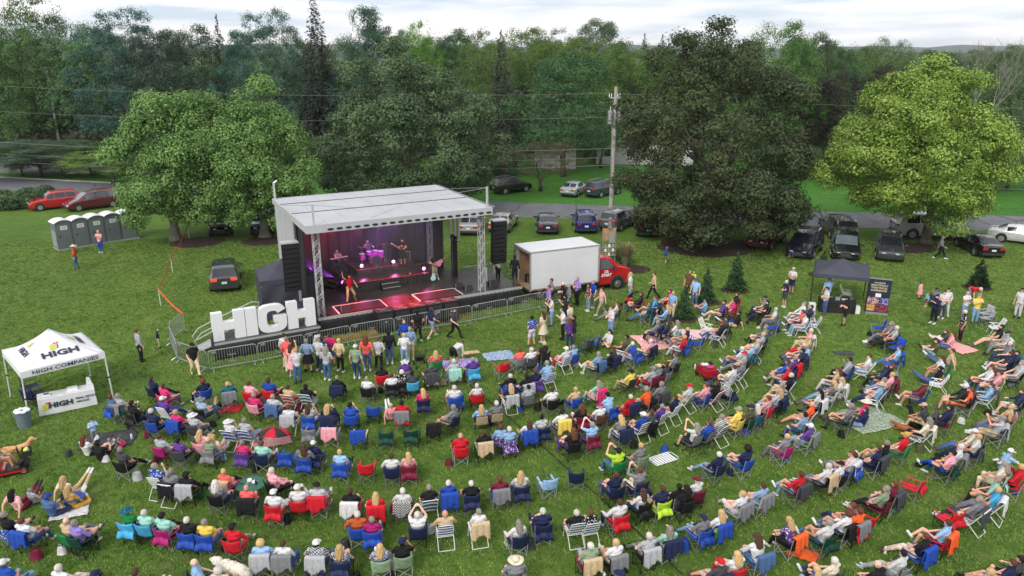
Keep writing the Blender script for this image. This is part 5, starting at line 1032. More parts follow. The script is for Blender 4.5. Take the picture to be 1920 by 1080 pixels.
# ------------------------------------------------------------------ the crowd, read off the photograph tile by tile
# each line: head x, head y (6x enlarged tile), hair, top, trousers, seat (kind:colour, + = cloth over the back, g = on the grass, st = standing), [pose] [turn in degrees]
CROWD = {
(0, 580, 6): '''
1540 255 r lgr blk st t0 0 0.98
1765 255 b nvy khk st t3 0 .55
1705 775 b nvy nvy q:nvy
1835 860 b hot gry q:hot
''',
(320, 580, 6): '''
235 395 c-blk-k blk crm st t2 -105
1270 305 b wht s-nvy st t0
1300 350 g cor crm st t0
1345 410 bL pnk dress st t3
1405 470 y wht jea st t4 60
1525 355 g ljn k-blk st t6
1665 275 b wht gry st t0
1655 350 g lgr~p djn st t6
1740 440 gL lgr jea st t1
1700 335 b nvy~f nvy st t0
1790 290 b hot s-jea st t0
1890 355 y tan blk st t6
360 805 rC nvy blk q:blu s6 70
640 840 y tea tea q:tea s6 40
880 830 b pnk nvy q:red
1100 805 b blu blk q:red s1
1320 865 b tan red b:red
1520 860 k blk gry b:tea
1870 765 g blk blk q:blk+nvy
''',
(640, 580, 6): '''
155 425 c-wht-g sge djn st t0
275 345 rL cor jea st t0
410 335 r lgr blk st t6
530 275 c-blk-k blk jea st t0
705 140 o blu jea st t0
770 235 g ljn s-crm st t0
700 280 y wht ljn st t1
855 40 c-blk-k blk blk st t6
1010 5 b nvy s-ljn st t2 -60
1265 5 r cgr blk st t2 -140
1355 400 b wht s-blk st t5 -70
1060 490 yL cor pnk q:grn
715 595 h-wht-w pur gry q:gry
450 645 k blk red q:red
285 780 g wht blk q:blk
565 740 b wht blk q:blk s6
680 715 w blk~f blk q:blk
795 720 k cgr gry q:sky
1010 635 c-grn-g cgr blk q:gry+cgr
1265 590 c-mnt-w lgr lbl q:gry+mnt
1480 570 g pur blu q:sky
1270 885 w wht wht q:blu
1215 915 y cor pnk g g0 0 .7
1525 850 w wht blk~f q:red
915 910 yL hot crm q:nvy
1900 740 w blk blu q:blu
1905 875 yL nvy nvy l:wht
''',
(960, 580, 6): '''
225 92 k blu~f s-wht st t6
350 50 bL crm dress st t0
580 22 kL wht blk st t4 60
655 115 rL pur djn st t1 -30
700 105 k blk cgr st t0 40
1120 -5 r wht~f ljn st t1 40
90 455 r cor ljn q:gry s3
215 455 w wht gry q:cgr s3
360 395 y blk blk q:blk
610 450 c-crm-w wht~f red l:blu s2
690 415 g lbl jea q:blu s2
425 635 g lbl lbl l:blu s5
265 700 r nvy blk q:pur
160 755 k blk blk q:blu
185 875 k lgr gry d:gry
450 910 b wht blk q:blk s6
715 895 y tan blk q:blu
975 815 gL mnt wht q:pnk+hot s1
1340 695 c-blk-k yel khk d:cgr s1
1590 665 c-gry-g lgr red q:mar s2
1650 650 c-tan-g gry blk q:mar
1735 615 b cgr gry q:gry
1840 510 r gry blk q:blk
1680 845 g gry cgr q:cgr s1
1560 915 gC org cgr q:blk s5
970 510 g ljn crm q:blk+jea s2
1140 455 bL blk nvy q:nvy+nvy
1075 260 kL wht s-tan g g2 70
1290 315 k olv blk b:wht s3
1400 395 w blu wht q:blu s5
1560 350 w pnk~p wht q:blk+nvy s7
1640 135 g gry nvy q:nvy+nvy
1755 150 b nvy tan q:cgr
1855 155 gL wht~s blk q:mnt s6
''',
(1280, 580, 6): '''
440 165 c-brn-b blk jea l:blu
50 232 o blk gry q:blu
20 312 y red wht q:blu
590 45 k blk khk g g1
500 110 k cgr tan q:blk
935 195 g gry blk q:blu s2
905 275 y lgr s-gry q:blk s3
845 345 o lgr blu l:blu
785 400 o lbl lgr q:tea
665 440 w wht jea q:blk
700 495 c-red-g lgr gry q:blk s3
680 600 g gry jea l:wht
580 650 b wht~f djn l:blu s2
545 815 g gry~p blk q:nvy s5
385 835 b blk blk b:red
262 850 r pnk jea q:blu
80 855 c-red-w wht tan b:grn
1395 65 kL wht ljn l:blu
1350 20 r cor djn q:nvy
1440 245 w pnk~p tan q:wht+wht
1430 310 o tan red q:crm
1360 400 o gry jea q:gry+lbl s2
1350 470 k nvy gry q:nvy+nvy
1270 545 g pur wht q:pur+red
1180 590 b blu gry q:blu
1195 650 r red khk q:blu s7
1215 750 w blk tan l:blu s3
1120 850 g gry tan q:nvy s1
1095 920 yL lgr ljn q:nvy+nvy s2
1545 935 kL wht gry q:blk+wht s7
1700 820 yL gry ljn q:wht s3
1790 785 yL wht jea q:wht+wht
1755 680 rL tan wht q:blk s3
1880 570 k lgr blk q:blu s3
''',
(1600, 580, 6): '''
430 155 gL gry gry q:blk+blk s3
485 210 w lgr blk q:cgr s3
520 432 r lbl jea q:blu+blu s3
180 530 b wht ljn b:wht s3
435 650 r blk~p jea q:cgr s3
375 635 c-blu-b nvy blk q:blk s3
440 730 y pnk ljn q:mar+mar s3
345 800 g lgr jea q:gry s3
308 855 h-tan-g lbl djn l:sky s3
1015 240 r cgr blk g g0
1085 270 rL pnk jea g g2
905 355 b olv ljn g g0
1060 460 r tan jea g g1
1055 550 bL wht s-tan q:grn s5
920 655 kT blk jea g g1
800 835 c-blk-g mar khk q:blu s2
1255 45 w blk~f blk st t0
1665 205 k blk s-khk q:wht s3
1740 275 c-nvy-g lgr gry q:wht+wht s3
1765 380 w gry djn q:cgr s3
1765 505 b nvy lgr q:blk s3
1850 480 k nvy blk q:tea+tea s3
1885 630 g lgr s-gry d:blk s0 0 1.1
1560 660 rL wht nvy q:gry s3
1650 715 b pnk jea q:crm s3
1560 855 b lbl djn l:wht+cgr s1
1250 875 c-wht-o blk s-tan q:blk+blk s3
1330 895 r org org q:blk s3
1900 930 b nvy s-wht q:blk s3
''',
(0, 740, 6): '''
1240 20 r jea djn q:blu
1330 15 g lgr khk q:grn s2
1485 100 k blk djn q:blk s3
1705 195 w nvy djn q:blu s3
1830 50 c-wht-g pur blu l:wht~f s3
1795 465 b lgr gry q:mag s3
1030 285 b lbl gry st t4 -120 .62
975 465 rL wht blk g g2
1125 515 k blk blk g g0
1280 455 b lgr hot g g2 0 .7
1355 625 g cgr blk q:blk s3
1745 815 g blu~f jea l:wht s6
1890 880 g gry jea b:wht s1
''',
(320, 740, 6): '''
335 50 h-gry-g lbl~f jea q:blk s7
935 0 g hot blk q:pnk
1150 20 g lgr~p gry q:blu+jea s1
1325 135 r wht blk l:red s2
1555 135 bL lgr wht q:blu
1770 140 yL nvy nvy q:nvy+nvy
55 195 y hot blk q:blu+blu
245 225 h-wht-w lgr jea q:cgr s3
650 295 h-wht-g wht jea b:blu s3
830 290 g lgr ljn b:blu s3
330 425 yL pnk crm q:pnk
515 450 yL crm crm g g1
420 500 c-tan-y sge jea q:gry s2
80 505 k pur nvy q:cgr s3
800 525 g hot blk q:pur s1
1020 545 r mnt gry q:nvy s1
1495 590 bL gry blk q:blu s7
1600 545 c-wht-g nvy jea q:nvy s8
1900 645 y lbl blk q:blu
590 855 yT cor blk q:mag s3
1140 855 w pnk blk q:blk s0 -35
170 895 c-blk-k blk blk q:olv s3
10 870 g gry gry q:blk s3
''',
(640, 740, 6): '''
550 95 o pnk wht g g1 0 .9
680 90 k red red q:red
100 125 k blu gry q:blu
1255 135 g gry khk q:nvy s0 45
1575 135 yL lbl jea d:tan
1745 100 w gry gry d:tan
1340 470 o red blk q:red s2
1605 430 b blk ljn q:sge+tan s7
1790 355 rC lbl blk q:pur~f
1890 395 w lbl blk q:pur~f
560 690 b wht blk q:nvy s1
750 670 yL pnk blk q:mar s7
''',
(960, 740, 6): '''
190 300 bL wht lbl q:blu+blu
335 255 k lgr~f blk q:nvy s6
565 190 c-blk-k wht wht q:blk+yel s6
780 135 rL blk wht q:mar
995 115 c-mag-w wht blu q:brn
1120 35 k lbl nvy q:blu s5
1335 15 w red red q:red s8
900 345 g lbl djn q:mar s4
690 415 rL blk pur q:blk s3
1260 290 yL gry wht q:nvy+nvy s5
1480 220 c-wht-g blu djn l:brn s2
1195 630 c-blk-k lim jea q:grn s4
1450 570 y gry cgr q:sge s3
1690 120 g pur s-gry l:grn s3
1570 195 b cgr pur q:blk s3
1840 30 b nvy s-tan l:wht s3
100 895 yL wht ljn q:nvy s6
1170 905 r nvy jea q:nvy s2
1440 855 r gry crm q:nvy s4
''',
(1280, 740, 6): '''
155 355 gL wht~p s-blk d:gry s4
300 315 r blu blk d:gry s1
440 250 g gry~s pur b:nvy s1
630 175 c-sge-g yel crm q:yel
760 150 c-nvy-g olv blk q:dgn s7
845 120 wL gry hot q:tea s3
965 35 r red~p blk q:red s1
410 660 w nvy ljn q:nvy s3
725 605 kC nvy jea q:blu s2
1450 115 o org s-khk l:tea s3
1380 225 k ljn jea q:dgn s3
1440 350 c-wht-w pur ljn q:sge+gry s3
1175 465 y gry gry q:mag s3
1890 135 g gry cgr q:dgn s2
1905 660 r pnk~p gry q:gry+wht s7
1640 795 w wht gry d:blk s3
1785 770 c-blk-g wht wht q:blk s1
1330 900 b red ljn q:cgr+cgr s2
165 945 c-mar-w wht s-tan q:mar s3
''',
(1600, 740, 6): '''
100 75 h-crm-y hot jea g g2
105 150 b nvy ljn g g2
870 135 c-tan-b cgr tan q:blk+cgr s5
850 285 gL crm blk b:gry+crm s3
590 460 c-mus-g red s-gry q:grn s3
375 535 g blk s-gry q:grn s2
290 605 b nvy nvy q:nvy s3
25 675 b wht blu q:blu
1085 150 k nvy djn q:mar s3
1675 265 c-gry-g lgr s-khk q:gry+lgr s4
1730 205 yL brn jea q:brn s3
1785 130 y tan gry q:pnk s3
1365 405 c-wht-g crm jea q:blk s3
1410 470 y wht nvy q:nvy s3
1200 595 w wht blk q:gry+gry s3
1115 655 k pnk blu q:dgn s7
1740 605 c-wht-g lbl red g k0 -150
1700 780 gL crm crm q:mnt s3
1890 815 y red blk q:red s6
''',
(0, 900, 6): '''
190 90 kL pnk~f mar g g1
370 90 g lgr gry g g2 0 .7
810 70 yL mus mus g g2
770 -40 yL crm tan g g1
570 155 c-blu-r jea djn g g2
50 395 g blk ljn q:blu~f s2
245 450 r wht jea q:blu+blu s3
745 455 o tan gry q:grn s3
840 485 g lav blk q:dgn s3
1425 335 h-tea-g grn blu q:sky s3
1620 355 w mnt blk q:sky s3
1830 405 k mnt blk q:mag s3
40 950 c-wht-g blu ljn q:blu s8
665 990 w wht crm q:wht s3
1070 1060 c-nvy-k sge blk q:sge s3
1530 1045 b gry blk q:blk s3
''',
(320, 900, 6): '''
505 30 wL gry jea q:blk s3
850 85 o cor s-khk q:blk+blk s2
1155 145 c-wht-k wht wht q:red s1
1430 95 c-wht-y wht jea q:red s6
1645 65 c-blk-g lgr gry q:red+red s7
180 445 w blk sge q:blu s3
380 465 g yel s-khk q:blu s3
690 530 c-blk-k red sge q:red s3
1010 695 yC lbl ljn q:lgr+lgr s3
1260 705 b wht jea q:blu+gry s8
1640 715 c-wht-k nvy~p jea q:nvy+lgr s8
1900 755 yL nvy~p ljn q:nvy s2
270 925 o lbl nvy q:nvy s0 -60
540 1000 wC crm crm q:wht s3
''',
(640, 900, 6): '''
100 125 b blk blk q:red+wht~s
385 165 yL red ljn q:red+red
690 115 w wht~p gry q:blk+blk~p
985 90 g blk blk b:tea
1205 25 w blu blk q:blu+blu
1460 30 w blk ljn q:nvy
1785 -15 r mar blk q:blu+gry
180 390 w rst blk q:blu
340 430 g mag blk q:blu s7
855 385 w wht djn q:nvy s4
1165 375 o tan blk l:blu
1545 350 g wht~s ljn l:red s7
435 745 yL blu~p blk q:sge
685 700 c-nvy-k blk blk q:sge s6
''',
(960, 900, 6): '''
75 475 gL wht tan q:nvy
345 355 w nvy djn q:nvy s2
725 355 w blk gry l:tea
890 355 r blk~f crm l:tea
1210 255 b wht djn q:red s8
1475 125 bL wht jea q:blk
1690 105 b nvy lgr q:lim s3
1880 60 k blk blk q:cgr s3
1780 545 gL mnt tan q:nvy+nvy s6
1540 635 w lgr gry q:blk+lgr s3
1165 715 y wht tan q:blk s7
880 745 w sge ljn q:mar+tan
40 905 h-crm-g gry jea q:gry
1220 1065 c-nvy-k nvy nvy q:nvy
''',
(1280, 900, 6): '''
905 55 b ljn ljn q:lgr+gry s3
670 155 y wht wht q:lgr+gry s3
40 95 kL blk blk q:blk s3
240 415 c-nvy-b gry ljn q:blu s3
430 370 yL wht djn q:grn+blu s3
1270 495 yL pur~f blk q:blk+org s5
1640 485 g wht~f jea q:dgn s3
1860 375 rC wht~f jea q:blk+blk s2
895 700 bL wht jea q:jea+jea s5
610 835 yL wht red q:red s3
430 935 c-red-o cgr s-lgr q:lgr s3
1705 895 w crm djn q:nvy s2
1510 1000 yL jea ljn q:blk s3
1905 290 r gry djn q:blk s7
''',
(1600, 900, 6): '''
470 40 r mar ljn q:cgr+cgr s3
370 100 g sge blk q:mar s3
1060 490 b lbl s-nvy q:red+org s2
810 635 r blk crm q:blu+blu s3
560 825 k wht lgr q:gry s3
360 1015 o blk gry q:blk s5
1630 105 y sky gry b:wht+wht s3
1420 215 g gry cgr b:wht s3
1620 0 g mnt blk q:sge s3
1530 1045 y lbl nvy q:blu s3
1790 930 b nvy s-nvy q:nvy s3
1880 880 k cgr s-blk q:blk s3
60 360 r org gry q:red+gry s3
''',
(960, 320, 4): '''
890 782 yL wht ljn st t0 180
1070 775 r tan blk st t2 -20
1160 572 b blu s-nvy st t0 150 .8
1335 768 g brn blk st t0 60
1365 765 y lim lim st t4 60 .72
1382 822 c-pur-g lbl jea st t0 60
297 830 b gry nvy st t1 20
277 880 r lav nvy st t0 20
385 855 o blk blk st t1 30
430 865 g gry djn st t0 30
492 815 g lav blk st t1 30
578 860 k mar~f ljn st t0 30
612 838 g blu sge st t0 30
675 885 b pnk~f khk st t2 30
300 965 b wht ljn st t4 40
402 945 k dgn blk st t4 20
435 1015 r crm lbl st t0 0
1210 910 o lbl crm st t0 60
970 930 b blk djn q:red s2
1075 955 r sky tan q:blu s3
1110 985 g nvy crm q:blk s3
1035 1000 r tea jea q:grn s3
1165 1020 yL lbl ljn q:cgr s3
1185 905 r red blk q:red
1435 975 kL lbl jea g g0
790 990 rL wht gry q:blk s3
1690 925 b blk s-gry q:red s3
1590 990 k pur crm q:blk s3
1665 980 k hot gry q:red s3
1900 950 c-blk-g gry nvy q:blk s3
1915 985 k blk blk q:blk s3
''',
(1440, 320, 4): '''
1310 505 g gry blk st t2 150
180 608 y blu s-nvy st t5 70 .62
192 742 w wht s-nvy st t1 30
140 832 w nvy s-cgr st t1 30
462 825 g lbl cgr st t3 -90
446 885 k wht~p jea st t1 20
597 958 c-blk-k blk s-blk st t1 -10
268 1003 g wht ljn q:blu s3
325 1020 b nvy ljn q:wht s3
1150 850 k pnk dress st t0 120 .6
1268 885 c-blk-g gry gry q:cgr s0 -130
1200 925 y lbl s-nvy st t0 0 .5
1328 908 b wht cgr st t1 60
1355 892 k wht wht st t6 90
1272 945 k nvy blk st t4 40
1498 922 o wht ljn st t4 120
1585 895 w red gry st t5 100
1582 945 g yel ljn st t4 100
1908 905 kL wht wht st t0 30
60 1035 w wht gry q:gry s3
''',
}
STAGE_AIM = Vector((-6.5, 45.5, 0))
EMPTY = {   # chairs nobody sits on: seat x, seat y (6x tile), kind:colour, turn
(0, 580, 6): '370 960 q:nvy 40\n', (640, 580, 6): '1800 660 q:red 0\n',
(960, 580, 6): '905 370 q:blu 20\n820 400 q:cgr 0\n',
(1280, 580, 6): '990 200 q:blu 0\n270 200 l:crm 160\n150 370 q:blu 0\n1460 170 l:blu 0\n',
(1600, 580, 6): '270 200 q:blu 0\n1480 90 q:lgr 0\n1600 190 l:wht~f 0\n470 420 q:blu 40\n940 830 l:wht 0\n',
(320, 740, 6): '1590 440 q:gry 0\n1820 440 q:gry+pnk 0\n1330 700 q:blu 0\n',
(640, 740, 6): '370 190 q:blu 0\n510 470 q:dgn 0\n800 450 q:dgn -10\n1030 390 q:red+blk 0\n210 470 q:tan+blu 0\n290 830 q:red 0\n1290 60 q:blu 0\n',
(960, 740, 6): '720 920 q:nvy -25\n390 1000 q:lbl 0\n',
(0, 900, 6): '', (1600, 900, 6): '1050 420 q:red -20\n90 470 q:red 0\n640 60 q:red 0\n', (1440, 320, 4): '1625 1065 q:lgr 20\n590 915 l:tan 150\n'}
def face_stage(p): d = STAGE_AIM - p; return math.atan2(-d.x, d.y)
rng = random.Random(11); MASSED = 76
SEAT_POSES = ['s0', 's1', 's2', 's7', 's8', 's0', 's6', 's1', 's3']
rows = []
for (tx, ty, sc_), txt in CROWD.items():
    for ln in txt.strip().splitlines():
        a = ln.split(); px, py = tx + float(a[0]) / sc_, ty + float(a[1]) / sc_
        rows.append((px, py, a[2:]))
for px, py, a in rows:
    hair, top, bot, seat = a[:4]; pk = a[4] if len(a) > 4 else None; turn = float(a[5]) if len(a) > 5 else 0; s = float(a[6]) if len(a) > 6 else 1.0
    if seat == 'st':
        pk = pk or 't0'; hz = (1.62 if pk != 't5' else 1.0) * s; p = at(px, py, hz)
        rz = face_stage(p) + R(turn) + rng.uniform(-.2, .2)
        if pk == 't5': p = p - Vector((-math.sin(rz), math.cos(rz), 0)) * .6 * s
        p.z = 0
        person(p, rz, hair, top, bot, pk, rng, s, shoe=None)
    elif seat == 'g':
        pk = pk or 'g0'; p = at(px, py, .82 * s if pk != 'k0' else .95); rz = face_stage(p) + R(turn) + rng.uniform(-.25, .25)
        p.z = 0; person(p, rz, hair, top, bot, pk, rng, s)
    else:
        p = at(px, py, 1.2); rz = face_stage(p) + R(turn) + rng.uniform(-.1, .1); f = Vector((-math.sin(rz), math.cos(rz), 0))
        p.z = 0; p += f * .2
        cc, _, dr = seat[2:].partition('+')
        if pk is None or (pk == 's3' and rng.random() < .5): pk = rng.choice(SEAT_POSES)
        q = person(p, rz, hair, top, bot, pk, rng, s)
        chair(seat[0], cc, p, rz, rng); CHAIRS[-1]['who'] = PEOPLE[-1]; PEOPLE[-1]['seat'] = CHAIRS[-1]['name']
        if not dr and rng.random() < .10: dr = rng.choice(['blk', 'cgr', 'gry', 'nvy', 'tan', 'lgr'])
        if dr: drape(dr, p, rz, rng); DRAPES[-1]['who'] = PEOPLE[-1]
_bag = {}
def small_bag(p, f, rz, who):
    v = rng.randrange(3)
    if v not in _bag:
        s = .8 + v * .15; b = MB(); b.grid(lambda a, h: ((.17 - .05 * h) * s * math.cos(6.2832 * a) * (1.3 - .1 * v), (.17 - .05 * h) * s * .8 * math.sin(6.2832 * a), .004 + .28 * s * h + .02 * math.sin(a * 19)), 12, 4); b.ball((0, 0, .27 * s), 1, 10, 4, (.14 * s, .09 * s, .03))
        _bag[v] = (b.mesh('bag_body', True, [M['nylon']]), MB().tube([(-.08 * s, 0, .28 * s), (-.04, 0, .40 * s), (.05, .02, .39 * s), (.09 * s, 0, .28 * s)], .009, 5).mesh('strap', False, [M['nylon']]))
    c = rng.choice(['blk', 'cgr', 'nvy', 'blk', 'wht', 'mar', 'tan', 'blu', 'olv', 'lgr']); s_ = rng.choice((-1, 1)); r = Vector((math.cos(rz), math.sin(rz), 0))
    o = empty('bag', p + r * s_ * rng.uniform(.40, .46) - f * rng.uniform(-.1, .35), rng.uniform(0, 6)); link('bag_body', _bag[v][0], o, color=COLS[c][0]); link('strap', _bag[v][1], o, color=[k * .7 for k in COLS[c][0]])
    DRAPES.append(dict(o=o, name=COLS[c][1], pos=Vector(o.location), who=who, side='right' if s_ > 0 else 'left'))
for _p in [q for q in PEOPLE if q['pk'][0] == 's' and q['pos'].length < 44]:
    if rng.random() < .28: rz_q = _p['o'].rotation_euler.z; small_bag(_p['pos'], Vector((-math.sin(rz_q), math.cos(rz_q), 0)), rz_q, _p)
for (tx, ty, sc_), txt in EMPTY.items():
    for ln in txt.strip().splitlines():
        a = ln.split(); p = at(tx + float(a[0]) / sc_, ty + float(a[1]) / sc_, .45); p.z = 0
        rz = face_stage(p) + R(float(a[3])); cc, _, dr = a[2][2:].partition('+')
        chair(a[2][0], cc, p, rz, rng)
        if dr: drape(dr, p, rz, rng); DRAPES[-1]['who'] = None

# past about 300 people in view the small, overlapping ones of the far seated rows become one mass, and so do their chairs
def mass(name, roots, label, cat):
    vs, fl, col, base = [], [], [], 0; loops = []; tot = []
    for o in roots:
        for x in [o] + list(o.children):
            if x.type != 'MESH': continue
            m = Matrix.LocRotScale(o.location, o.rotation_euler, o.scale)
            if x is not o and x != o: m = m @ (Matrix.LocRotScale(x.location, x.rotation_euler, x.scale))
            me = x.data; n = len(me.vertices); c = np.empty(n * 3); me.vertices.foreach_get('co', c); c = c.reshape(-1, 3); A = np.array(m); c = c @ A[:3, :3].T + A[:3, 3]
            k = len(me.loops); li = np.empty(k, dtype=np.int32); me.loops.foreach_get('vertex_index', li); t = np.empty(len(me.polygons), dtype=np.int32); me.polygons.foreach_get('loop_total', t)
            mt = x.material_slots[0].material if x.material_slots else None
            cc = (.75, .76, .78) if mt == M['white'] else (.02, .02, .022) if mt == M['black'] else tuple(x.color[:3])
            vs.append(c); loops.append(li + base); tot.append(t); col.append(np.tile([*cc, 1.0], (k, 1))); base += n
    vs, loops, tot, col = map(np.concatenate, (vs, loops, tot, col)); me = bpy.data.meshes.new(name); me.vertices.add(len(vs)); me.vertices.foreach_set('co', vs.ravel()); me.loops.add(len(loops)); me.loops.foreach_set('vertex_index', loops)
    me.polygons.add(len(tot)); me.polygons.foreach_set('loop_start', np.r_[0, np.cumsum(tot)[:-1]].astype(np.int32)); me.polygons.foreach_set('loop_total', tot); me.polygons.foreach_set('use_smooth', [True] * len(tot))
    a = me.color_attributes.new('dye', 'FLOAT_COLOR', 'CORNER'); a.data.foreach_set('color', col.ravel()); me.update(calc_edges=True)
    if 'dyed' not in M:
        m_, nt, b, L = newmat('dyed_cloth'); b.inputs['Roughness'].default_value = .8; at_ = N(nt, 'ShaderNodeAttribute', attribute_name='dye'); L(at_.outputs['Color'], b.inputs['Base Color']); M['dyed'] = m_
    me.materials.append(M['dyed'])
    for o in roots:
        for x in list(o.children): bpy.data.objects.remove(x)
        bpy.data.objects.remove(o)
    return tag(link(name, me), label, cat, kind='stuff')
seated = sorted((p for p in PEOPLE if p['pk'][0] in 's' and 'seat' in p), key=lambda p: -p['pos'].length)[:MASSED]
ids = {id(p) for p in seated}; cs = [c for c in CHAIRS if c['who'] is not None and id(c['who']) in ids and c['o'] not in PROTO.values()]
bad = {id(c['who']) for c in CHAIRS if c['who'] is not None and id(c['who']) in ids and c['o'] in PROTO.values()}
seated = [p for p in seated if id(p) not in bad]; ids = {id(p) for p in seated}
for d in DRAPES:
    if d.get('who') is not None and id(d['who']) in ids: d['who'] = None; d['far'] = True
PEOPLE[:] = [p for p in PEOPLE if id(p) not in ids]; mass('seated_crowd', [p['o'] for p in seated], 'far rows of small seated people overlapping one another before the young spruces', 'crowd')
cid = {id(c) for c in cs}; CHAIRS[:] = [c for c in CHAIRS if id(c) not in cid]; mass('crowd_chairs', [c['o'] for c in cs], 'folding chairs under the far rows of seated people', 'chairs')
# ------------------------------------------------------------------ the mobile stage
SA = R(27.8); SO = at(597, 597, 1.1); SO.z = 0
stage = empty('mobile_stage', SO, SA, 'white roofed mobile concert stage with black curtains and open front', 'stage')
SM = Matrix.Translation(SO) @ Matrix.Rotation(SA, 4, 'Z')
def S(x, y, z=0): return SM @ Vector((x, y, z))
DZ, W_, D_, RZ = 1.1, 9.85, 7.6, 6.18
M['deck'] = plain('black_stage_deck', (.04, .032, .03), .42, var=.45, scale=3, spec=.5); M['curtain'] = plain('black_curtain', (.022, .022, .025), .8, var=.3, scale=1.5); M['skirt'] = plain('black_skirt', (.018, .018, .021), .6, var=.3, scale=3, bump=.5)
M['roofw'] = plain('stage_roof_white', (.43, .44, .465), .45, var=.07, scale=.6); M['truss'] = plain('truss_aluminium', (.5, .51, .52), .4, .4, var=.1)
# deck with side wing on the right
b = MB(); b.box((0, 0, DZ - .08), (W_ + .1, D_, DZ)); b.box((W_ + .103, .0, DZ - .08), (12.4, 5.0, DZ - .003)); b.build('deck', M['deck'], stage)
b = MB(); b.box((-.02, -.05, DZ - .14), (12.42, -.003, DZ + .02)); b.build('deck_edge', M['truss'], stage)
def skirt(u, v): x = 12.35 * u; return (x, -.03 + .03 * math.sin(x * 9) * v + .02 * math.sin(x * 23 + v * 3), (DZ - .14) * (1 - v) + .03)
MB().grid(skirt, 150, 5, thick=-.01).build('skirt', M['skirt'], stage, smooth=True)
b = MB(); b.box((-.02, .0, .04), (.0, D_, DZ - .08)); b.build('side_skirt', M['skirt'], stage)
# roof: three long panels with dark gutters, slight slope up to the back
def rz_(y): return RZ + .0 * y
RY0, RY1 = -.35, 8.05
for a_, c_ in ((RY0, 3.05), (3.2, 6.0), (6.15, RY1)):
    MB().grid(lambda u, v: (-.35 + (W_ + .75) * u, a_ + (c_ - a_) * v, rz_(a_ + (c_ - a_) * v)), 10, 1, thick=.07).build('roof_panel', M['roofw'], stage)
for k in range(9):
    for y0_, y1_ in ((RY0, 3.05), (3.2, 6.0), (6.15, RY1)): x_ = .8 + k * 1.2; MB().add([(x_, y0_, rz_(y0_) + .071), (x_ + .03, y0_, rz_(y0_) + .071), (x_ + .03, y1_, rz_(y1_) + .071), (x_, y1_, rz_(y1_) + .071), (x_, y0_, rz_(y0_) + .09), (x_ + .03, y0_, rz_(y0_) + .09), (x_ + .03, y1_, rz_(y1_) + .09), (x_, y1_, rz_(y1_) + .09)], [(4, 5, 6, 7), (0, 1, 5, 4), (1, 2, 6, 5), (2, 3, 7, 6), (3, 0, 4, 7)]).build('roof_seam', M['roofw'], stage)
for y in (3.05, 6.0): MB().box((-.3, y, rz_(y) - .05), (W_ + .35, y + .15, rz_(y) + .082)).build('roof_gutter', M['trim'], stage)
b = MB(); b.box((-.38, RY0 - .06, RZ - .34), (W_ + .42, RY0, RZ + .09)); b.box((-.38, RY1, RZ - .2), (W_ + .42, RY1 + .06, RZ + .1)); b.build('roof_fascia', M['roofw'], stage)
for x in (-.38, W_ + .36): MB().add([(x, RY0, RZ - .3), (x + .06, RY0, RZ - .3), (x + .06, RY1, RZ - .2), (x, RY1, RZ - .2), (x, RY0, RZ + .08), (x + .06, RY0, RZ + .08), (x + .06, RY1, RZ + .1), (x, RY1, RZ + .1)], [(0, 1, 2, 3), (4, 7, 6, 5), (0, 4, 5, 1), (1, 5, 6, 2), (2, 6, 7, 3), (3, 7, 4, 0)]).build('roof_side', M['roofw'], stage)
for k in range(20): MB().prism([(.9 + k * .48 + .17 * math.cos(a_ * .449), RZ - .2 + .065 * math.sin(a_ * .449)) for a_ in range(14)], RY0 - .075, RY0 - .062).build('fascia_hole', M['black'], stage)
b = MB()
for k in range(12): b.box((-.3 + (W_ + .5) * k / 11, RY0, RZ - .16), (-.24 + (W_ + .5) * k / 11, RY1, RZ - .06))
b.build('roof_rib', M['truss'], stage)
# left end wall of the trailer (white) and back curtain
b = MB(); b.box((-.30, 5.2, .35), (-.22, D_ + .35, RZ - .1)); b.box((-.30, 3.2, 3.6), (-.22, 5.1, RZ - .1)); b.build('end_wall', M['roofw'], stage)
b = MB(); b.box((-.2, 3.4, DZ), (-.08, 3.55, RZ - .1)); b.box((-.2, 5.0, DZ), (-.08, 5.15, RZ - .1)); b.build('end_post', M['truss'], stage)
def bk(u, v): x = .1 + (W_ - .1) * u; return (x, 7.7 + .09 * math.sin(x * 8.2) + .05 * math.sin(x * 19 + 2 * math.sin(v * 4)), DZ + .02 + (RZ - DZ - .2) * v)
MB().grid(bk, 190, 10, thick=.02).build('back_curtain', M['curtain'], stage, smooth=True)
def sdc(u, v): y = 2.4 + 5.4 * u; return (.05 + .07 * math.sin(y * 9), y, DZ + .02 + (RZ - DZ - .2) * v)
MB().grid(sdc, 70, 6, thick=-.02).build('side_curtain', M['curtain'], stage, smooth=True)
def sdc2(u, v): y = 5.9 + 2.0 * u; return (W_ - .1 + .07 * math.sin(y * 9), y, DZ + .02 + (RZ - DZ - .2) * v)
MB().grid(sdc2, 40, 6, thick=.02).build('side_curtain', M['curtain'], stage, smooth=True)
def sdc3(u, v): y = 3.6 + .9 * u; return (W_ - .1 + .07 * math.sin(y * 12), y, DZ + .02 + 2.6 * v)
MB().grid(sdc3, 24, 6, thick=.02).build('side_curtain', M['curtain'], stage, smooth=True)
b = MB()
for y in (3.4, 4.0, 4.7): b.box((W_ - .08, y, 3.4), (W_ + .02, y + .1, RZ - .1))
b.box((W_ - .08, 3.4, 3.4), (W_ + .02, 4.8, 3.5)); b.box((W_ - .08, 4.4, DZ), (W_ + .02, 4.5, 3.4)); b.build('side_frame', M['truss'], stage)
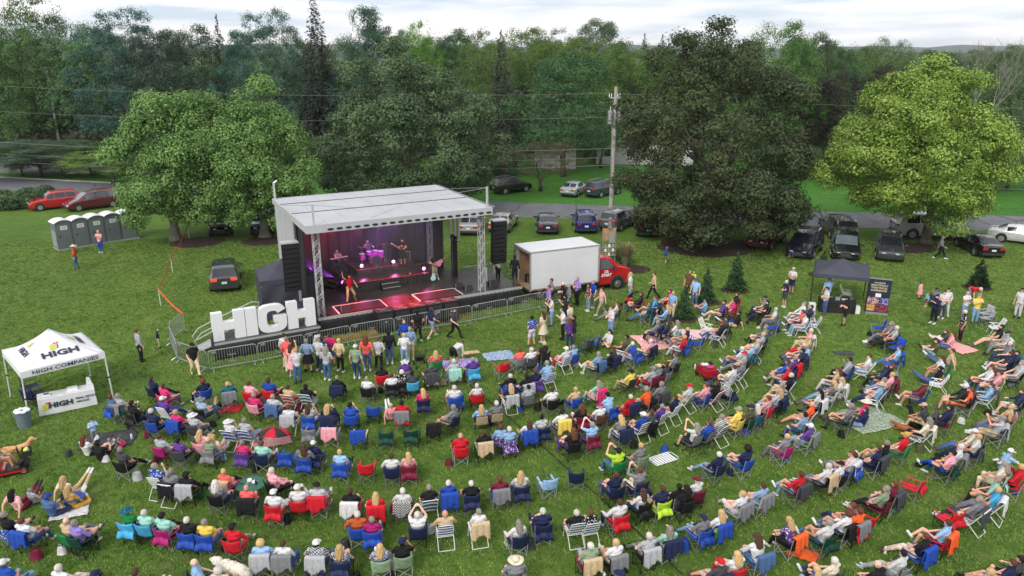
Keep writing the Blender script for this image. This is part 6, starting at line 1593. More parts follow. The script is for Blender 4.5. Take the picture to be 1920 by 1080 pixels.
def truss(x, y, z0, z1, s=.15, par=stage, seg=.36):
    b = MB(); c = [(x - s, y - s), (x + s, y - s), (x + s, y + s), (x - s, y + s)]
    for q in c: b.tube([(q[0], q[1], z0), (q[0], q[1], z1)], .026, 6)
    n = int((z1 - z0) / seg)
    for k in range(n):
        za, zb = z0 + (z1 - z0) * k / n, z0 + (z1 - z0) * (k + 1) / n
        for i in range(4):
            p, q = (c[i], c[(i + 1) % 4]) if k % 2 else (c[(i + 1) % 4], c[i]); b.tube([(p[0], p[1], za), (q[0], q[1], zb)], .013, 5, cap=False)
            b.tube([(p[0], p[1], zb), (q[0], q[1], zb)], .012, 5, cap=False)
    return b.build('truss_tower', M['truss'], par)
truss(.25, .28, DZ, RZ - .3); truss(W_ - .0, .28, DZ, RZ - .3); truss(W_ - .45, 7.3, DZ, RZ - .1, .13)
b = MB()
for x, y, h in ((.1, -.25, 1.15), (W_ + .15, -.25, 1.25), (-.25, RY1 - .2, 1.1)): b.box((x - .05, y - .05, RZ), (x + .05, y + .05, RZ + h))
b.build('roof_mast', M['roofw'], stage)
b = MB(); top1, top2 = (W_ + .15, -.25, RZ + 1.2), (.1, -.25, RZ + 1.1)
b.tube([top1, (W_ * .55, 3.0, RZ + .12)], .011, 5); b.tube([top1, (W_ + .4, 5.5, RZ + .25)], .011, 5); b.tube([top2, (3.2, 3, RZ + .12)], .011, 5); b.tube([top2, (-.3, 5, RZ + .2)], .011, 5)
b.tube([(3.2, 0, RZ + .1), (W_ * .6, 2.4, RZ + .13)], .01, 5); b.build('guy_wire', M['steel'], stage)
b = MB(); b.tube([(-.25, RY1 - .2, RZ + 1.08), (-.05, RY1 - .25, RZ + 1.2)], .05, 8); b.build('camera_head', M['white'], stage)
# lamps hanging from the roof
for k, x in enumerate((1.9, 3.6, 5.4, 7.2, 8.8)):
    q = S(x, 2.6, RZ - .35); l_ = empty('moving_head_lamp', q, SA, ['leftmost of the black lamps hanging under the stage roof', 'second black lamp from the left under the stage roof', 'middle black lamp hanging under the stage roof', 'second black lamp from the right under the stage roof', 'rightmost of the black lamps hanging under the stage roof'][k], 'stage lamp', 'lamps under the stage roof')
    MB().box((-.2, -.13, .1), (.2, .13, .3)).build('lamp_base', M['black'], l_); b = MB(); b.box((-.2, -.04, -.22), (-.16, .04, .1)); b.box((.16, -.04, -.22), (.2, .04, .1)); b.build('yoke', M['black'], l_)
    MB().ball((0, -.02, -.24), .15, 12, 8, (1, 1, 1.15)).build('lamp_head', M['black'], l_); MB().cyl((0, -.12, -.34), .1, -.03, 12, 'y').build('lens', M['glass'], l_)
# risers on stage
def riser(name, x0, x1, y0, y1, z, lb, edge):
    o = empty(name, S(x0, y0, DZ + .002), SA, lb, 'riser'); w_, d_ = x1 - x0, y1 - y0
    MB().box((0, 0, z - .06), (w_, d_, z)).build('riser_top', M['deck'], o)
    MB().grid(lambda u, v: (w_ * u, .03 + .02 * math.sin(u * w_ * 30), .01 + (z - .07) * v), int(w_ * 16), 2, thick=.01).build('riser_skirt', M['skirt'], o)
    MB().box((0, .05, .01), (.02, d_, z - .06)).build('riser_side', M['skirt'], o); MB().box((w_ - .02, .05, .01), (w_, d_, z - .06)).build('riser_side', M['skirt'], o)
    b = MB(); b.box((0, -.03, z - .03), (w_, .0, z + .004)); b.box((-.03, 0, z - .03), (0, d_, z + .004)); b.build('riser_edge', edge, o)
M['redtape'] = plain('red_edge_tape', (.42, .02, .025), .5, var=.1)
riser('wide_riser', 2.75, 7.75, 3.45, 7.6, .62, 'wide black riser with red edge across the middle of the stage', M['redtape']); riser('drum_riser', 3.6, 6.25, 4.75, 7.5, 1.0, 'raised black drum riser on the wide riser', M['redtape'])
def steps(x, y, n, w_, rot, lb):
    o = empty('stage_steps', S(x, y, DZ + .003), SA + rot, lb, 'steps', 'steps up to the riser')
    for k in range(n): MB().box((0, k * .26, 0 if k == 0 else .02), (w_, k * .26 + .257, .2 * (k + 1))).build('step', M['black'], o); MB().box((0, k * .26 - .004, .2 * (k + 1) - .02), (w_, k * .26 - .001, .2 * (k + 1) + .004)).build('step_edge', M['truss'] if rot == 0 else M['yelledge'], o)
M['yelledge'] = plain('yellow_edge', (.5, .42, .05), .6, var=.1)
steps(4.6, 2.9, 2, 1.1, 0, 'black steps with pale edges in front of the middle of the riser'); steps(1.75, 5.5, 2, .9, R(-70), 'black steps with yellow edges at the left end of the riser')
# white taped cut-outs, long low wedges at the lip
for x0, x1, lb in ((1.2, 3.85, 'black platform outlined in white tape at the left of the stage lip'), (5.9, 8.5, 'black platform outlined in white tape at the right of the stage lip')):
    o = empty('lip_platform', S(x0, .12, DZ + .003), SA, lb, 'platform', 'white edged platforms on the stage lip'); w_ = x1 - x0
    MB().box((0, 0, 0), (w_, 1.3, .05)).build('platform_top', M['black'], o); b = MB(); b.box((0, 1.3, 0), (w_, 1.35, .058)); b.box((-.05, 0, 0), (0, 1.35, .058)); b.box((w_, 0, 0), (w_ + .05, 1.35, .058)); b.build('white_tape', M['white'], o)
# subwoofers in front of the stage
M['sub'] = plain('subwoofer_black', (.012, .012, .014), .5, var=.2); M['subtop'] = plain('subwoofer_top', (.05, .04, .04), .45, var=.3, scale=4)
for k in range(5):
    x = 2.98 + k * .97; o = empty('subwoofer', S(x, -.95, 0), SA, ['leftmost', 'second', 'middle', 'fourth', 'rightmost'][k] + ' black subwoofer of the row against the stage lip, counted from the letters' , 'subwoofer', 'subwoofers in front of the stage')
    MB().box((0, 0, .05), (.93, .82, 1.18)).build('cabinet', M['sub'], o); MB().box((.01, .01, 1.18), (.92, .81, 1.2)).build('cabinet_top', M['subtop'], o)
    b = MB(); b.box((.06, -.015, .3), (.87, 0, 1.1)); b.build('grille', M['trim'], o); b = MB()
    b.tube([(.18, .1, 1.205), (.75, .72, 1.205)], .008, 4); b.tube([(.75, .1, 1.205), (.18, .72, 1.205)], .008, 4); b.build('cross_mark', M['truss'], o); MB().cyl((.46, -.016, .62), .06, -.01, 12, 'y').build('badge', M['truss'], o)
# line arrays
def line_array(x, y, ztop, n, lb, tilt=0):
    o = empty('line_array', S(x, y, ztop), SA + tilt, lb, 'loudspeaker', 'hanging loudspeakers beside the stage'); z = 0; a = 0; yy = 0
    MB().box((-.45, -.3, .02), (.45, .3, .09)).build('rigging_frame', M['truss'], o)
    for k in range(n):
        m_ = Matrix.Translation((0, yy, z)) @ Matrix.Rotation(a, 4, 'X')
        b = MB(); b.add([m_ @ Vector(v) for v in [(-.46, -.28, -.245), (.46, -.28, -.245), (.36, .28, -.235), (-.36, .28, -.235), (-.46, -.28, -.01), (.46, -.28, -.01), (.36, .28, -.02), (-.36, .28, -.02)]], [(0, 3, 2, 1), (4, 5, 6, 7), (0, 1, 5, 4), (1, 2, 6, 5), (2, 3, 7, 6), (3, 0, 4, 7)])
        c = b.build('speaker_module', M['sub'], o); b = MB(); b.box((-.40, -.3, -.22), (.40, -.285, -.03), mat=m_); b.build('grille', M['sub'], c)
        yy += math.sin(a) * .25; z -= .26 * math.cos(a); a += R(1.6) if k > 5 else R(.4)
    return o
pl = S(-.9, -.55); pr = S(W_ + .75, .1)
line_array(-1.0, 1.0, 5.15, 10, 'black speaker column hanging at the left of the stage above the black tent'); line_array(11.3, .95, 5.1, 10, 'black speaker column hanging at the right of the stage by the truck')
# outrigger under the right array
o = empty('outrigger', S(11.4, 2.3, 0), SA, 'white tubular outrigger legs beside the right speaker column', 'stand'); b = MB()
for x in (-.5, .5): b.tube([(x, -.6, 0), (x * .5, 0, 1.9)], .035); b.tube([(x, .6, 0), (x * .5, 0, 1.9)], .035)
b.build('leg', M['truss'], o); MB().box((-1.6, -.12, .5), (.9, .12, .62)).build('ballast_beam', M['roofw'], o)
# coloured stage lamps on the floor, lit
def floorlamp(x, y, z, lb, col, energy, aim, spot=70, emit=18, power_only=False):
    o = empty('floor_lamp', S(x, y, z), SA, lb, 'stage lamp', 'lit lamps on the stage floor'); d = (S(*aim) - S(x, y, z + .2)).normalized()
    MB().box((-.14, -.1, 0), (.14, .1, .06)).build('lamp_base', M['black'], o); b = MB(); b.ball((0, 0, .2), .13, 12, 8); b.build('lamp_head', M['black'], o)
    m_ = bpy.data.materials.new('lit_lens_' + lb[:4].strip()); m_.use_nodes = True; bb = m_.node_tree.nodes['Principled BSDF']; bb.inputs['Emission Color'].default_value = (*col, 1); bb.inputs['Emission Strength'].default_value = emit; bb.inputs['Base Color'].default_value = (*col, 1)
    ld = Matrix.Rotation(-SA, 4, 'Z') @ d; mb = MB(); mb.ball(Vector((0, 0, .2)) + ld * .08, .095, 12, 8); mb.build('lens', m_, o)
    lt = bpy.data.lights.new('lamp_light', 'SPOT'); lt.energy = energy; lt.color = col; lt.spot_size = R(spot); lt.spot_blend = .6; lt.shadow_soft_size = .08; lo = bpy.data.objects.new('lamp_light', lt); COL.objects.link(lo)
    lo.location = S(x, y, z + .2) + d * .22; lo.rotation_euler = d.to_track_quat('-Z', 'Y').to_euler()
pinkc = (1, .18, .55); mag = (.62, .05, 1)
floorlamp(2.6, 4.1, DZ + .3, 'lit magenta lamp at the left front corner of the riser', mag, 6500, (-.4, 6.6, 3.3), 17, 12)
floorlamp(3.95, 5.0, DZ + 1.0, 'lit pink lamp left of the bass drum', pinkc, 30, (4.2, 2.0, 2.0), 80, 9); floorlamp(6.0, 5.0, DZ + 1.0, 'lit pink lamp right of the bass drum', pinkc, 30, (5.8, 2.0, 2.0), 80, 9); floorlamp(7.55, 3.9, DZ + .62, 'lit pink lamp at the right end of the riser', pinkc, 30, (8.2, 0, 1.6), 80, 9)
def wash(x, y, z, aim, col, e, size=60):
    d = (S(*aim) - S(x, y, z)).normalized(); lt = bpy.data.lights.new('wash_light', 'SPOT'); lt.energy = e; lt.color = col; lt.spot_size = R(size); lt.spot_blend = .8; lt.shadow_soft_size = .15
    lo = bpy.data.objects.new('wash_light', lt); COL.objects.link(lo); lo.location = S(x, y, z); lo.rotation_euler = d.to_track_quat('-Z', 'Y').to_euler()
for x, ax, col, e, y_ in ((1.7, 1.2, (1, .05, .08), 600 , 7.0), (3.6, 2.6, (1, .1, .5), 650, 7.0), (5.4, 5.4, (.5, .12, 1), 420, 7.0), (7.2, 7.6, (.35, .15, .9), 250, 7.0)): wash(x, 2.2, RZ - .75, (ax, y_, 4.2), col, e, 58)
for x, ax, e in ((2.2, 2.2, 2200), (4.9, 5.0, 4200), (7.0, 7.0, 1900)): wash(x, .7, RZ - .7, (ax, .5, DZ), (1, .02, .04), e, 44)
wash(4.6, 2.8, RZ - .7, (4.9, 5.8, 2.6), (.75, .12, 1), 700, 40)
wash(6, .4, RZ - .6, (5.5, 5.4, 2.4), (1, .85, .75), 700, 95)
# thin stage fog that shows the beams, kept inside the curtains
fog, nt, b_, L = newmat('stage_fog'); nt.nodes.remove(b_); vol = N(nt, 'ShaderNodeVolumePrincipled'); vol.inputs['Density'].default_value = .03; vol.inputs['Color'].default_value = (.9, .9, .95, 1); vol.inputs['Anisotropy'].default_value = .2
L(vol.outputs[0], nt.nodes['Material Output'].inputs['Volume'])
fb = MB().box((.3, 2.6, DZ + .8), (W_ - .4, 7.5, RZ - .25)).build('stage_fog', fog, None, SO, SA); tag(fb, 'thin fog hanging under the stage roof in the light beams', 'fog', kind='stuff')

# ------------------------------------------------------------------ the band
rb2 = random.Random(2)
def band(x, y, z, rz, pk, hair, top, bot, lb, sl=None, skin=None):
    o = person(S(x, y, z), SA + R(rz), hair, top, bot, pk, rb2, 1, sleeve=sl, skin=skin, wide=.98); PEOPLE[-1]['fixed'] = lb; o['group'] = 'band on the stage'; return o
F_ = 180
band(2.3, 1.95, DZ, F_ + 15, 'sing', 'kL', 'red', 'khk', 'singer in red vest and pale flared trousers with one arm raised high', 'tank')
band(3.05, 6.75, DZ + .62, F_ + 12, 'keys', 'bL', 'gry', 'blk', 'person in grey top seated behind the keyboard', 'tank'); band(4.95, 6.5, DZ + 1.0, F_, 'drum', 'k', 'cgr', 'blk', 'drummer in dark top behind the magenta drum kit', 'short')
band(6.85, 5.6, DZ + .62, F_ + 5, 't1', 'kL', 'blk', 'k-blk', 'bassist with hat hair in short black dress and white boots', 'tank'); band(8.3, 3.85, DZ, F_ - 5, 'guitar', 'c-blk-k', 'blk', 'sge', 'guitarist in black shirt and grey green trousers holding a pink guitar', 'short')
# drum kit
M['drumshell'] = plain('magenta_shell', (.36, .03, .3), .25, .2, var=.3, scale=8); M['drumhead'] = plain('drum_head', (.62, .6, .6), .5, var=.05); M['cymbal'] = plain('cymbal_bronze', (.5, .38, .16), .25, .8, var=.1); M['blackhead'] = plain('black_head', (.02, .02, .025), .4, var=.1)
dk = empty('drum_kit', S(4.95, 5.55, DZ + 1.002), SA, 'magenta drum kit with black bass drum head on the drum riser', 'drum kit')
def drum(c, r, h, ax='z', head='drumhead'):
    q = MB().cyl(c, r, h, 20, ax).build('drum', M['drumshell'], dk); cc = list(c); cc['xyz'.index(ax)] += -.012 if ax == 'y' else h; MB().cyl(cc, r * .97, .012, 20, ax).build('drum_head', M[head], q)
    cc[('xyz'.index(ax))] -= .02 if ax == 'z' else -.0; b = MB()
    for e in (0, 1):
        ce = list(c); ce['xyz'.index(ax)] += (h - .03) * e; b.cyl(ce, r * 1.03, .03, 20, ax)
    b.build('hoop', M['chrome'], q)
drum((0, -.5, .36), .34, .45, 'y', 'blackhead'); drum((-.28, .05, .62), .16, .22); drum((.12, .05, .64), .17, .22); drum((-.62, .4, .3), .2, .35); drum((.55, .35, .3), .22, .4); drum((-.05, .55, .5), .18, .14)
for x, y, h in ((-.75, .1, 1.15), (.7, .1, 1.2), (-.5, .75, .95), (.95, .5, 1.1)):
    MB().cyl((x, y, h), .24, .015, 20, r2=.05).build('cymbal', M['cymbal'], dk); b = MB(); b.tube([(x, y, 0), (x, y, h)], .012)
    for a in (0, 2.1, 4.2): b.tube([(x, y, .2), (x + .2 * math.cos(a), y + .2 * math.sin(a), 0)], .01)
    b.build('cymbal_stand', M['chrome'], dk)
MB().cyl((0, .95, .0), .17, .5, 12).build('stool', M['black'], dk)
kb = empty('keyboard', S(2.95, 6.3, DZ + .622), SA + R(12), 'long pale keyboard on a black stand in front of the seated player', 'keyboard'); MB().box((-.62, -.14, .80), (.62, .14, .88)).build('keyboard_body', M['black'], kb)
for k in range(26): MB().box((-.58 + k * .0446, -.12 + .0, .88), (-.58 + k * .0446 + .04, .06, .893)).build('key', M['white'], kb)
b = MB()
for s in (-1, 1): b.tube([(-.5 * s, s * .0 + .02, 0), (.5 * s, .02 * s, .8)], .02)
b.build('stand', M['black'], kb)
st_ = empty('stool', S(3.05, 6.75, DZ + .622), SA, 'black stool under the keyboard player', 'stool'); MB().cyl((0, 0, .38), .18, .05, 14).build('seat', M['black'], st_); MB().cyl((0, 0, 0), .03, .38, 8).build('leg', M['black'], st_)
def guitar(loc, rot, col, lb, name='electric_guitar'):
    o = empty(name, loc, 0, lb, 'guitar'); o.rotation_euler = rot; prof = [(.0, -.14), (.12, -.19), (.24, -.17), (.3, -.1), (.38, -.14), (.46, -.1), (.42, 0), (.46, .09), (.36, .12), (.28, .09), (.2, .16), (.08, .17), (-.02, .08)]
    mb = MB(); mb.prism(prof, 0, .045); mb.build('guitar_body', plain('guitar_' + col[0], col[1], .25, var=.05), o); MB().box((.38, -.008, -.028), (1.02, .0, .028)).build('neck', M['plywood'], o); MB().box((1.02, -.008, -.045), (1.16, .012, .04)).build('headstock', M['plywood'], o)
    return o
guitar(S(8.3, 3.55, DZ + 1.0) + Vector((.05, 0, 0)), (0, R(-38), SA), ('pink', (.7, .25, .42)), 'pink electric guitar held by the guitarist'); guitar(S(7.95, 3.3, DZ + .02) + Vector((0, 0, .1)), (0, R(-80), SA + .2), ('mint', (.45, .68, .68)), 'pale mint guitar standing at the right end of the riser')
guitar(S(6.95, 5.38, DZ + .62 + 1.0), (0, R(215), SA + .1), ('black', (.03, .02, .02)), 'dark bass guitar worn by the bassist', 'bass_guitar')
for (x, y, z, w_, h_, lb) in ((6.95, 6.6, DZ + .62, .75, .65, 'black amplifier in a silver edged case beside the bassist'), (9.0, .75, DZ, .5, .28, 'small black monitor wedge near the right tower'), (8.65, 1.4, DZ, .5, .3, 'black monitor wedge left of the right tower'), (10.6, .7, DZ, .6, .4, 'black floor case outside the right tower'), (1.35, .35, DZ + .06, .55, .3, 'black monitor wedge at the left of the lip')):
    o = empty('amplifier' if 'ampl' in lb else 'monitor_wedge', S(x, y, z + .002), SA, lb, 'amplifier' if 'ampl' in lb else 'monitor speaker')
    if 'ampl' in lb: MB().box((0, 0, 0), (w_, .5, h_)).build('cabinet', M['black'], o)
    else: MB().add([(0, 0, 0), (w_, 0, 0), (w_, .4, 0), (0, .4, 0), (0, .12, h_), (w_, .12, h_), (w_, .4, h_ * .6), (0, .4, h_ * .6)], [(0, 3, 2, 1), (4, 5, 6, 7), (0, 1, 5, 4), (1, 2, 6, 5), (2, 3, 7, 6), (3, 0, 4, 7)]).build('cabinet', M['black'], o)
    b = MB(); b.box((-.01, -.012, 0), (.02, .02, h_)); b.box((w_ - .02, -.012, 0), (w_ + .01, .02, h_)) if 'ampl' in lb else None; b.box((-.01, -.013, h_ - .03), (w_ + .01, .02, h_ + .006)) if 'ampl' in lb else None; b.build('edge', M['alu'], o)
ms = empty('microphone_stand', S(5.6, .9, DZ), SA, 'slim black microphone stand at the middle of the lip', 'microphone stand'); b = MB(); b.cyl((0, 0, 0), .14, .02, 14); b.tube([(0, 0, 0), (0, 0, 1.45)], .011); b.build('pole', M['black'], ms); MB().ball((0, -.03, 1.5), .035, 8, 6).build('microphone', M['steel'], ms)
# person behind the right tower
for q_ in [(11.6, 1.6, DZ, 20, 't4', 'k', 'wht', 'blk', 'person in white top and black trousers behind the right stage tower'), (12.35, .8, DZ, -40, 't0', 'k', 'blk', 'blk', 'stagehand in black standing at the open rear of the truck')]: band(*q_); PEOPLE[-1]['o']['group'] = 'stage crew'

# ------------------------------------------------------------------ HIGH letters on their platform
hl = at(402, 645, .9); hr = at(597, 612, .9); hv = hr - hl; HA = math.atan2(hv.y, hv.x); HL = hv.length
HM = Matrix.Translation((hl.x, hl.y, 0)) @ Matrix.Rotation(HA, 4, 'Z')
pf = empty('letter_platform', (hl.x, hl.y, 0), HA, 'low black platform with grey edge carrying the big white letters', 'platform')
MB().box((0, 0, .82), (HL + .1, 1.5, .9)).build('platform_top', plain('grey_deck', (.06, .062, .066), .6, var=.3, scale=3), pf); MB().box((-.01, -.03, .80), (HL + .11, -.002, .905)).build('edge', M['truss'], pf)
MB().grid(lambda u, v: ((HL + .08) * u, -.01 + .03 * math.sin(u * 40) * v, .8 - .78 * v), 90, 4, thick=-.01).build('skirt', M['skirt'], pf, smooth=True); MB().box((0, .03, .03), (.01, 1.5, .8)).build('side_skirt', M['skirt'], pf)
for x in (-.03,): MB().box((x - .02, -.03, 0), (x + .02, .01, 1.55)).build('post', M['black'], pf)
M['letter'] = plain('white_foam_letter', (.72, .73, .75), .5, var=.03)
def letter(ch, x0, w_, lb):
    o = empty('letter', HM @ Vector((x0, .28, .904)), HA, lb, 'letter', 'big white letters spelling HIGH'); H_ = 1.45; t = .52
    if ch == 'H': polys = [[(0, 0), (t, 0), (t, H_), (0, H_)], [(w_ - t, 0), (w_, 0), (w_, H_), (w_ - t, H_)], [(t, .52), (w_ - t, .52), (w_ - t, .93), (t, .93)]]
    elif ch == 'I': polys = [[(0, 0), (w_, 0), (w_, H_), (0, H_)]]
    else:
        c = Vector((w_ / 2, H_ / 2)); outer, inner = [], []; sup = lambda a, rx, ry: (c.x + rx * math.copysign(abs(math.cos(a)) ** .62, math.cos(a)), c.y + ry * math.copysign(abs(math.sin(a)) ** .62, math.sin(a)))
        a0, a1 = R(28), R(352)
        for k in range(37): a = a0 + (a1 - a0) * k / 36; outer.append(sup(a, w_ / 2, H_ / 2)); inner.append(sup(a, w_ / 2 - .44, H_ / 2 - .3))
        mb = MB(); vs = []; D = .36
        for yy in (0, D): vs += [(x, yy, z) for x, z in outer] + [(x, yy, z) for x, z in inner]
        n = 37; fs = []
        for k in range(n - 1): fs += [(k, k + 1, n + k + 1, n + k)[::-1], (2 * n + k, 2 * n + k + 1, 3 * n + k + 1, 3 * n + k), (k, k + 1, 2 * n + k + 1, 2 * n + k), (n + k, n + k + 1, 3 * n + k + 1, 3 * n + k)[::-1]]
        for k in (0, n - 1): fs.append((k, n + k, 3 * n + k, 2 * n + k))
        mb.add(vs, fs); mb.prism([(w_ * .55, .5), (w_ * .985, .5), (w_ * .985, .82), (w_ * .55, .82)], .003, D - .003); mb.build('letter_body', M['letter'], o); return
    mb = MB()
    for k, p in enumerate(polys): mb.prism(p, 0 + .002 * (k == 2), .36 - .002 * (k == 2))
    mb.build('letter_body', M['letter'], o)
u_ = HL / 5.35
letter('H', .03, 1.62 * u_, 'white letter H at the left end of the word HIGH'); letter('I', 1.68 * u_, .58 * u_, 'white letter I in the word HIGH'); letter('G', 2.3 * u_, 1.5 * u_, 'white letter G in the word HIGH'); letter('H', 3.84 * u_, 1.48 * u_, 'white letter H at the right end, next to the stage')
ra = empty('ramp_railing', HM @ Vector((0, 1.6, 0)), HA, 'looped silver handrail of the ramp behind the letters', 'railing')
for yy in (0, .9):
    b = MB(); b.tube([(-.6, yy, .1), (-.75, yy, .6), (-.4, yy, 1.0), (.5, yy, 1.35), (2.4, yy, 2.0), (2.75, yy, 1.9), (2.6, yy, 1.5), (.5, yy, .8), (-.6, yy, .35)], .03, 8); b.tube([(1.9, yy, 1.8), (2.1, yy, 1.3)], .022); b.build('rail', M['truss'], ra)
MB().add([(-.6, 0, 0), (2.6, 0, .85), (2.6, .9, .85), (-.6, .9, 0), (-.6, 0, .05), (2.6, 0, .9), (2.6, .9, .9), (-.6, .9, .05)], [(0, 3, 2, 1), (4, 5, 6, 7), (0, 1, 5, 4), (1, 2, 6, 5), (2, 3, 7, 6), (3, 0, 4, 7)]).build('ramp', M['alu'], ra)

# ------------------------------------------------------------------ barriers
def make_barrier():
    o = empty('crowd_barrier'); L_, H_ = 2.26, 1.06; b = MB()
    b.tube([(.0, 0, .16), (.0, 0, H_ - .14), (.04, 0, H_ - .04), (.14, 0, H_), (L_ - .14, 0, H_), (L_ - .04, 0, H_ - .04), (L_, 0, H_ - .14), (L_, 0, .16), (0, 0, .16)], .021, 7); b.build('frame', M['steel'], o)
    for k in range(17): MB().tube([(.13 + k * .125, 0, .16), (.13 + k * .125, 0, H_)], .0095, 5).build('bar', M['steel'], o)
    for x in (.16, L_ - .16):
        b = MB(); b.tube([(x, -.28, .01), (x, -.1, .12), (x, .1, .12), (x, .28, .01)], .017, 5); b.tube([(x, 0, .12), (x, 0, .17)], .017, 5); b.build('foot', M['steel'], o)
    MB().box((.16, -.012, H_ - .16), (.36, .012, H_ - .06)).build('maker_plate', M['steel'], o)
    b = MB(); b.box((.92, -.014, .36), (1.28, .014, .385)); b.box((.92, -.014, .70), (1.28, .014, .725)); b.box((1.085, -.016, .37), (1.11, .016, .71)); b.build('middle_brace', M['steel'], o); return o
bp_ = None; BN = ['left of the platform letters', 'first', 'second', 'third', 'fourth', 'fifth', 'sixth', 'seventh', 'eighth', 'ninth', 'tenth']
bars = []
def run(pts, labs):
    global bp_
    for (a, b), lb in zip(zip(pts, pts[1:]), labs):
        a, b = at(*a), at(*b); d = b - a
        if bp_ is None: bp_ = make_barrier(); register(bp_); o = bp_
        else: o = copy_tree(bp_)
        o.location = a; o.rotation_euler = (0, 0, math.atan2(d.y, d.x)); o.scale = ((d.length - .06) / 2.26, 1, 1); tag(o, lb, 'barrier', 'crowd barriers round the stage'); bars.append(o)
run([(347, 620), (321, 640)], ['steel barrier panel furthest back at the left end, by the red tape']); run([(321, 645), (334, 677)], ['steel barrier panel running from the tape corner towards the camera'])
run([(335, 677), (391, 697)], ['steel barrier panel behind the walking woman with black hat'])
run([(394, 697), (486, 681), (574, 663), (659, 645), (741, 630), (814, 617), (886, 605), (952, 592), (1016, 579)], ['steel barrier panel below the left white letter H', 'steel barrier panel below the white letter G', 'steel barrier panel behind the pink tops', 'steel barrier panel at the left subwoofers', 'steel barrier panel behind the bald man in blue tee', 'steel barrier panel behind the man in number 26 jersey', 'steel barrier panel right of the number 26 jersey', 'steel barrier panel before the truck'])
run([(1018, 579), (1068, 566)], ['steel barrier panel beside the truck']); run([(868, 530), (918, 523), (968, 516)], ['steel barrier panel behind the stage, left one', 'steel barrier panel behind the stage by the truck'])
# ------------------------------------------------------------------ labels: every one singles out its own thing
def near(lst, me, pos, n=6):
    return sorted((x for x in lst if x is not me), key=lambda x: (x['pos'] - pos).length)[:n]
def side(a, b):
    """which side of b the thing a stands, as someone facing the stage sees it"""
    rz = face_stage(b); r = Vector((math.cos(rz), math.sin(rz), 0)); f = Vector((-math.sin(rz), math.cos(rz), 0)); d = a - b
    if abs(d.dot(r)) >= abs(d.dot(f)): return 'right of' if d.dot(r) > 0 else 'left of'
    return 'in front of' if d.dot(f) > 0 else 'behind'
def phrase(p):
    pre = {'c': '', }.get('', '')
    w = p['hair'] + ' ' if not p['hat'] else ''
    return w, ('in ' + p['hair'] + ' and ' if p['hat'] else 'in ')
VERB = {'t0': 'standing', 't1': 'standing with folded hands', 't2': 'walking', 't3': 'standing with raised arm', 't4': 'standing with lifted hands', 't5': 'bending over', 't6': 'standing',
        'g0': 'on grass, knees up', 'g1': 'on grass, legs out', 'g2': 'on grass, legs crossed', 'k0': 'kneeling on grass'}
def cands(p):
    w, inn = phrase(p)
    act = VERB.get(p['pk'], 'in ' + p.get('seat', 'chair'))
    base = f"{w}person {inn}{p['top']} top and {p['bot']}, {act}"
    yield base
    sh = f"{w}person {inn}{p['top']} top, {act}"
    for q in near(PEOPLE, p, p['pos'], 8):
        qh = q['hair'] if not q['hat'] else q['hair']
        yield f"{sh}, {side(p['pos'], q['pos'])} {q['top']} top"
    for q in near(PEOPLE, p, p['pos'], 12):
        yield f"{sh}, {side(p['pos'], q['pos'])} {q['hair']} person in {q['top']}" if not q['hat'] else f"{sh}, {side(p['pos'], q['pos'])} {q['hair']} and {q['top']} top"
def resolve(items, fn):
    """first candidate that no other item also claims first; capped at 16 words"""
    used = {}; C = [[c for c in fn(x) if len(c.replace(',', '').split()) <= 16] or [next(fn(x))] for x in items]
    from collections import Counter
    cnt = Counter(c for cs in C for c in set(cs)); first = Counter(cs[0] for cs in C)
    for x, cs in zip(items, C):
        pick = None
        for k, c in enumerate(cs):
            if c in used or c in TAKEN: continue
            if k == 0 and first[c] > 1: continue
            pick = c; break
        if pick is None: pick = cs[0]
        if len(pick.replace(',', '').split()) > 16: pick = ' '.join(pick.split()[:16])
        used[pick] = 1; TAKEN.add(pick); x['o']['label'] = pick; x['label'] = pick
TAKEN = set()
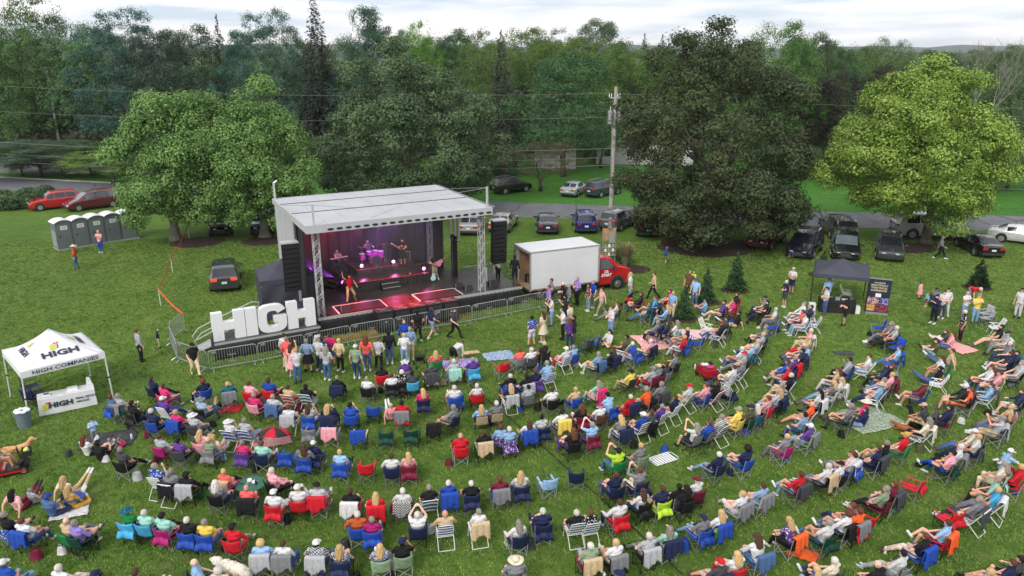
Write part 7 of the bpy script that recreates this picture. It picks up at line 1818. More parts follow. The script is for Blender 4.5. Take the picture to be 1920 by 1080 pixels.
def label_crowd():
    for p in PEOPLE:
        if 'fixed' in p: p['o']['label'] = p['fixed']; TAKEN.add(p['fixed'])
    resolve([p for p in PEOPLE if 'fixed' not in p], cands)
    def ccands(c):
        if c['who']:
            q = c['who']; hq = (q['hair'] + ' person') if not q['hat'] else 'person in ' + q['hair']
            yield f"{c['name']} under {hq} in {q['top']} top"
            yield f"{c['name']} under {hq} in {q['top']} top and {q['bot']}"
            for d in near(CHAIRS, c, c['pos'], 10): yield f"{c['name']} under {hq} in {q['top']} top, {side(c['pos'], d['pos'])} {d['name']}"
        else:
            yield f"empty {c['name']} on the lawn"
            for d in near(PEOPLE, c, c['pos'], 10): yield f"empty {c['name']} {side(c['pos'], d['pos'])} {d['hair']} person in {d['top']} top"
    resolve(CHAIRS, ccands)
    def dcands(d):
        n = d['o'].name.split('.')[0]
        if d.get('side') and d.get('who'):
            q = d['who']
            yield f"{d['name']} bag on the grass beside {q['hair']} person in {q['top']} top"
            for e in near(PEOPLE, q, q['pos'], 6): yield f"{d['name']} bag beside {q['hair']} person in {q['top']}, {side(d['pos'], e['pos'])} {e['top']} top"
        elif d.get('side'):
            yield f"{d['name']} bag on the grass in the far rows"
            for e in near(PEOPLE, d, d['pos'], 6): yield f"{d['name']} bag on the grass, {side(d['pos'], e['pos'])} {e['hair']} person in {e['top']} top"
        elif d.get('who'):
            q = d['who']
            yield f"{d['name']} {n} hung over the chair back behind {q['hair']} person"
            yield f"{d['name']} {n} hung over chair back behind {q['hair']} person in {q['top']} top"
            for e in near(PEOPLE, q, q['pos'], 6): yield f"{d['name']} {n} hung behind {q['hair']} person in {q['top']}, {side(d['pos'], e['pos'])} {e['top']} top"
        else:
            yield f"{d['name']} {n} hung over an empty camp chair" if not d.get('far') else f"{d['name']} {n} hung over a chair back in the far rows"
            for e in near(PEOPLE, d, d['pos'], 6): yield f"{d['name']} {n} hung over a chair back, {side(d['pos'], e['pos'])} {e['hair']} person in {e['top']}"
    for d in DRAPES: tag(d['o'], None, d['o'].name.split('.')[0], 'bags on the lawn' if d.get('side') else 'cloths hung over chair backs')
    resolve(DRAPES, dcands)
    for p in PEOPLE:
        if 'fixed' not in p: p['o']['group'] = 'people standing on the lawn' if p['pk'][0] == 't' else 'audience seated on the lawn'
# ------------------------------------------------------------------ tents
M['canvas'] = plain('white_canvas', (.7, .71, .74), .6, var=.04, scale=1.5); M['navycanvas'] = plain('navy_canvas', (.05, .052, .075), .6, var=.15, scale=1.2); M['ink'] = plain('dark_ink', (.03, .035, .06), .6, var=0)
M['logored'] = plain('logo_red', (.6, .03, .04), .6, var=0); M['logolime'] = plain('logo_yellow_green', (.55, .55, .06), .6, var=0); M['tentleg'] = plain('tent_leg_white', (.7, .71, .73), .4, .2, var=.05)
def logo(parent, mat4, s):
    """three leaning bars: red cap on a dark post, two yellow green bars"""
    for pts, mt in (([(0, 0), (.28, .05), (.28, .8), (0, .75)], 'logolime'), ([(.34, .06), (.62, .12), (.62, .74), (.34, .7)], 'logolime'), ([(.34, .76), (.8, .82), (.9, .98), (.34, .92)], 'logored'), ([(.68, .14), (.76, .16), (.76, .76), (.68, .74)], 'ink')):
        vs = [mat4 @ Vector(((x + .12 * y) * s, y * s, 0)) for x, y in pts]; n_ = (vs[1] - vs[0]).cross(vs[3] - vs[0]).normalized() * .003
        MB().add(vs + [v + n_ for v in vs], [(3, 2, 1, 0), (4, 5, 6, 7), (0, 1, 5, 4), (1, 2, 6, 5), (2, 3, 7, 6), (3, 0, 4, 7)]).build('logo_bar', M[mt], parent)
def tent(FL, rz, w_, d_, ztop, zpk, mat, label, legmat, valance=.28, sag=.18, walls=None, name='canopy_tent', legsplay=0.0):
    o = empty(name, (FL[0], FL[1], 0), rz, label, 'canopy tent')
    pk = Vector((w_ / 2, d_ / 2, zpk)); cs = [Vector((0, 0, ztop)), Vector((w_, 0, ztop)), Vector((w_, d_, ztop)), Vector((0, d_, ztop))]
    for i in range(4):
        a, b = cs[i], cs[(i + 1) % 4]
        def f(u, v): q = a.lerp(b, u); p = q.lerp(pk, v); e = 4 * v * (1 - v); p.z -= sag * e * (1 - .25 * (1 - abs(2 * u - 1))) ; return p
        MB().grid(f, 10, 10, thick=.008).build('roof_panel', M[mat], o, smooth=True)
        def g_(u, v): q = a.lerp(b, u); q.z = ztop - valance * v + .0; q.z -= .0; return q
        MB().grid(g_, 8, 2, thick=.006).build('valance', M[mat], o)
        if walls and i in walls:
            def h_(u, v): q = a.lerp(b, u); q.z = (ztop - valance) * (1 - v) + .04; n_ = (b - a).cross(Vector((0, 0, 1))).normalized(); return q + n_ * (.04 * math.sin(u * 14 + v * 5) - .02)
            MB().grid(h_, 24, 8, thick=.006).build('side_wall', M[mat], o)
    for c in cs:
        cx, cy = c.x + (.03 if c.x == 0 else -.03), c.y + (.03 if c.y == 0 else -.03); ox = (c.x - w_ / 2) * legsplay
        l_ = MB().tube([(cx + ox, cy, 0), (cx, cy, ztop - .05)], .03, 6).build('leg', M[legmat], o); MB().box((cx + ox * .6 - .04, cy - .04, 1.0), (cx + ox * .6 + .04, cy + .04, 1.06)).build('leg_lock', M['black'], l_)
        MB().box((cx + ox - .06, cy - .06, 0), (cx + ox + .06, cy + .06, .012)).build('foot_plate', M['alu'], l_)
    return o
a, b, c = at(39, 706, 2.05), at(197.5, 667, 2.05), at(1, 655, 2.05)
wrz = math.atan2(b.y - a.y, b.x - a.x); ww = (b - a).length; wd_ = 3.4
wt = tent((a.x, a.y), wrz, ww, wd_, 2.22, 3.28, 'canvas', 'white canopy tent with HIGH COMPANIES on its front edge', 'tentleg', legsplay=.04)
# writing follows the front roof panel
n0 = Vector((0, wd_ / 2, 3.28 - 2.22)); pit = math.atan2(1.06 - .25, wd_ / 2)
text_mesh('HIGH', .44, M['ink'], wt, (ww * .5 + .06, .56, 2.478), (R(27), 0, 0), bold=.018, xs=1.35); logo(wt, Matrix.Translation((ww * .5 - .26, .76, 2.585)) @ Matrix.Rotation(R(31), 4, 'X'), .42)
text_mesh('HIGH COMPANIES', .235, M['ink'], wt, (ww * .5 + .06, -.034, 2.085), (R(90), 0, 0), bold=.002, xs=1.32)
for x_, a_ in ((.52, -90), (ww - .52, 90)):
    t_m = text_mesh('HIGH', .34, M['ink'], wt, (0, 0, 0), (0, 0, 0), bold=.014); t_m.matrix_local = Matrix.Translation((x_, wd_ / 2, 2.475)) @ Matrix.Rotation(R(a_), 4, 'Z') @ Matrix.Rotation(R(28), 4, 'X') @ Matrix.Diagonal((1.3, 1, 1, 1))
    logo(wt, Matrix.Translation((x_ + (.2 if a_ < 0 else -.2), wd_ / 2 + (.3 if a_ < 0 else -.3), 2.585)) @ Matrix.Rotation(R(a_), 4, 'Z') @ Matrix.Rotation(R(31), 4, 'X'), .34)
# table under the white tent
a, b = at(76, 782), at(170, 762); trz = math.atan2(b.y - a.y, b.x - a.x); tw = (b - a).length + .25
tb = empty('covered_table', (a.x, a.y, 0), trz, 'long table under white fitted cloth reading HIGH REAL ESTATE GROUP', 'table')
b = MB(); n_ = 26
def cl(u, v):  # rounded rectangle skirt
    per = [(0, 0), (tw, 0), (tw, .76), (0, .76), (0, 0)]; t = u * 4; i = min(3, int(t)); f_ = t - i; x = per[i][0] + (per[i + 1][0] - per[i][0]) * f_; y = per[i][1] + (per[i + 1][1] - per[i][1]) * f_
    s = 1 + .03 * (1 - v); cx, cy = tw / 2, .38; w = .012 * math.sin(u * 60) * (1 - v); return (cx + (x - cx) * s, cy + (y - cy) * s + w, .03 + .71 * v)
b.grid(cl, 80, 3); b.box((-.005, -.005, .73), (tw + .005, .765, .752)); b.build('tablecloth', M['canvas'], tb)
text_mesh('HIGH', .31, M['ink'], tb, (tw * .385, -.035, .42), (R(90), 0, 0), bold=.014, xs=1.2); text_mesh('REAL ESTATE', .115, M['ink'], tb, (tw * .645, -.035, .52), (R(90), 0, 0), align='LEFT', bold=.003, xs=1.3); text_mesh('GROUP', .115, M['ink'], tb, (tw * .645, -.035, .36), (R(90), 0, 0), align='LEFT', bold=.003, xs=1.3)
logo(tb, Matrix.Translation((tw * .05, -.035, .26)) @ Matrix.Rotation(R(90), 4, 'X'), .36)
TMx = Matrix.Translation((a.x, a.y, 0)) @ Matrix.Rotation(trz, 4, 'Z')
def placed(name, x, y, z, lb, cat, mtx=TMx, rz=0): return empty(name, mtx @ Vector((x, y, z)), math.atan2(mtx[1][0], mtx[0][0]) + rz, lb, cat)
q = placed('leaflet_stack', .35, .45, .754, 'small green and white box on the white covered table', 'box'); MB().box((-.13, -.1, 0), (.13, .1, .06)).build('box_body', M['white'], q); MB().box((-.1, -.11, .061), (.1, .06, .075)).build('green_card', plain('green_card', (.03, .16, .08), .6), q)
q = placed('document_box', tw * .62, .5, .754, 'low white open box at the middle of the covered table', 'box'); MB().box((-.2, -.14, 0), (.2, .14, .1)).build('box_body', M['white'], q)
q = placed('display_stand', tw - .14, .68, .754, 'white pointed display stand at the right end of the covered table', 'display'); MB().prism([(-.12, 0), (.12, 0), (.05, .34), (-.08, .36)], 0, .04).build('board', M['white'], q)
for k in range(3): q = placed('paper_sheet', .85 + k * .32, .2 + .1 * (k % 2), .754, ['leftmost paper sheet lying on the covered table', 'middle paper sheet lying on the covered table', 'rightmost paper sheet lying on the covered table'][k], 'paper', rz=.2 * k); MB().box((-.11, -.15, 0), (.11, .15, .004)).build('sheet', M['white'], q); q['group'] = 'papers on the covered table'
p = at(68, 752); p.z = 0; chair('q', 'nvy', p, R(-60), rng); CHAIRS[-1]['who'] = None; p = at(76, 745); chair('q', 'nvy', Vector((p.x - .5, p.y + .35, 0)), R(-40), rng)
# trash can
p = at(47, 800); o = empty('rubbish_bin', p, .3, 'round grey plastic rubbish bin with white liner beside the white tent', 'rubbish bin'); M['bin'] = plain('grey_bin', (.13, .17, .2), .6, var=.1)
MB().cyl((0, 0, 0), .24, .68, 22, r2=.29).build('bin_body', M['bin'], o); MB().cyl((0, 0, .66), .315, .06, 22, r2=.315).build('rim', M['bin'], o)
MB().grid(lambda u, v: ((.30 - .22 * v) * math.cos(6.2832 * u), (.30 - .22 * v) * math.sin(6.2832 * u), .735 + .05 * math.sin(v * 3) + .02 * math.sin(u * 44)), 24, 4, thick=.004).build('liner', M['white'], o)
for s in (-1, 1): MB().box((s * .30 - .04, -.06, .5), (s * .30 + .04, .06, .56)).build('handle', M['bin'], o)
# black tent left of the stage, with walls
a = at(487.5, 530, 2.3); b = at(578, 520, 2.3)
tent((a.x, a.y), SA - .08, 3.1, 3.0, 2.35, 3.25, 'navycanvas', 'black canopy tent with dark side walls left of the stage', 'alu', walls=(0, 1, 2, 3), sag=.1)
a, b = at(1524, 518, 1.95), at(1631, 529, 1.95)
bt = tent((a.x, a.y), math.atan2(b.y - a.y, b.x - a.x), (b - a).length, 3.4, 2.15, 2.8, 'navycanvas', 'black canopy tent shading the information table on the right', 'black', sag=.08, valance=.2)
# information table, banner
a = at(1535, 585); b = at(1603, 590); irz = math.atan2(b.y - a.y, b.x - a.x); IM = Matrix.Translation(a) @ Matrix.Rotation(irz, 4, 'Z'); o = empty('information_table', a, irz, 'table under a black cloth beneath the black canopy', 'table'); iw = (b - a).length
MB().grid(lambda u, v: (iw * u, -.02 + .02 * math.sin(u * 40), .02 + .72 * v), 40, 2, thick=.01).build('cloth', M['skirt'], o); MB().box((-.01, -.01, .735), (iw + .01, .75, .755)).build('table_top', M['black'], o); MB().box((0, .03, .02), (.02, .74, .73)).build('cloth_side', M['skirt'], o); MB().box((iw - .02, .03, .02), (iw, .74, .73)).build('cloth_side', M['skirt'], o)
for k, (x, y, s, cn) in enumerate([(.3, .3, .12, 'white'), (.62, .42, .15, 'black'), (1.0, .3, .13, 'alu'), (1.4, .4, .14, 'white'), (1.75, .28, .12, 'black')]):
    q = placed('display_item', min(x, iw - .2), y, .757, f'small {["white box nearest the left end", "black case second from left", "silver box at the middle", "white card stack right of middle", "black pouch at the right end"][k]} of the black covered table', 'box', IM); MB().box((-s, -s * .6, 0), (s, s * .6, .05 + .05 * (k % 3))).build('box_body', M[cn], q); MB().box((-s * .9, -s * .5, .05 + .05 * (k % 3)), (s * .9, s * .5, .06 + .05 * (k % 3))).build('lid', M['steel'], q)
for x in (-.35, iw + .1): q = placed('supply_box', x, .35, 0, ['white carton at the left end of the black covered table', 'white carton at the right end of the black covered table'][x > 0], 'box', IM); MB().box((-.18, -.2, 0), (.18, .2, .42)).build('carton', M['white'], q); q['group'] = 'white cartons by the table'
a, b = at(1620, 586), at(1664, 591); brz = math.atan2(b.y - a.y, b.x - a.x); bw = (b - a).length * .98; bh = 2.12
M['banner'] = plain('banner_navy', (.018, .026, .06), .45, var=.25, scale=1.5); M['gold'] = plain('banner_gold', (.6, .5, .28), .5, var=.1)
o = empty('roll_up_banner', a, brz, 'tall navy roll up banner with gold lettering and stage photos beside the black canopy', 'banner')
MB().box((0, 0, .1), (bw, .012, bh)).build('banner_panel', M['banner'], o); MB().box((-.02, -.02, bh), (bw + .02, .03, bh + .05)).build('top_rail', M['alu'], o); MB().box((-.02, -.12, 0), (bw + .02, .12, .1)).build('banner_base', M['alu'], o); MB().tube([(bw / 2, .06, .1), (bw / 2, .05, bh)], .014).build('support_pole', M['alu'], o)
for s, sz, z in (('AN & BOLD', .11, bh - .22), ('BEAUTIFULLY', .15, bh - .37), ('THEATRICAL', .15, bh - .53), ('EXPERIENCES', .14, bh - .69)): text_mesh(s, sz, M['gold'], o, (bw / 2, -.006, z), (R(90), 0, 0), bold=.004, extrude=.002)
MB().box((bw * .38, -.008, bh - 1.08), (bw * .62, -.002, bh - .86)).build('logo_panel', M['white'], o)
def art(x0, z0, x1, z1, c1, c2, sc_, nm):
    m, nt, b_, L = newmat(nm); tcx = N(nt, 'ShaderNodeTexCoord'); v_ = N(nt, 'ShaderNodeTexNoise'); v_.inputs['Scale'].default_value = sc_; L(tcx.outputs['Object'], v_.inputs['Vector']); r_ = N(nt, 'ShaderNodeValToRGB'); r_.color_ramp.interpolation = 'CONSTANT'
    r_.color_ramp.elements[0].color = (*c1, 1); r_.color_ramp.elements[1].color = (*c2, 1); r_.color_ramp.elements[1].position = .5; L(v_.outputs['Fac'], r_.inputs['Fac']); L(r_.outputs[0], b_.inputs['Base Color']); MB().box((x0, -.008, z0), (x1, -.002, z1)).build('printed_photo', m, o)
art(.03, .58, bw * .55, 1.0, (.45, .42, .44), (.3, .05, .08), 9, 'print_dancers'); art(.02, .18, bw * .42, .55, (.6, .4, .12), (.45, .22, .05), 7, 'print_amber'); art(bw * .6, .6, bw - .03, 1.0, (.04, .04, .14), (.3, .25, .5), 8, 'print_violet'); art(bw * .46, .16, bw - .03, .55, (.03, .02, .03), (.42, .05, .07), 10, 'print_red')
# boards by the truck cab
o = empty('notice_board', at(1128, 505), .25, 'wooden board with grey panel and jars on shelves behind the truck cab', 'board'); b = MB()
for x in (0, .95): b.tube([(x, 0, 0), (x, 0, 3.0)], .05, 6)
b.build('post', M['barkgrey'], o); MB().box((.02, -.03, 2.1), (.93, .02, 2.95)).build('board_panel', M['plywood'], o); MB().box((.45, -.07, 1.9), (.9, -.035, 2.75)).build('grey_box', M['steel'], o)
for r_ in range(3):
    MB().box((.0, -.2, 1.0 + r_ * .3), (.95, .0, 1.03 + r_ * .3)).build('shelf', M['plywood'], o)
    for c_ in range(3): MB().cyl((.2 + c_ * .28, -.1, 1.032 + r_ * .3), .08, .18, 10).build('jar', M['white' if (r_ + c_) % 2 else 'steel'], o)
o = empty('statuette', at(1138, 505) + Vector((.1, 0, 3.0)), 0, 'pale weathered figure standing on top of the wooden board', 'statue'); b = MB(); b.cyl((0, 0, 0), .16, .5, 10, r2=.1); b.ball((0, 0, .62), .13, 10, 8); b.build('figure', M['barkgrey'], o)
# ------------------------------------------------------------------ portable toilets
M['toilet'] = plain('toilet_grey_green', (.13, .155, .16), .6, var=.08, scale=2); M['toiletside'] = plain('toilet_side', (.30, .31, .31), .6, var=.12, scale=3); M['toiletroof'] = plain('toilet_roof', (.72, .73, .75), .5, var=.04)
def make_toilet():
    o = empty('portable_toilet'); w_ = 1.15
    MB().box((0, .04, .12), (w_, 1.2, 2.08)).build('body', M['toilet'], o); MB().box((-.03, -.02, 0), (w_ + .03, 1.24, .12)).build('skid_base', M['toiletside'], o)
    MB().grid(lambda u, v: (-.05 + (w_ + .1) * u, -.06 + 1.34 * v, 2.08 + .22 * math.sin(math.pi * u) ** .8), 12, 3, thick=.04).build('roof', M['toiletroof'], o)
    MB().prism([(0, 2.08), (w_, 2.08), (w_ * .8, 2.22), (w_ * .5, 2.28), (w_ * .2, 2.22)], .02, 1.22).build('gable', M['toilet'], o)
    d_ = MB().box((.12, .0, .16), (w_ - .12, .037, 2.02)).build('door', M['toilet'], o); MB().box((.2, -.03, 1.0), (.27, 0, 1.14)).build('handle', M['black'], d_); MB().box((.34, -.008, 1.56), (.82, -.001, 1.86)).build('sign_panel', M['white'], d_)
    for k in range(3): MB().box((.4, -.012, 1.62 + k * .075), (.76, -.0085, 1.645 + k * .075)).build('sign_line', M['ink'], d_)
    for k in range(3): MB().box((-.012, .16 + k * .34, .25), (-.001, .42 + k * .34, 1.5)).build('side_rib', M['toiletside'], o)
    MB().cyl((w_ * .8, .95, 2.1), .05, .35, 8).build('vent_pipe', M['toilet'], o); return o
tp = None; a, b = at(111, 471), at(232, 451); d = b - a; tz = math.atan2(d.y, d.x) ; labs = ['leftmost of the grey portable toilets, nearest the open lawn', 'second portable toilet from the left', 'portable toilet the blue skirted person stands before', 'fourth portable toilet from the left', 'portable toilet set apart at the right end under the maple']
step = d.length / 4
for k in range(5):
    if tp is None: tp = make_toilet(); register(tp); o = tp
    else: o = copy_tree(tp)
    o.location = a + d * (k / 4) * (1 if k < 4 else 1.0); o.rotation_euler = (0, 0, tz + (0 if k < 4 else -.12)); o.scale = (min(1.1, step / 1.17),) * 3; tag(o, labs[k], 'portable toilet', 'portable toilets in a row')
pp = at(137, 462, 1.66); pp.z = 0; person(pp, R(100), 'h-crm-g', 'rst', 'jea', 't6', rng, 1, 'long')
pp = at(184, 436, 1.6); pp.z = 0; person(pp, R(170), 'y', 'pnk', 'blu', 't4', rng, .98, 'tank')
# ------------------------------------------------------------------ tape line on poles
M['tape'] = plain('orange_tape', (.75, .12, .06), .6, var=.15, scale=3)
tp_ = [at(352, 426, 1.0), at(320, 484, 1.0), at(297, 543, 1.0), at(344, 589, 1.05)]
o = empty('safety_tape', tp_[0], 0, 'red and white safety tape strung across the lawn to the barriers', 'tape'); b = MB()
for p0, p1 in zip(tp_, tp_[1:]):
    d = p1 - p0
    n_ = Vector((0, 0, 1))
    def f(u, v): q = p0.lerp(p1, u) - tp_[0]; q.z += -.16 * 4 * u * (1 - u) * .8 + .14 * v - .07; return q + Vector((.0, .02 * v, 0))
    b.grid(f, 14, 1, thick=.004)
b.build('tape', M['tape'], o)
for k, p0 in enumerate(tp_[:3]): q = empty('tape_pole', (p0.x, p0.y, 0), 0, ['thin white pole holding the red tape, by the maple', 'thin white pole holding the red tape, middle one', 'thin white pole at the sharp corner of the red tape'][k], 'pole', 'poles carrying the tape'); MB().tube([(0, 0, -.05), (0, 0, 1.08)], .02).build('shaft', M['white'], q); MB().cyl((0, 0, .95), .028, .1, 8).build('tape_knot', M['tape'], q)
# ------------------------------------------------------------------ utility pole and wires
p = at(1145, 407); up = empty('utility_pole', p, 0, 'tall wooden utility pole with grey transformers beside the road', 'utility pole'); PH = height_at(1152, 163, p.y)
MB().tube([(0, 0, -.2), (.02, 0, PH)], .22, 10, r1=.15).build('pole', M['wood'], up)
for k, (x, z, h_) in enumerate(((-.42, PH - 3.2, 1.15), (.42, PH - 3.1, 1.1))):
    t = MB().cyl((x, -.15, z), .22, h_, 14).build('transformer', M['steel'], up); MB().tube([(x, -.15, z + h_), (x, -.15, z + h_ + .35)], .03).build('bushing', M['white'], t)
MB().box((-.5, -.08, PH - 1.0), (.5, .0, PH - .88)).build('crossarm', M['wood'], up)
for x in (-.55, -.35, .2, .4): MB().cyl((x, -.04, PH - .85), .05, .3, 8, r2=.03).build('insulator', M['white'], up)
b = MB(); b.tube([(-.25, -.2, PH - 3.0), (-.2, -.22, 3.0)], .03); b.tube([(.1, -.2, PH - 2), (.1, -.22, .3)], .02); b.build('conduit', M['steel'], up)
for k in range(2): MB().box((-.14, -.24, 2.0 + k * 5.2), (.14, -.16, 2.35 + k * 5.2)).build('tag_plate', M['steel'], up)
M['cable'] = plain('weathered_cable', (.16, .16, .16), .8, var=.1)
def wire(name, a, b, sag, lb, r=.02):
    o = empty(name, a, 0, lb, 'wire', 'overhead wires along the road'); pts = [(a.lerp(b, t / 20) - a) + Vector((0, 0, -sag * 4 * (t / 20) * (1 - t / 20))) for t in range(21)]; MB().tube(pts, r * .7, 5).build('cable', M['cable'], o)
ptop = p + Vector((0, 0, 0)); lp = Vector((-97, 99, 0)); rp = Vector((75, 58, 0))
wire('power_line', ptop + Vector((-.4, 0, PH - .55)), lp + Vector((0, 0, 13.0)), 1.4, 'top power line running left from the utility pole', .022); wire('power_line', ptop + Vector((0, 0, PH - 2.6)), lp + Vector((0, 0, 10.0)), 1.6, 'second power line from the top, left of the pole', .022)
wire('phone_cable', ptop + Vector((0, 0, PH - 5.4)), lp + Vector((0, 0, 6.4)), 1.8, 'upper thick telephone cable left of the utility pole', .035); wire('phone_cable', ptop + Vector((0, 0, PH - 6.2)), lp + Vector((0, 0, 4.9)), 1.9, 'middle telephone cable left of the utility pole', .028); wire('phone_cable', ptop + Vector((0, 0, PH - 6.9)), lp + Vector((0, 0, 4.1)), 2.0, 'lowest telephone cable left of the utility pole', .028)
wire('power_line', ptop + Vector((.4, 0, PH - .55)), rp + Vector((0, 0, 12)), 1.3, 'power line running right from the utility pole', .022); wire('phone_cable', ptop + Vector((0, 0, PH - 5.4)), rp + Vector((0, 0, 6.8)), 1.6, 'upper telephone cable right of the utility pole', .03); wire('phone_cable', ptop + Vector((0, 0, PH - 6.9)), rp + Vector((0, 0, 5.6)), 1.6, 'lower telephone cable right of the utility pole', .03)
for (x, y, h_, lb) in ((lp.x, lp.y, 12.6, 'wooden utility pole at the left end of the wires'), (rp.x, rp.y, 12.4, 'wooden utility pole at the right end of the wires')):
    o = empty('utility_pole', (x, y, 0), 0, lb, 'utility pole'); MB().tube([(0, 0, -.2), (0, 0, h_)], .2, 8, r1=.14).build('pole', M['wood'], o)
o = empty('utility_pole', ((121 - 960) / F * 118, 118, 0), 0, 'pale pole showing between the trees above the red shrub', 'utility pole'); MB().tube([(0, 0, 0), (0, 0, 12.5)], .2, 8, r1=.15).build('pole', M['wood'], o)
# ------------------------------------------------------------------ house beyond the road
M['siding'] = plain('pale_siding', (.5, .5, .5), .7, var=.08); M['roofing'] = plain('brown_shingles', (.11, .085, .075), .9, var=.3, scale=3)
def house(x, y, rz, w_, d_, h_, rh, lb, name='house'):
    o = empty(name, (x, y, 0), rz, lb, 'house'); MB().box((0, 0, 0), (w_, d_, h_)).build('wall', M['siding'], o)
    b = MB()
    for k in range(int(h_ / .22)): b.box((-.012, -.014, k * .22), (w_ + .012, -.001, k * .22 + .03))
    c = b.build('clapboards', M['siding'], o); c['kind'] = 'stuff'
    MB().add([(-.5, -.5, h_), (w_ + .5, -.5, h_), (w_ + .5, d_ + .5, h_), (-.5, d_ + .5, h_), (-.5, d_ / 2, h_ + rh), (w_ + .5, d_ / 2, h_ + rh)], [(0, 1, 5, 4), (2, 3, 4, 5), (0, 4, 3), (1, 2, 5), (0, 3, 2, 1)]).build('roof', M['roofing'], o)
    for k in range(int(w_ / 3)):
        f_ = MB().box((1 + k * 3, -.05, 1.0), (2.1 + k * 3, -.015, 2.2)).build('window', M['white'], o); MB().box((1.08 + k * 3, -.07, 1.08), (2.02 + k * 3, -.052, 2.12)).build('pane', M['glass'], f_)
    return o
house(11.5, 104, -.12, 13, 8, 3.0, 2.2, 'single storey pale house with brown roof behind the utility pole'); house(5.2, 98, .5, 3.6, 4.5, 2.6, .9, 'small white sided shed between the rusty tree and the pole', 'shed')
house(27, 122, .1, 16, 9, 3.2, 2.4, 'long white house half hidden behind the huge olive tree')
# ------------------------------------------------------------------ things among the audience
def px6(tx, ty, x, y, z=0): return at(tx + x / 6, ty + y / 6, z)
# umbrella over a plaid blanket
p = px6(320, 740, 1140, 480, .6); p.z = 0; o = empty('umbrella', p, .4, 'open red and black umbrella lying over a red plaid blanket', 'umbrella'); RM = Euler((R(-12), R(8), 0)).to_matrix().to_4x4()
for k in range(8):
    a0, a1 = 2 * math.pi * k / 8, 2 * math.pi * (k + 1) / 8
    def f(u, v): a_ = a0 + (a1 - a0) * u; r_ = .66 * v * (1 - .05 * math.sin(math.pi * u)); return RM @ Vector((r_ * math.cos(a_), r_ * math.sin(a_), .95 - .26 * v * v))
    c = MB().grid(f, 4, 5, thick=.004).build('umbrella_panel', M['nylon'], o, smooth=True); c.color = (*(lin(190, 20, 45) if k % 2 else lin(40, 38, 44)), 1)
MB().tube([RM @ Vector((0, 0, .98)), RM @ Vector((0, 0, .1))], .01).build('shaft', M['wood'], o)
def blanket(px0, py0, w_, d_, rz, col, mat, lb, nm='picnic_blanket'):
    p = at(px0, py0); ph = (px0 * 7) % 6
    def f(u, v): return ((u - .5) * w_ * (1 + .05 * math.sin(v * 5 + ph)), (v - .5) * d_ * (1 + .07 * math.sin(u * 4 + ph)), .02 + .03 * abs(noise.noise(Vector((u * 4 + ph, v * 4, 1)))) + .02 * math.sin(u * 12 + v * 7) ** 2)
    o = MB().grid(f, 18, 14, thick=.012).build(nm, M[mat], None, p, rz, smooth=True); o.color = (*COLS[col][0], 1); tag(o, lb, 'blanket'); return o
blanket(508, 826, 1.5, 1.2, .5, 'red', 'plaid', 'red and black plaid blanket spread under the umbrella'); blanket(1232, 642, 2.2, 2.2, .2, 'cor', 'stripe', 'red and white striped blanket beside the reclining dark haired woman')
blanket(1316, 628, 2.3, 1.5, .0, 'pnk', 'stripe', 'red dashed white blanket left of the man in blue webbed chair'); blanket(1793, 652, 1.3, 1.6, .5, 'cor', 'stripe', 'pink striped blanket behind the group sitting on the grass'); blanket(1626, 786, 2.4, 1.9, .4, 'sge', 'floral', 'pale patterned round blanket under the pink top and navy top')
blanket(203, 826, 2.0, 1.3, .3, 'cgr', 'cloth', 'dark grey blanket under the group by the boy with paper'); blanket(862, 682, 1.8, 1.0, .2, 'lav', 'floral', 'lavender patterned blanket by the bending man'); blanket(935, 668, 1.5, 1.1, .3, 'ljn', 'floral', 'pale blue flowered blanket left of the red towelled chair')
blanket(430, 768, 1.0, .7, .2, 'red', 'cloth', 'crumpled red blanket lying on grass by the black chair', 'crumpled_blanket'); blanket(883, 662, .9, .4, .3, 'tan', 'cloth', 'small tan cloth in front of the bending man', 'crumpled_blanket'); blanket(133, 960, 1.1, .8, .3, 'wht', 'cloth', 'white crumpled blanket by the tiny blue table'); blanket(1582, 663, 1.0, .5, 0, 'cgr', 'cloth', 'dark jacket lying flat on the grass', 'jacket_on_grass')
blanket(1504, 1040, .9, .55, -.5, 'org', 'cloth', 'orange chair bag lying on the grass', 'chair_bag'); blanket(1085, 658, .5, .3, .2, 'tea', 'cloth', 'small teal bag on the grass by the black chair', 'chair_bag')
# round tables
def rtable(p, r_, h_, mat, lb, n=3):
    o = empty('round_table', p, .3, lb, 'table'); MB().cyl((0, 0, h_ - .025), r_, .03, 26).build('table_top', M[mat], o)
    for k in range(4): a_ = k * 1.571; MB().tube([(r_ * .7 * math.cos(a_), r_ * .7 * math.sin(a_), 0), (r_ * .35 * math.cos(a_ + .3), r_ * .35 * math.sin(a_ + .3), h_ - .03)], .014).build('leg', M['black'], o)
    return o
M['greentop'] = plain('green_plastic', (.03, .12, .08), .5, var=.08); M['bluetop'] = plain('blue_fabric_top', (.03, .08, .35), .7)
p = px6(320, 740, 900, 1010, .5); p.z = 0; rtable(p, .52, .52, 'greentop', 'round dark green camping table with food between two pink tops')
for k, (x, y, c, r_, h_, nm, lb) in enumerate([(.1, .12, 'white', .1, .03, 'plate', 'white paper plate on the green camping table'), (-.1, .2, 'white', .09, .05, 'bowl', 'white bowl on the green camping table'), (-.05, -.15, 'steel', .04, .12, 'cup', 'grey cup on the green camping table, left'), (.2, -.02, 'black', .04, .15, 'bottle', 'black bottle on the green camping table'), (-.3, 0, 'black', .05, .02, 'lid', 'black lid on the green camping table')]):
    q = MB().cyl((0, 0, 0), r_, h_, 14, r2=r_ * .9).build(nm, M[c], None, (p.x + x, p.y + y, .528)); tag(q, lb, nm, 'things on the camping table')
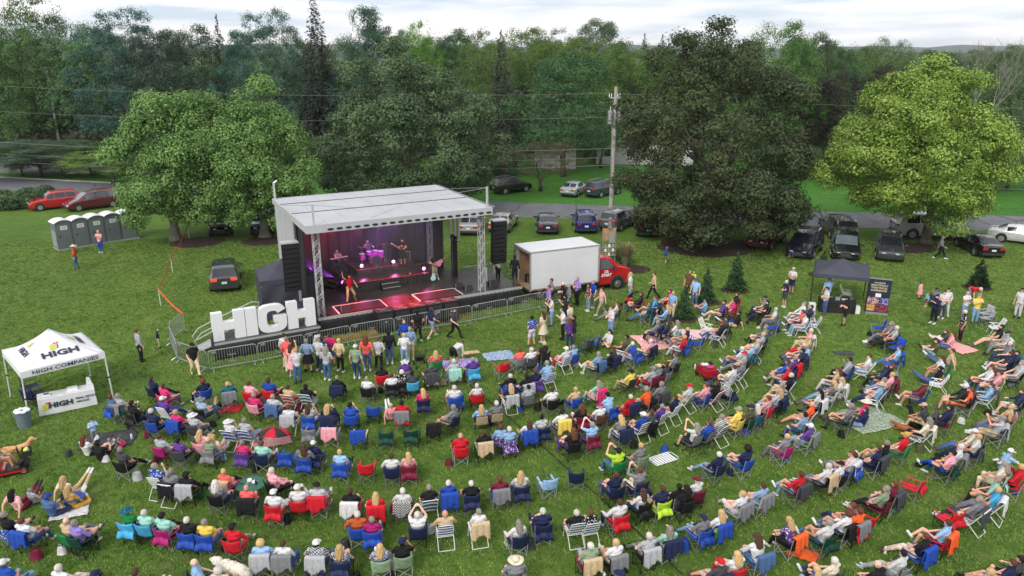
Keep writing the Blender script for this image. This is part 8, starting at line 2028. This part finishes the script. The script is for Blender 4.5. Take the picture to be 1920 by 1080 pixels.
p = px6(0, 900, 830, 190, .4); p.z = 0; rtable(p, .34, .42, 'bluetop', 'tiny round blue camping table by the woman in denim shirt')
# folded wagon with bags
p = px6(1280, 580, 275, 700, .3); p.z = 0; o = empty('wagon', p, R(20), 'red collapsible wagon loaded with cushions and bags', 'wagon')
c = MB().box((-.3, -.45, .18), (.3, .45, .52)).build('wagon_body', M['nylon'], o, color=lin(170, 24, 50)); b = MB(); b.tube([(-.32, -.47, .15), (-.32, -.47, .58), (-.32, .47, .58), (-.32, .47, .15)], .014); b.tube([(.32, -.47, .15), (.32, -.47, .58), (.32, .47, .58), (.32, .47, .15)], .014); b.build('wagon_frame', M['black'], o)
for x in (-.32, .32):
    for y in (-.36, .36): MB().cyl((x - .03, y, .12), .12, .06, 14, 'x').build('wheel', M['black'], o)
MB().tube([(0, -.45, .3), (0, -.95, .8)], .014).build('handle', M['black'], o)
for k, (x, y, cc, nm, lb) in enumerate([(-.1, .15, 'wht', 'cushion', 'white cushion riding in the red wagon'), (.1, -.15, 'hot', 'cushion', 'pink red cushion riding in the red wagon'), (.28, .62, 'blk', 'backpack', 'tall black backpack leaning on the red wagon'), (-.2, -1.1, 'blu', 'cooler_bag', 'blue cooler bag in front of the red wagon')]):
    q = empty(nm, p + Vector((x, y, .53 if k < 2 else 0)), .3 * k, lb, nm.replace('_', ' ')); h_ = .16 if k < 2 else .55 if k == 2 else .3; MB().ball((0, 0, h_ / 2), 1, 12, 8, (.2, .15, h_ / 2)).build('bag_body', M['nylon'], q, smooth=True, color=COLS[cc][0]); MB().tube([(-.08, 0, h_ * .92), (0, 0, h_ * 1.12), (.08, 0, h_ * .92)], .012).build('strap', M['black'], q)
# bags, coolers, bottles beside the chairs
BAGS = [(640, 740, 1690, 330, 'nvy', 'crumpled navy bag between the two tan armchairs'), (640, 900, 590, 345, 'mag', 'magenta bag by the black and white plaid chair'), (640, 900, 1010, 590, 'wht', 'white bag right of the man in blue trimmed chair'), (640, 900, 580, 990, 'wht', 'white plastic bag between the two sage green chairs'),
        (0, 900, 700, 830, 'wht', 'tall white cooler bag behind the green chair'), (0, 900, 860, 760, 'lgr', 'pale bag behind the dark green chair'), (960, 900, 1180, 560, 'pnk', 'pink and silver bag behind the red camp chair'), (960, 900, 1330, 170, 'nvy', 'navy bag on grass left of the cream cardigan'),
        (1280, 740, 530, 900, 'nvy', 'navy backpack behind the bright blue chair'), (1280, 900, 190, 260, 'mar', 'maroon bag under the maroon chair'), (640, 580, 440, 940, 'blk', 'black bag between two black camp chairs'), (0, 740, 780, 690, 'cgr', 'dark bag at the left of the red haired woman'), (0, 740, 1190, 750, 'wht', 'pair of white shoes on the dark blanket'),
        (1600, 740, 1210, 320, 'wht', 'white paper bag on the grass behind the dog owner'), (320, 900, 340, 190, 'grn', 'patterned green bag behind the webbed chair'), (1600, 580, 180, 300, 'blk', 'black bag by the empty blue chair'), (320, 740, 590, 735, 'lbl', 'light blue bag on grass right of the grey chair'), (320, 900, 690, 800, 'red', 'red and white bag under the red camp chair'),
        (1280, 740, 740, 390, 'cgr', 'charcoal bag under the dark green chair'), (960, 740, 1715, 640, 'blu', 'round blue cushion next to the folded lawn chair'), (960, 580, 1490, 555, 'wht', 'small white bag near the striped blanket'), (1600, 900, 1800, 60, 'wht', 'white slippers behind the tall white chair'), (1600, 580, 560, 1020, 'org', 'orange bag at the feet of the man in black cap')]
for tx, ty, x, y, cc, lb in BAGS:
    p = px6(tx, ty, x, y); q = empty('bag', p, (x % 7) * .4, lb, 'bag', 'bags on the lawn'); s = .8 + (x % 5) * .09
    def bf(u, v): a_ = 2 * math.pi * u; r_ = (.17 - .05 * v + .015 * math.sin(5 * a_)) * s; return (r_ * math.cos(a_) * 1.2, r_ * math.sin(a_) * .75, .005 + .3 * s * v)
    b = MB(); b.grid(bf, 14, 4); b.ball((0, 0, .28 * s), 1, 12, 4, (.15 * s, .09 * s, .03)); b.build('bag_body', M['nylon'], q, smooth=True, color=COLS[cc][0]); MB().tube([(-.09 * s, 0, .29 * s), (-.05, 0, .42 * s), (.05, 0, .42 * s), (.09 * s, 0, .29 * s)], .009, 5).build('strap', M['nylon'], q, color=[c_ * .7 for c_ in COLS[cc][0]])
for i, (tx, ty, x, y, lb) in enumerate([(1600, 740, 320, 60, 'silver bottle on the grass behind the light blue shirt'), (1600, 740, 262, 150, 'white bottle on the grass behind the patterned blanket'), (640, 740, 123, 850, 'clear bottle beside the bright blue chair'), (1280, 580, 140, 670, 'white cup on the grass left of the wagon'), (0, 740, 1485, 505, 'white cup on the grass right of the dark blanket'), (320, 740, 1200, 670, 'white cup on the arm of the navy chair'), (1600, 900, 355, 825, 'white cup in front of the row at the lower right')]):
    p = px6(tx, ty, x, y); q = empty('drink_bottle', p, 0, lb, 'bottle', 'bottles and cups on the lawn'); MB().cyl((0, 0, 0), .045, .2, 12).build('bottle_body', M['white' if 'white' in lb else 'alu'], q); MB().cyl((0, 0, .2), .045, .06, 12, r2=.018).build('bottle_neck', M['white'], q)
# flat folded lawn chair
o = empty('folded_lawn_chair', px6(960, 740, 1690, 730), .5, 'folded white lawn chair lying flat on the grass', 'chair'); b = MB(); b.tube([(-.5, -.3, .03), (.5, -.3, .03), (.62, -.2, .03), (.62, .2, .03), (.5, .3, .03), (-.5, .3, .03), (-.5, -.3, .03)], .016); b.build('frame', M['white'], o)
for k in range(8): MB().box((-.45 + k * .12, -.28, .03), (-.37 + k * .12, .28, .045)).build('web_strip', M['white'], o)
# rollator, wheelchair
def walker(p, rz, lb, col='blk'):
    o = empty('walker', p, rz, lb, 'walker'); b = MB()
    for s in (-1, 1): b.tube([(s * .26, -.3, .1), (s * .25, -.05, .55), (s * .25, -.2, .92), (s * .25, -.34, .92)], .014); b.tube([(s * .26, .3, .1), (s * .25, -.02, .56)], .014)
    b.tube([(-.25, 0, .5), (.25, 0, .5)], .014); b.build('frame', M['black'], o); c = MB().box((-.22, -.16, .52), (.22, .14, .56)).build('seat', M['black'], o)
    MB().box((-.18, .0, .28), (.18, .24, .48)).build('basket', M['nylon'], o, color=COLS[col][0])
    for x in (-.27, .27):
        for y in (-.3, .3): MB().cyl((x - .015, y, .1), .1, .03, 14, 'x').build('wheel', M['tyre'], o)
walker(px6(640, 580, 890, 640), R(20), 'black rollator walker on the grass left of the green chair'); walker(px6(960, 580, 270, 590), R(70), 'black folding walker between the coral top and black chair', 'cgr'); walker(px6(1280, 580, 800, 160), R(60), 'black walker in front of the blue lawn chair', 'nvy'); walker(px6(1600, 580, 260, 420), R(60), 'walker at the feet of the grey haired pair', 'cgr')
# mobility scooter with rider, basket and dog
p = px6(0, 740, 60, 900); p.z = 0; szr = R(-62); SMx = Matrix.Translation(p) @ Matrix.Rotation(szr, 4, 'Z'); o = empty('mobility_scooter', p, szr, 'red and black mobility scooter cut by the left edge', 'mobility scooter')
b = MB(); b.box((-.28, -.75, .16), (.28, .7, .26)); b.build('deck', M['black'], o); MB().grid(lambda u, v: (-.3 + .6 * u, -.7 + .75 * v, .30 + .28 * math.sin(math.pi * min(1, v * 1.1)) ), 6, 8, thick=.05).build('rear_cowl', M['redpaint'], o)
MB().box((-.31, -.75, .13), (-.27, .7, .2)).build('side_bumper', M['redpaint'], o); MB().box((.27, -.75, .13), (.31, .7, .2)).build('side_bumper', M['redpaint'], o); MB().grid(lambda u, v: (-.24 + .48 * u, .5 + .3 * v, .26 + .25 * math.sin(math.pi * v)), 4, 6, thick=.03).build('front_cowl', M['black'], o)
for x, y in ((-.3, -.5), (.3, -.5), (-.24, .62), (.24, .62)):
    t = MB().cyl((x - .05, y, .14), .14, .1, 18, 'x').build('wheel', M['tyre'], o); MB().cyl((x + (.05 if x > 0 else -.06), y, .14), .085, .012, 12, 'x').build('rim', M['rim'], t)
MB().tube([(0, .62, .3), (0, .5, .95)], .03).build('steering_column', M['black'], o); MB().tube([(-.28, .44, 1.0), (0, .52, .96), (.28, .44, 1.0)], .016).build('handlebar', M['black'], o); MB().box((-.2, -.5, .62), (.2, -.08, .7)).build('seat', M['black'], o); MB().box((-.2, -.55, .7), (.2, -.47, 1.1)).build('backrest', M['black'], o); MB().cyl((0, -.3, .3), .05, .33, 10).build('seat_post', M['black'], o)
q = placed('wire_basket', 0, .78, .62, 'black basket with lime green bag on the scooter front', 'basket', SMx); b = MB()
for k in range(9): b.tube([(-.2 + k * .05, -.14, 0), (-.2 + k * .05, -.14, .24)], .006, 4); b.tube([(-.2 + k * .05, .14, 0), (-.2 + k * .05, .14, .24)], .006, 4)
b.box((-.2, -.14, 0), (.2, .14, .01)); b.tube([(-.2, -.14, .24), (.2, -.14, .24), (.2, .14, .24), (-.2, .14, .24), (-.2, -.14, .24)], .01); b.box((-.2, -.14, .01), (-.19, .14, .22)); b.box((.19, -.14, .01), (.2, .14, .22)); b.build('basket_wires', M['black'], q)
q = placed('lime_bag', 0, .78, .635, 'lime green bag inside the scooter basket', 'bag', SMx); MB().ball((0, 0, .13), 1, 12, 8, (.17, .11, .15)).build('bag_body', M['nylon'], q, smooth=True, color=COLS['lim'][0]); MB().ball((.02, .03, .24), 1, 8, 6, (.08, .06, .06)).build('towel', M['nylon'], q, color=COLS['wht'][0])
q = person(SMx @ Vector((0, -.2, .22)), szr, 'g', 'nvy', 's-gry', 's1', rng, 1, 'short'); PEOPLE[-1]['fixed'] = 'person in navy top and grey shorts riding the red mobility scooter'
# animals: one continuous body each
def dog(name, p, rz, kind, col, lb, scale=1.0, curl=False):
    mb = MB()
    if kind == 'stand':
        tr_ = [((0, -.32, .48), .12), ((0, -.1, .46), .125), ((0, .15, .46), .15), ((0, .3, .52), .13)]; neck = [((0, .34, .56), .09), ((0, .44, .70), .075)]; hd_ = (0, .5, .76)
        legs = [[(s * .08, .24, .42), (s * .08, .27, .22), (s * .08, .24, .05)] for s in (-1, 1)] + [[(s * .08, -.3, .44), (s * .09, -.22, .28), (s * .09, -.38, .17), (s * .09, -.36, .05)] for s in (-1, 1)]
        tail = [(0, -.42, .52), (0, -.58, .56), (0, -.68, .5)]
    elif kind == 'sit':
        tr_ = [((0, -.2, .2), .15), ((0, -.1, .33), .14), ((0, .02, .46), .13)]; neck = [((0, .06, .54), .085), ((0, .1, .66), .075)]; hd_ = (0, .15, .74)
        legs = [[(s * .08, .05, .4), (s * .08, .1, .2), (s * .08, .1, .05)] for s in (-1, 1)] + [[(s * .12, -.18, .2), (s * .14, .0, .2), (s * .13, -.12, .06), (s * .13, .05, .04)] for s in (-1, 1)]; tail = [(0, -.3, .1), (0, -.5, .06), (.08, -.6, .05)]
    else:
        tr_ = [((0, -.3, .16), .15), ((.03, -.1, .17), .15), ((.0, .12, .18), .15), ((-.04, .28, .2), .13)]; neck = [((-.06, .34, .24), .09), ((-.1, .42, .3), .08)]; hd_ = (-.13, .5, .33)
        legs = [[(s * .1, .26, .12), (s * .12, .42, .07), (s * .1, .56, .05)] for s in (-1, 1)] + [[(s * .14, -.28, .14), (s * .2, -.1, .1), (s * .2, -.26, .06), (s * .2, -.08, .05)] for s in (-1, 1)]; tail = [(0, -.42, .12), (.12, -.56, .07), (.26, -.55, .06)]
    for (a_, ra), (b_, rb_) in zip(tr_, tr_[1:]): capsule(mb, a_, ra, b_, rb_, 10)
    capsule(mb, tr_[-1][0], tr_[-1][1] * .8, neck[0][0], neck[0][1]); capsule(mb, neck[0][0], neck[0][1], neck[1][0], neck[1][1]); capsule(mb, neck[1][0], .07, hd_, .085); H0 = Vector(hd_)
    capsule(mb, H0, .07, H0 + Vector((0, .13, -.03)), .04)
    for s in (-1, 1): mb.ball(H0 + Vector((s * .075, -.03, .0)), 1, 8, 6, (.02, .04, .07))
    for l in legs:
        for i in range(len(l) - 1): capsule(mb, l[i], .06 - .012 * i, l[i + 1], .05 - .012 * i)
        mb.ball(Vector(l[-1]) + Vector((0, .03, -.01)), 1, 8, 6, (.035, .055, .03))
    for i in range(2): capsule(mb, tail[i], .035 - .01 * i, tail[i + 1], .025 - .01 * i)
    if curl:
        rr = random.Random(4)
        for (c0, r0) in tr_ + neck:
            for _ in range(14): v = Vector((rr.gauss(0, 1), rr.gauss(0, 1), rr.gauss(0, 1))).normalized(); mb.ball(Vector(c0) + v * r0 * .9, .05, 6, 4)
    me = mb.mesh('dog_source'); s_ = bpy.data.objects.new('dog_source', me); COL.objects.link(s_); r_ = s_.modifiers.new('r', 'REMESH'); r_.mode = 'VOXEL'; r_.voxel_size = .016; sm = s_.modifiers.new('s', 'SMOOTH'); sm.iterations = 4
    me2 = bpy.data.meshes.new_from_object(s_.evaluated_get(bpy.context.evaluated_depsgraph_get())); bpy.data.objects.remove(s_); me2.materials.clear(); me2.materials.append(M['hair']); me2.polygons.foreach_set('use_smooth', [True] * len(me2.polygons))
    o = link(name, me2, None, p, rz, color=col); o.scale = (scale,) * 3; tag(o, lb, 'dog'); e = MB(); e.ball(H0 + Vector((0, .165, -.02)), .016, 6, 4); [e.ball(H0 + Vector((s * .045, .07, .03)), .011, 6, 4) for s in (-1, 1)]; e.build('nose_and_eyes', M['black'], o)
p = px6(0, 740, 190, 640, .4); p.z = 0; dog('dog', p, R(-70), 'stand', lin(206, 158, 104), 'golden dog standing behind the mobility scooter', 1.1); p = px6(1600, 740, 660, 290, .3); p.z = 0; dog('dog', p, R(35), 'sit', lin(22, 20, 22), 'black dog sitting before the man in tan cap', 1.15)
p = px6(320, 900, 740, 1040, .15); p.z = 0; dog('dog', p, R(60), 'lie', lin(226, 218, 202), 'fluffy white dog lying at the bottom edge', 1.35, True); p = px6(1600, 740, 590, 370, .2); p.z = 0; dog('dog', p, R(40), 'lie', lin(150, 88, 52), 'russet brown dog lying between the legs of the front pair', .9)
# stroller
p = at(1180, 575); p.z = 0; o = empty('stroller', p, R(50), 'dark stroller with red seat beside the man in light blue shirt', 'stroller'); b = MB()
for s in (-1, 1): b.tube([(s * .26, -.35, .12), (s * .26, .1, .6), (s * .26, -.4, 1.0)], .014); b.tube([(s * .26, .4, .1), (s * .26, -.05, .6)], .014)
b.tube([(-.26, -.4, 1.0), (.26, -.4, 1.0)], .016); b.build('frame', M['black'], o); MB().box((-.22, -.15, .4), (.22, .25, .46)).build('seat', M['nylon'], o, color=COLS['red'][0]); MB().grid(lambda u, v: ((u - .5) * .5, -.1 + .38 * math.cos(math.pi * v * .6) - .3, .6 + .42 * math.sin(math.pi * v * .6)), 6, 6, thick=.012).build('hood', M['nylon'], o, color=COLS['blk'][0])
for x in (-.27, .27):
    for y in (-.35, .4): MB().cyl((x - .02, y, .11), .11, .04, 14, 'x').build('wheel', M['tyre'], o)
# black cable across the lawn
pts = [px6(640, 580, 1350, 780), px6(960, 740, 0, 290), px6(960, 740, 320, 570), px6(960, 740, 480, 710), px6(960, 740, 640, 860), px6(960, 900, 810, 50), px6(960, 900, 1100, 300), px6(960, 900, 1390, 570), px6(960, 900, 1780, 940), px6(960, 900, 1920, 1070)]
o = empty('ground_cable', pts[0], 0, 'black cable running over the grass between the seated rows', 'cable'); MB().tube([p - pts[0] + Vector((0, 0, .03)) for p in pts], .02, 5).build('cable', M['rubber'], o)
# haze over the far trees
hz, nt, b_, L = newmat('air_haze'); nt.nodes.remove(b_); vol = N(nt, 'ShaderNodeVolumePrincipled'); vol.inputs['Density'].default_value = .00014; vol.inputs['Color'].default_value = (.86, .93, 1, 1); vol.inputs['Anisotropy'].default_value = .3
L(vol.outputs[0], nt.nodes['Material Output'].inputs['Volume']); hb = MB().box((-3100, -120, -6), (3100, 6500, 46)).build('haze', hz); tag(hb, 'thin evening haze over the field and the wood', 'haze', kind='stuff')
label_crowd()
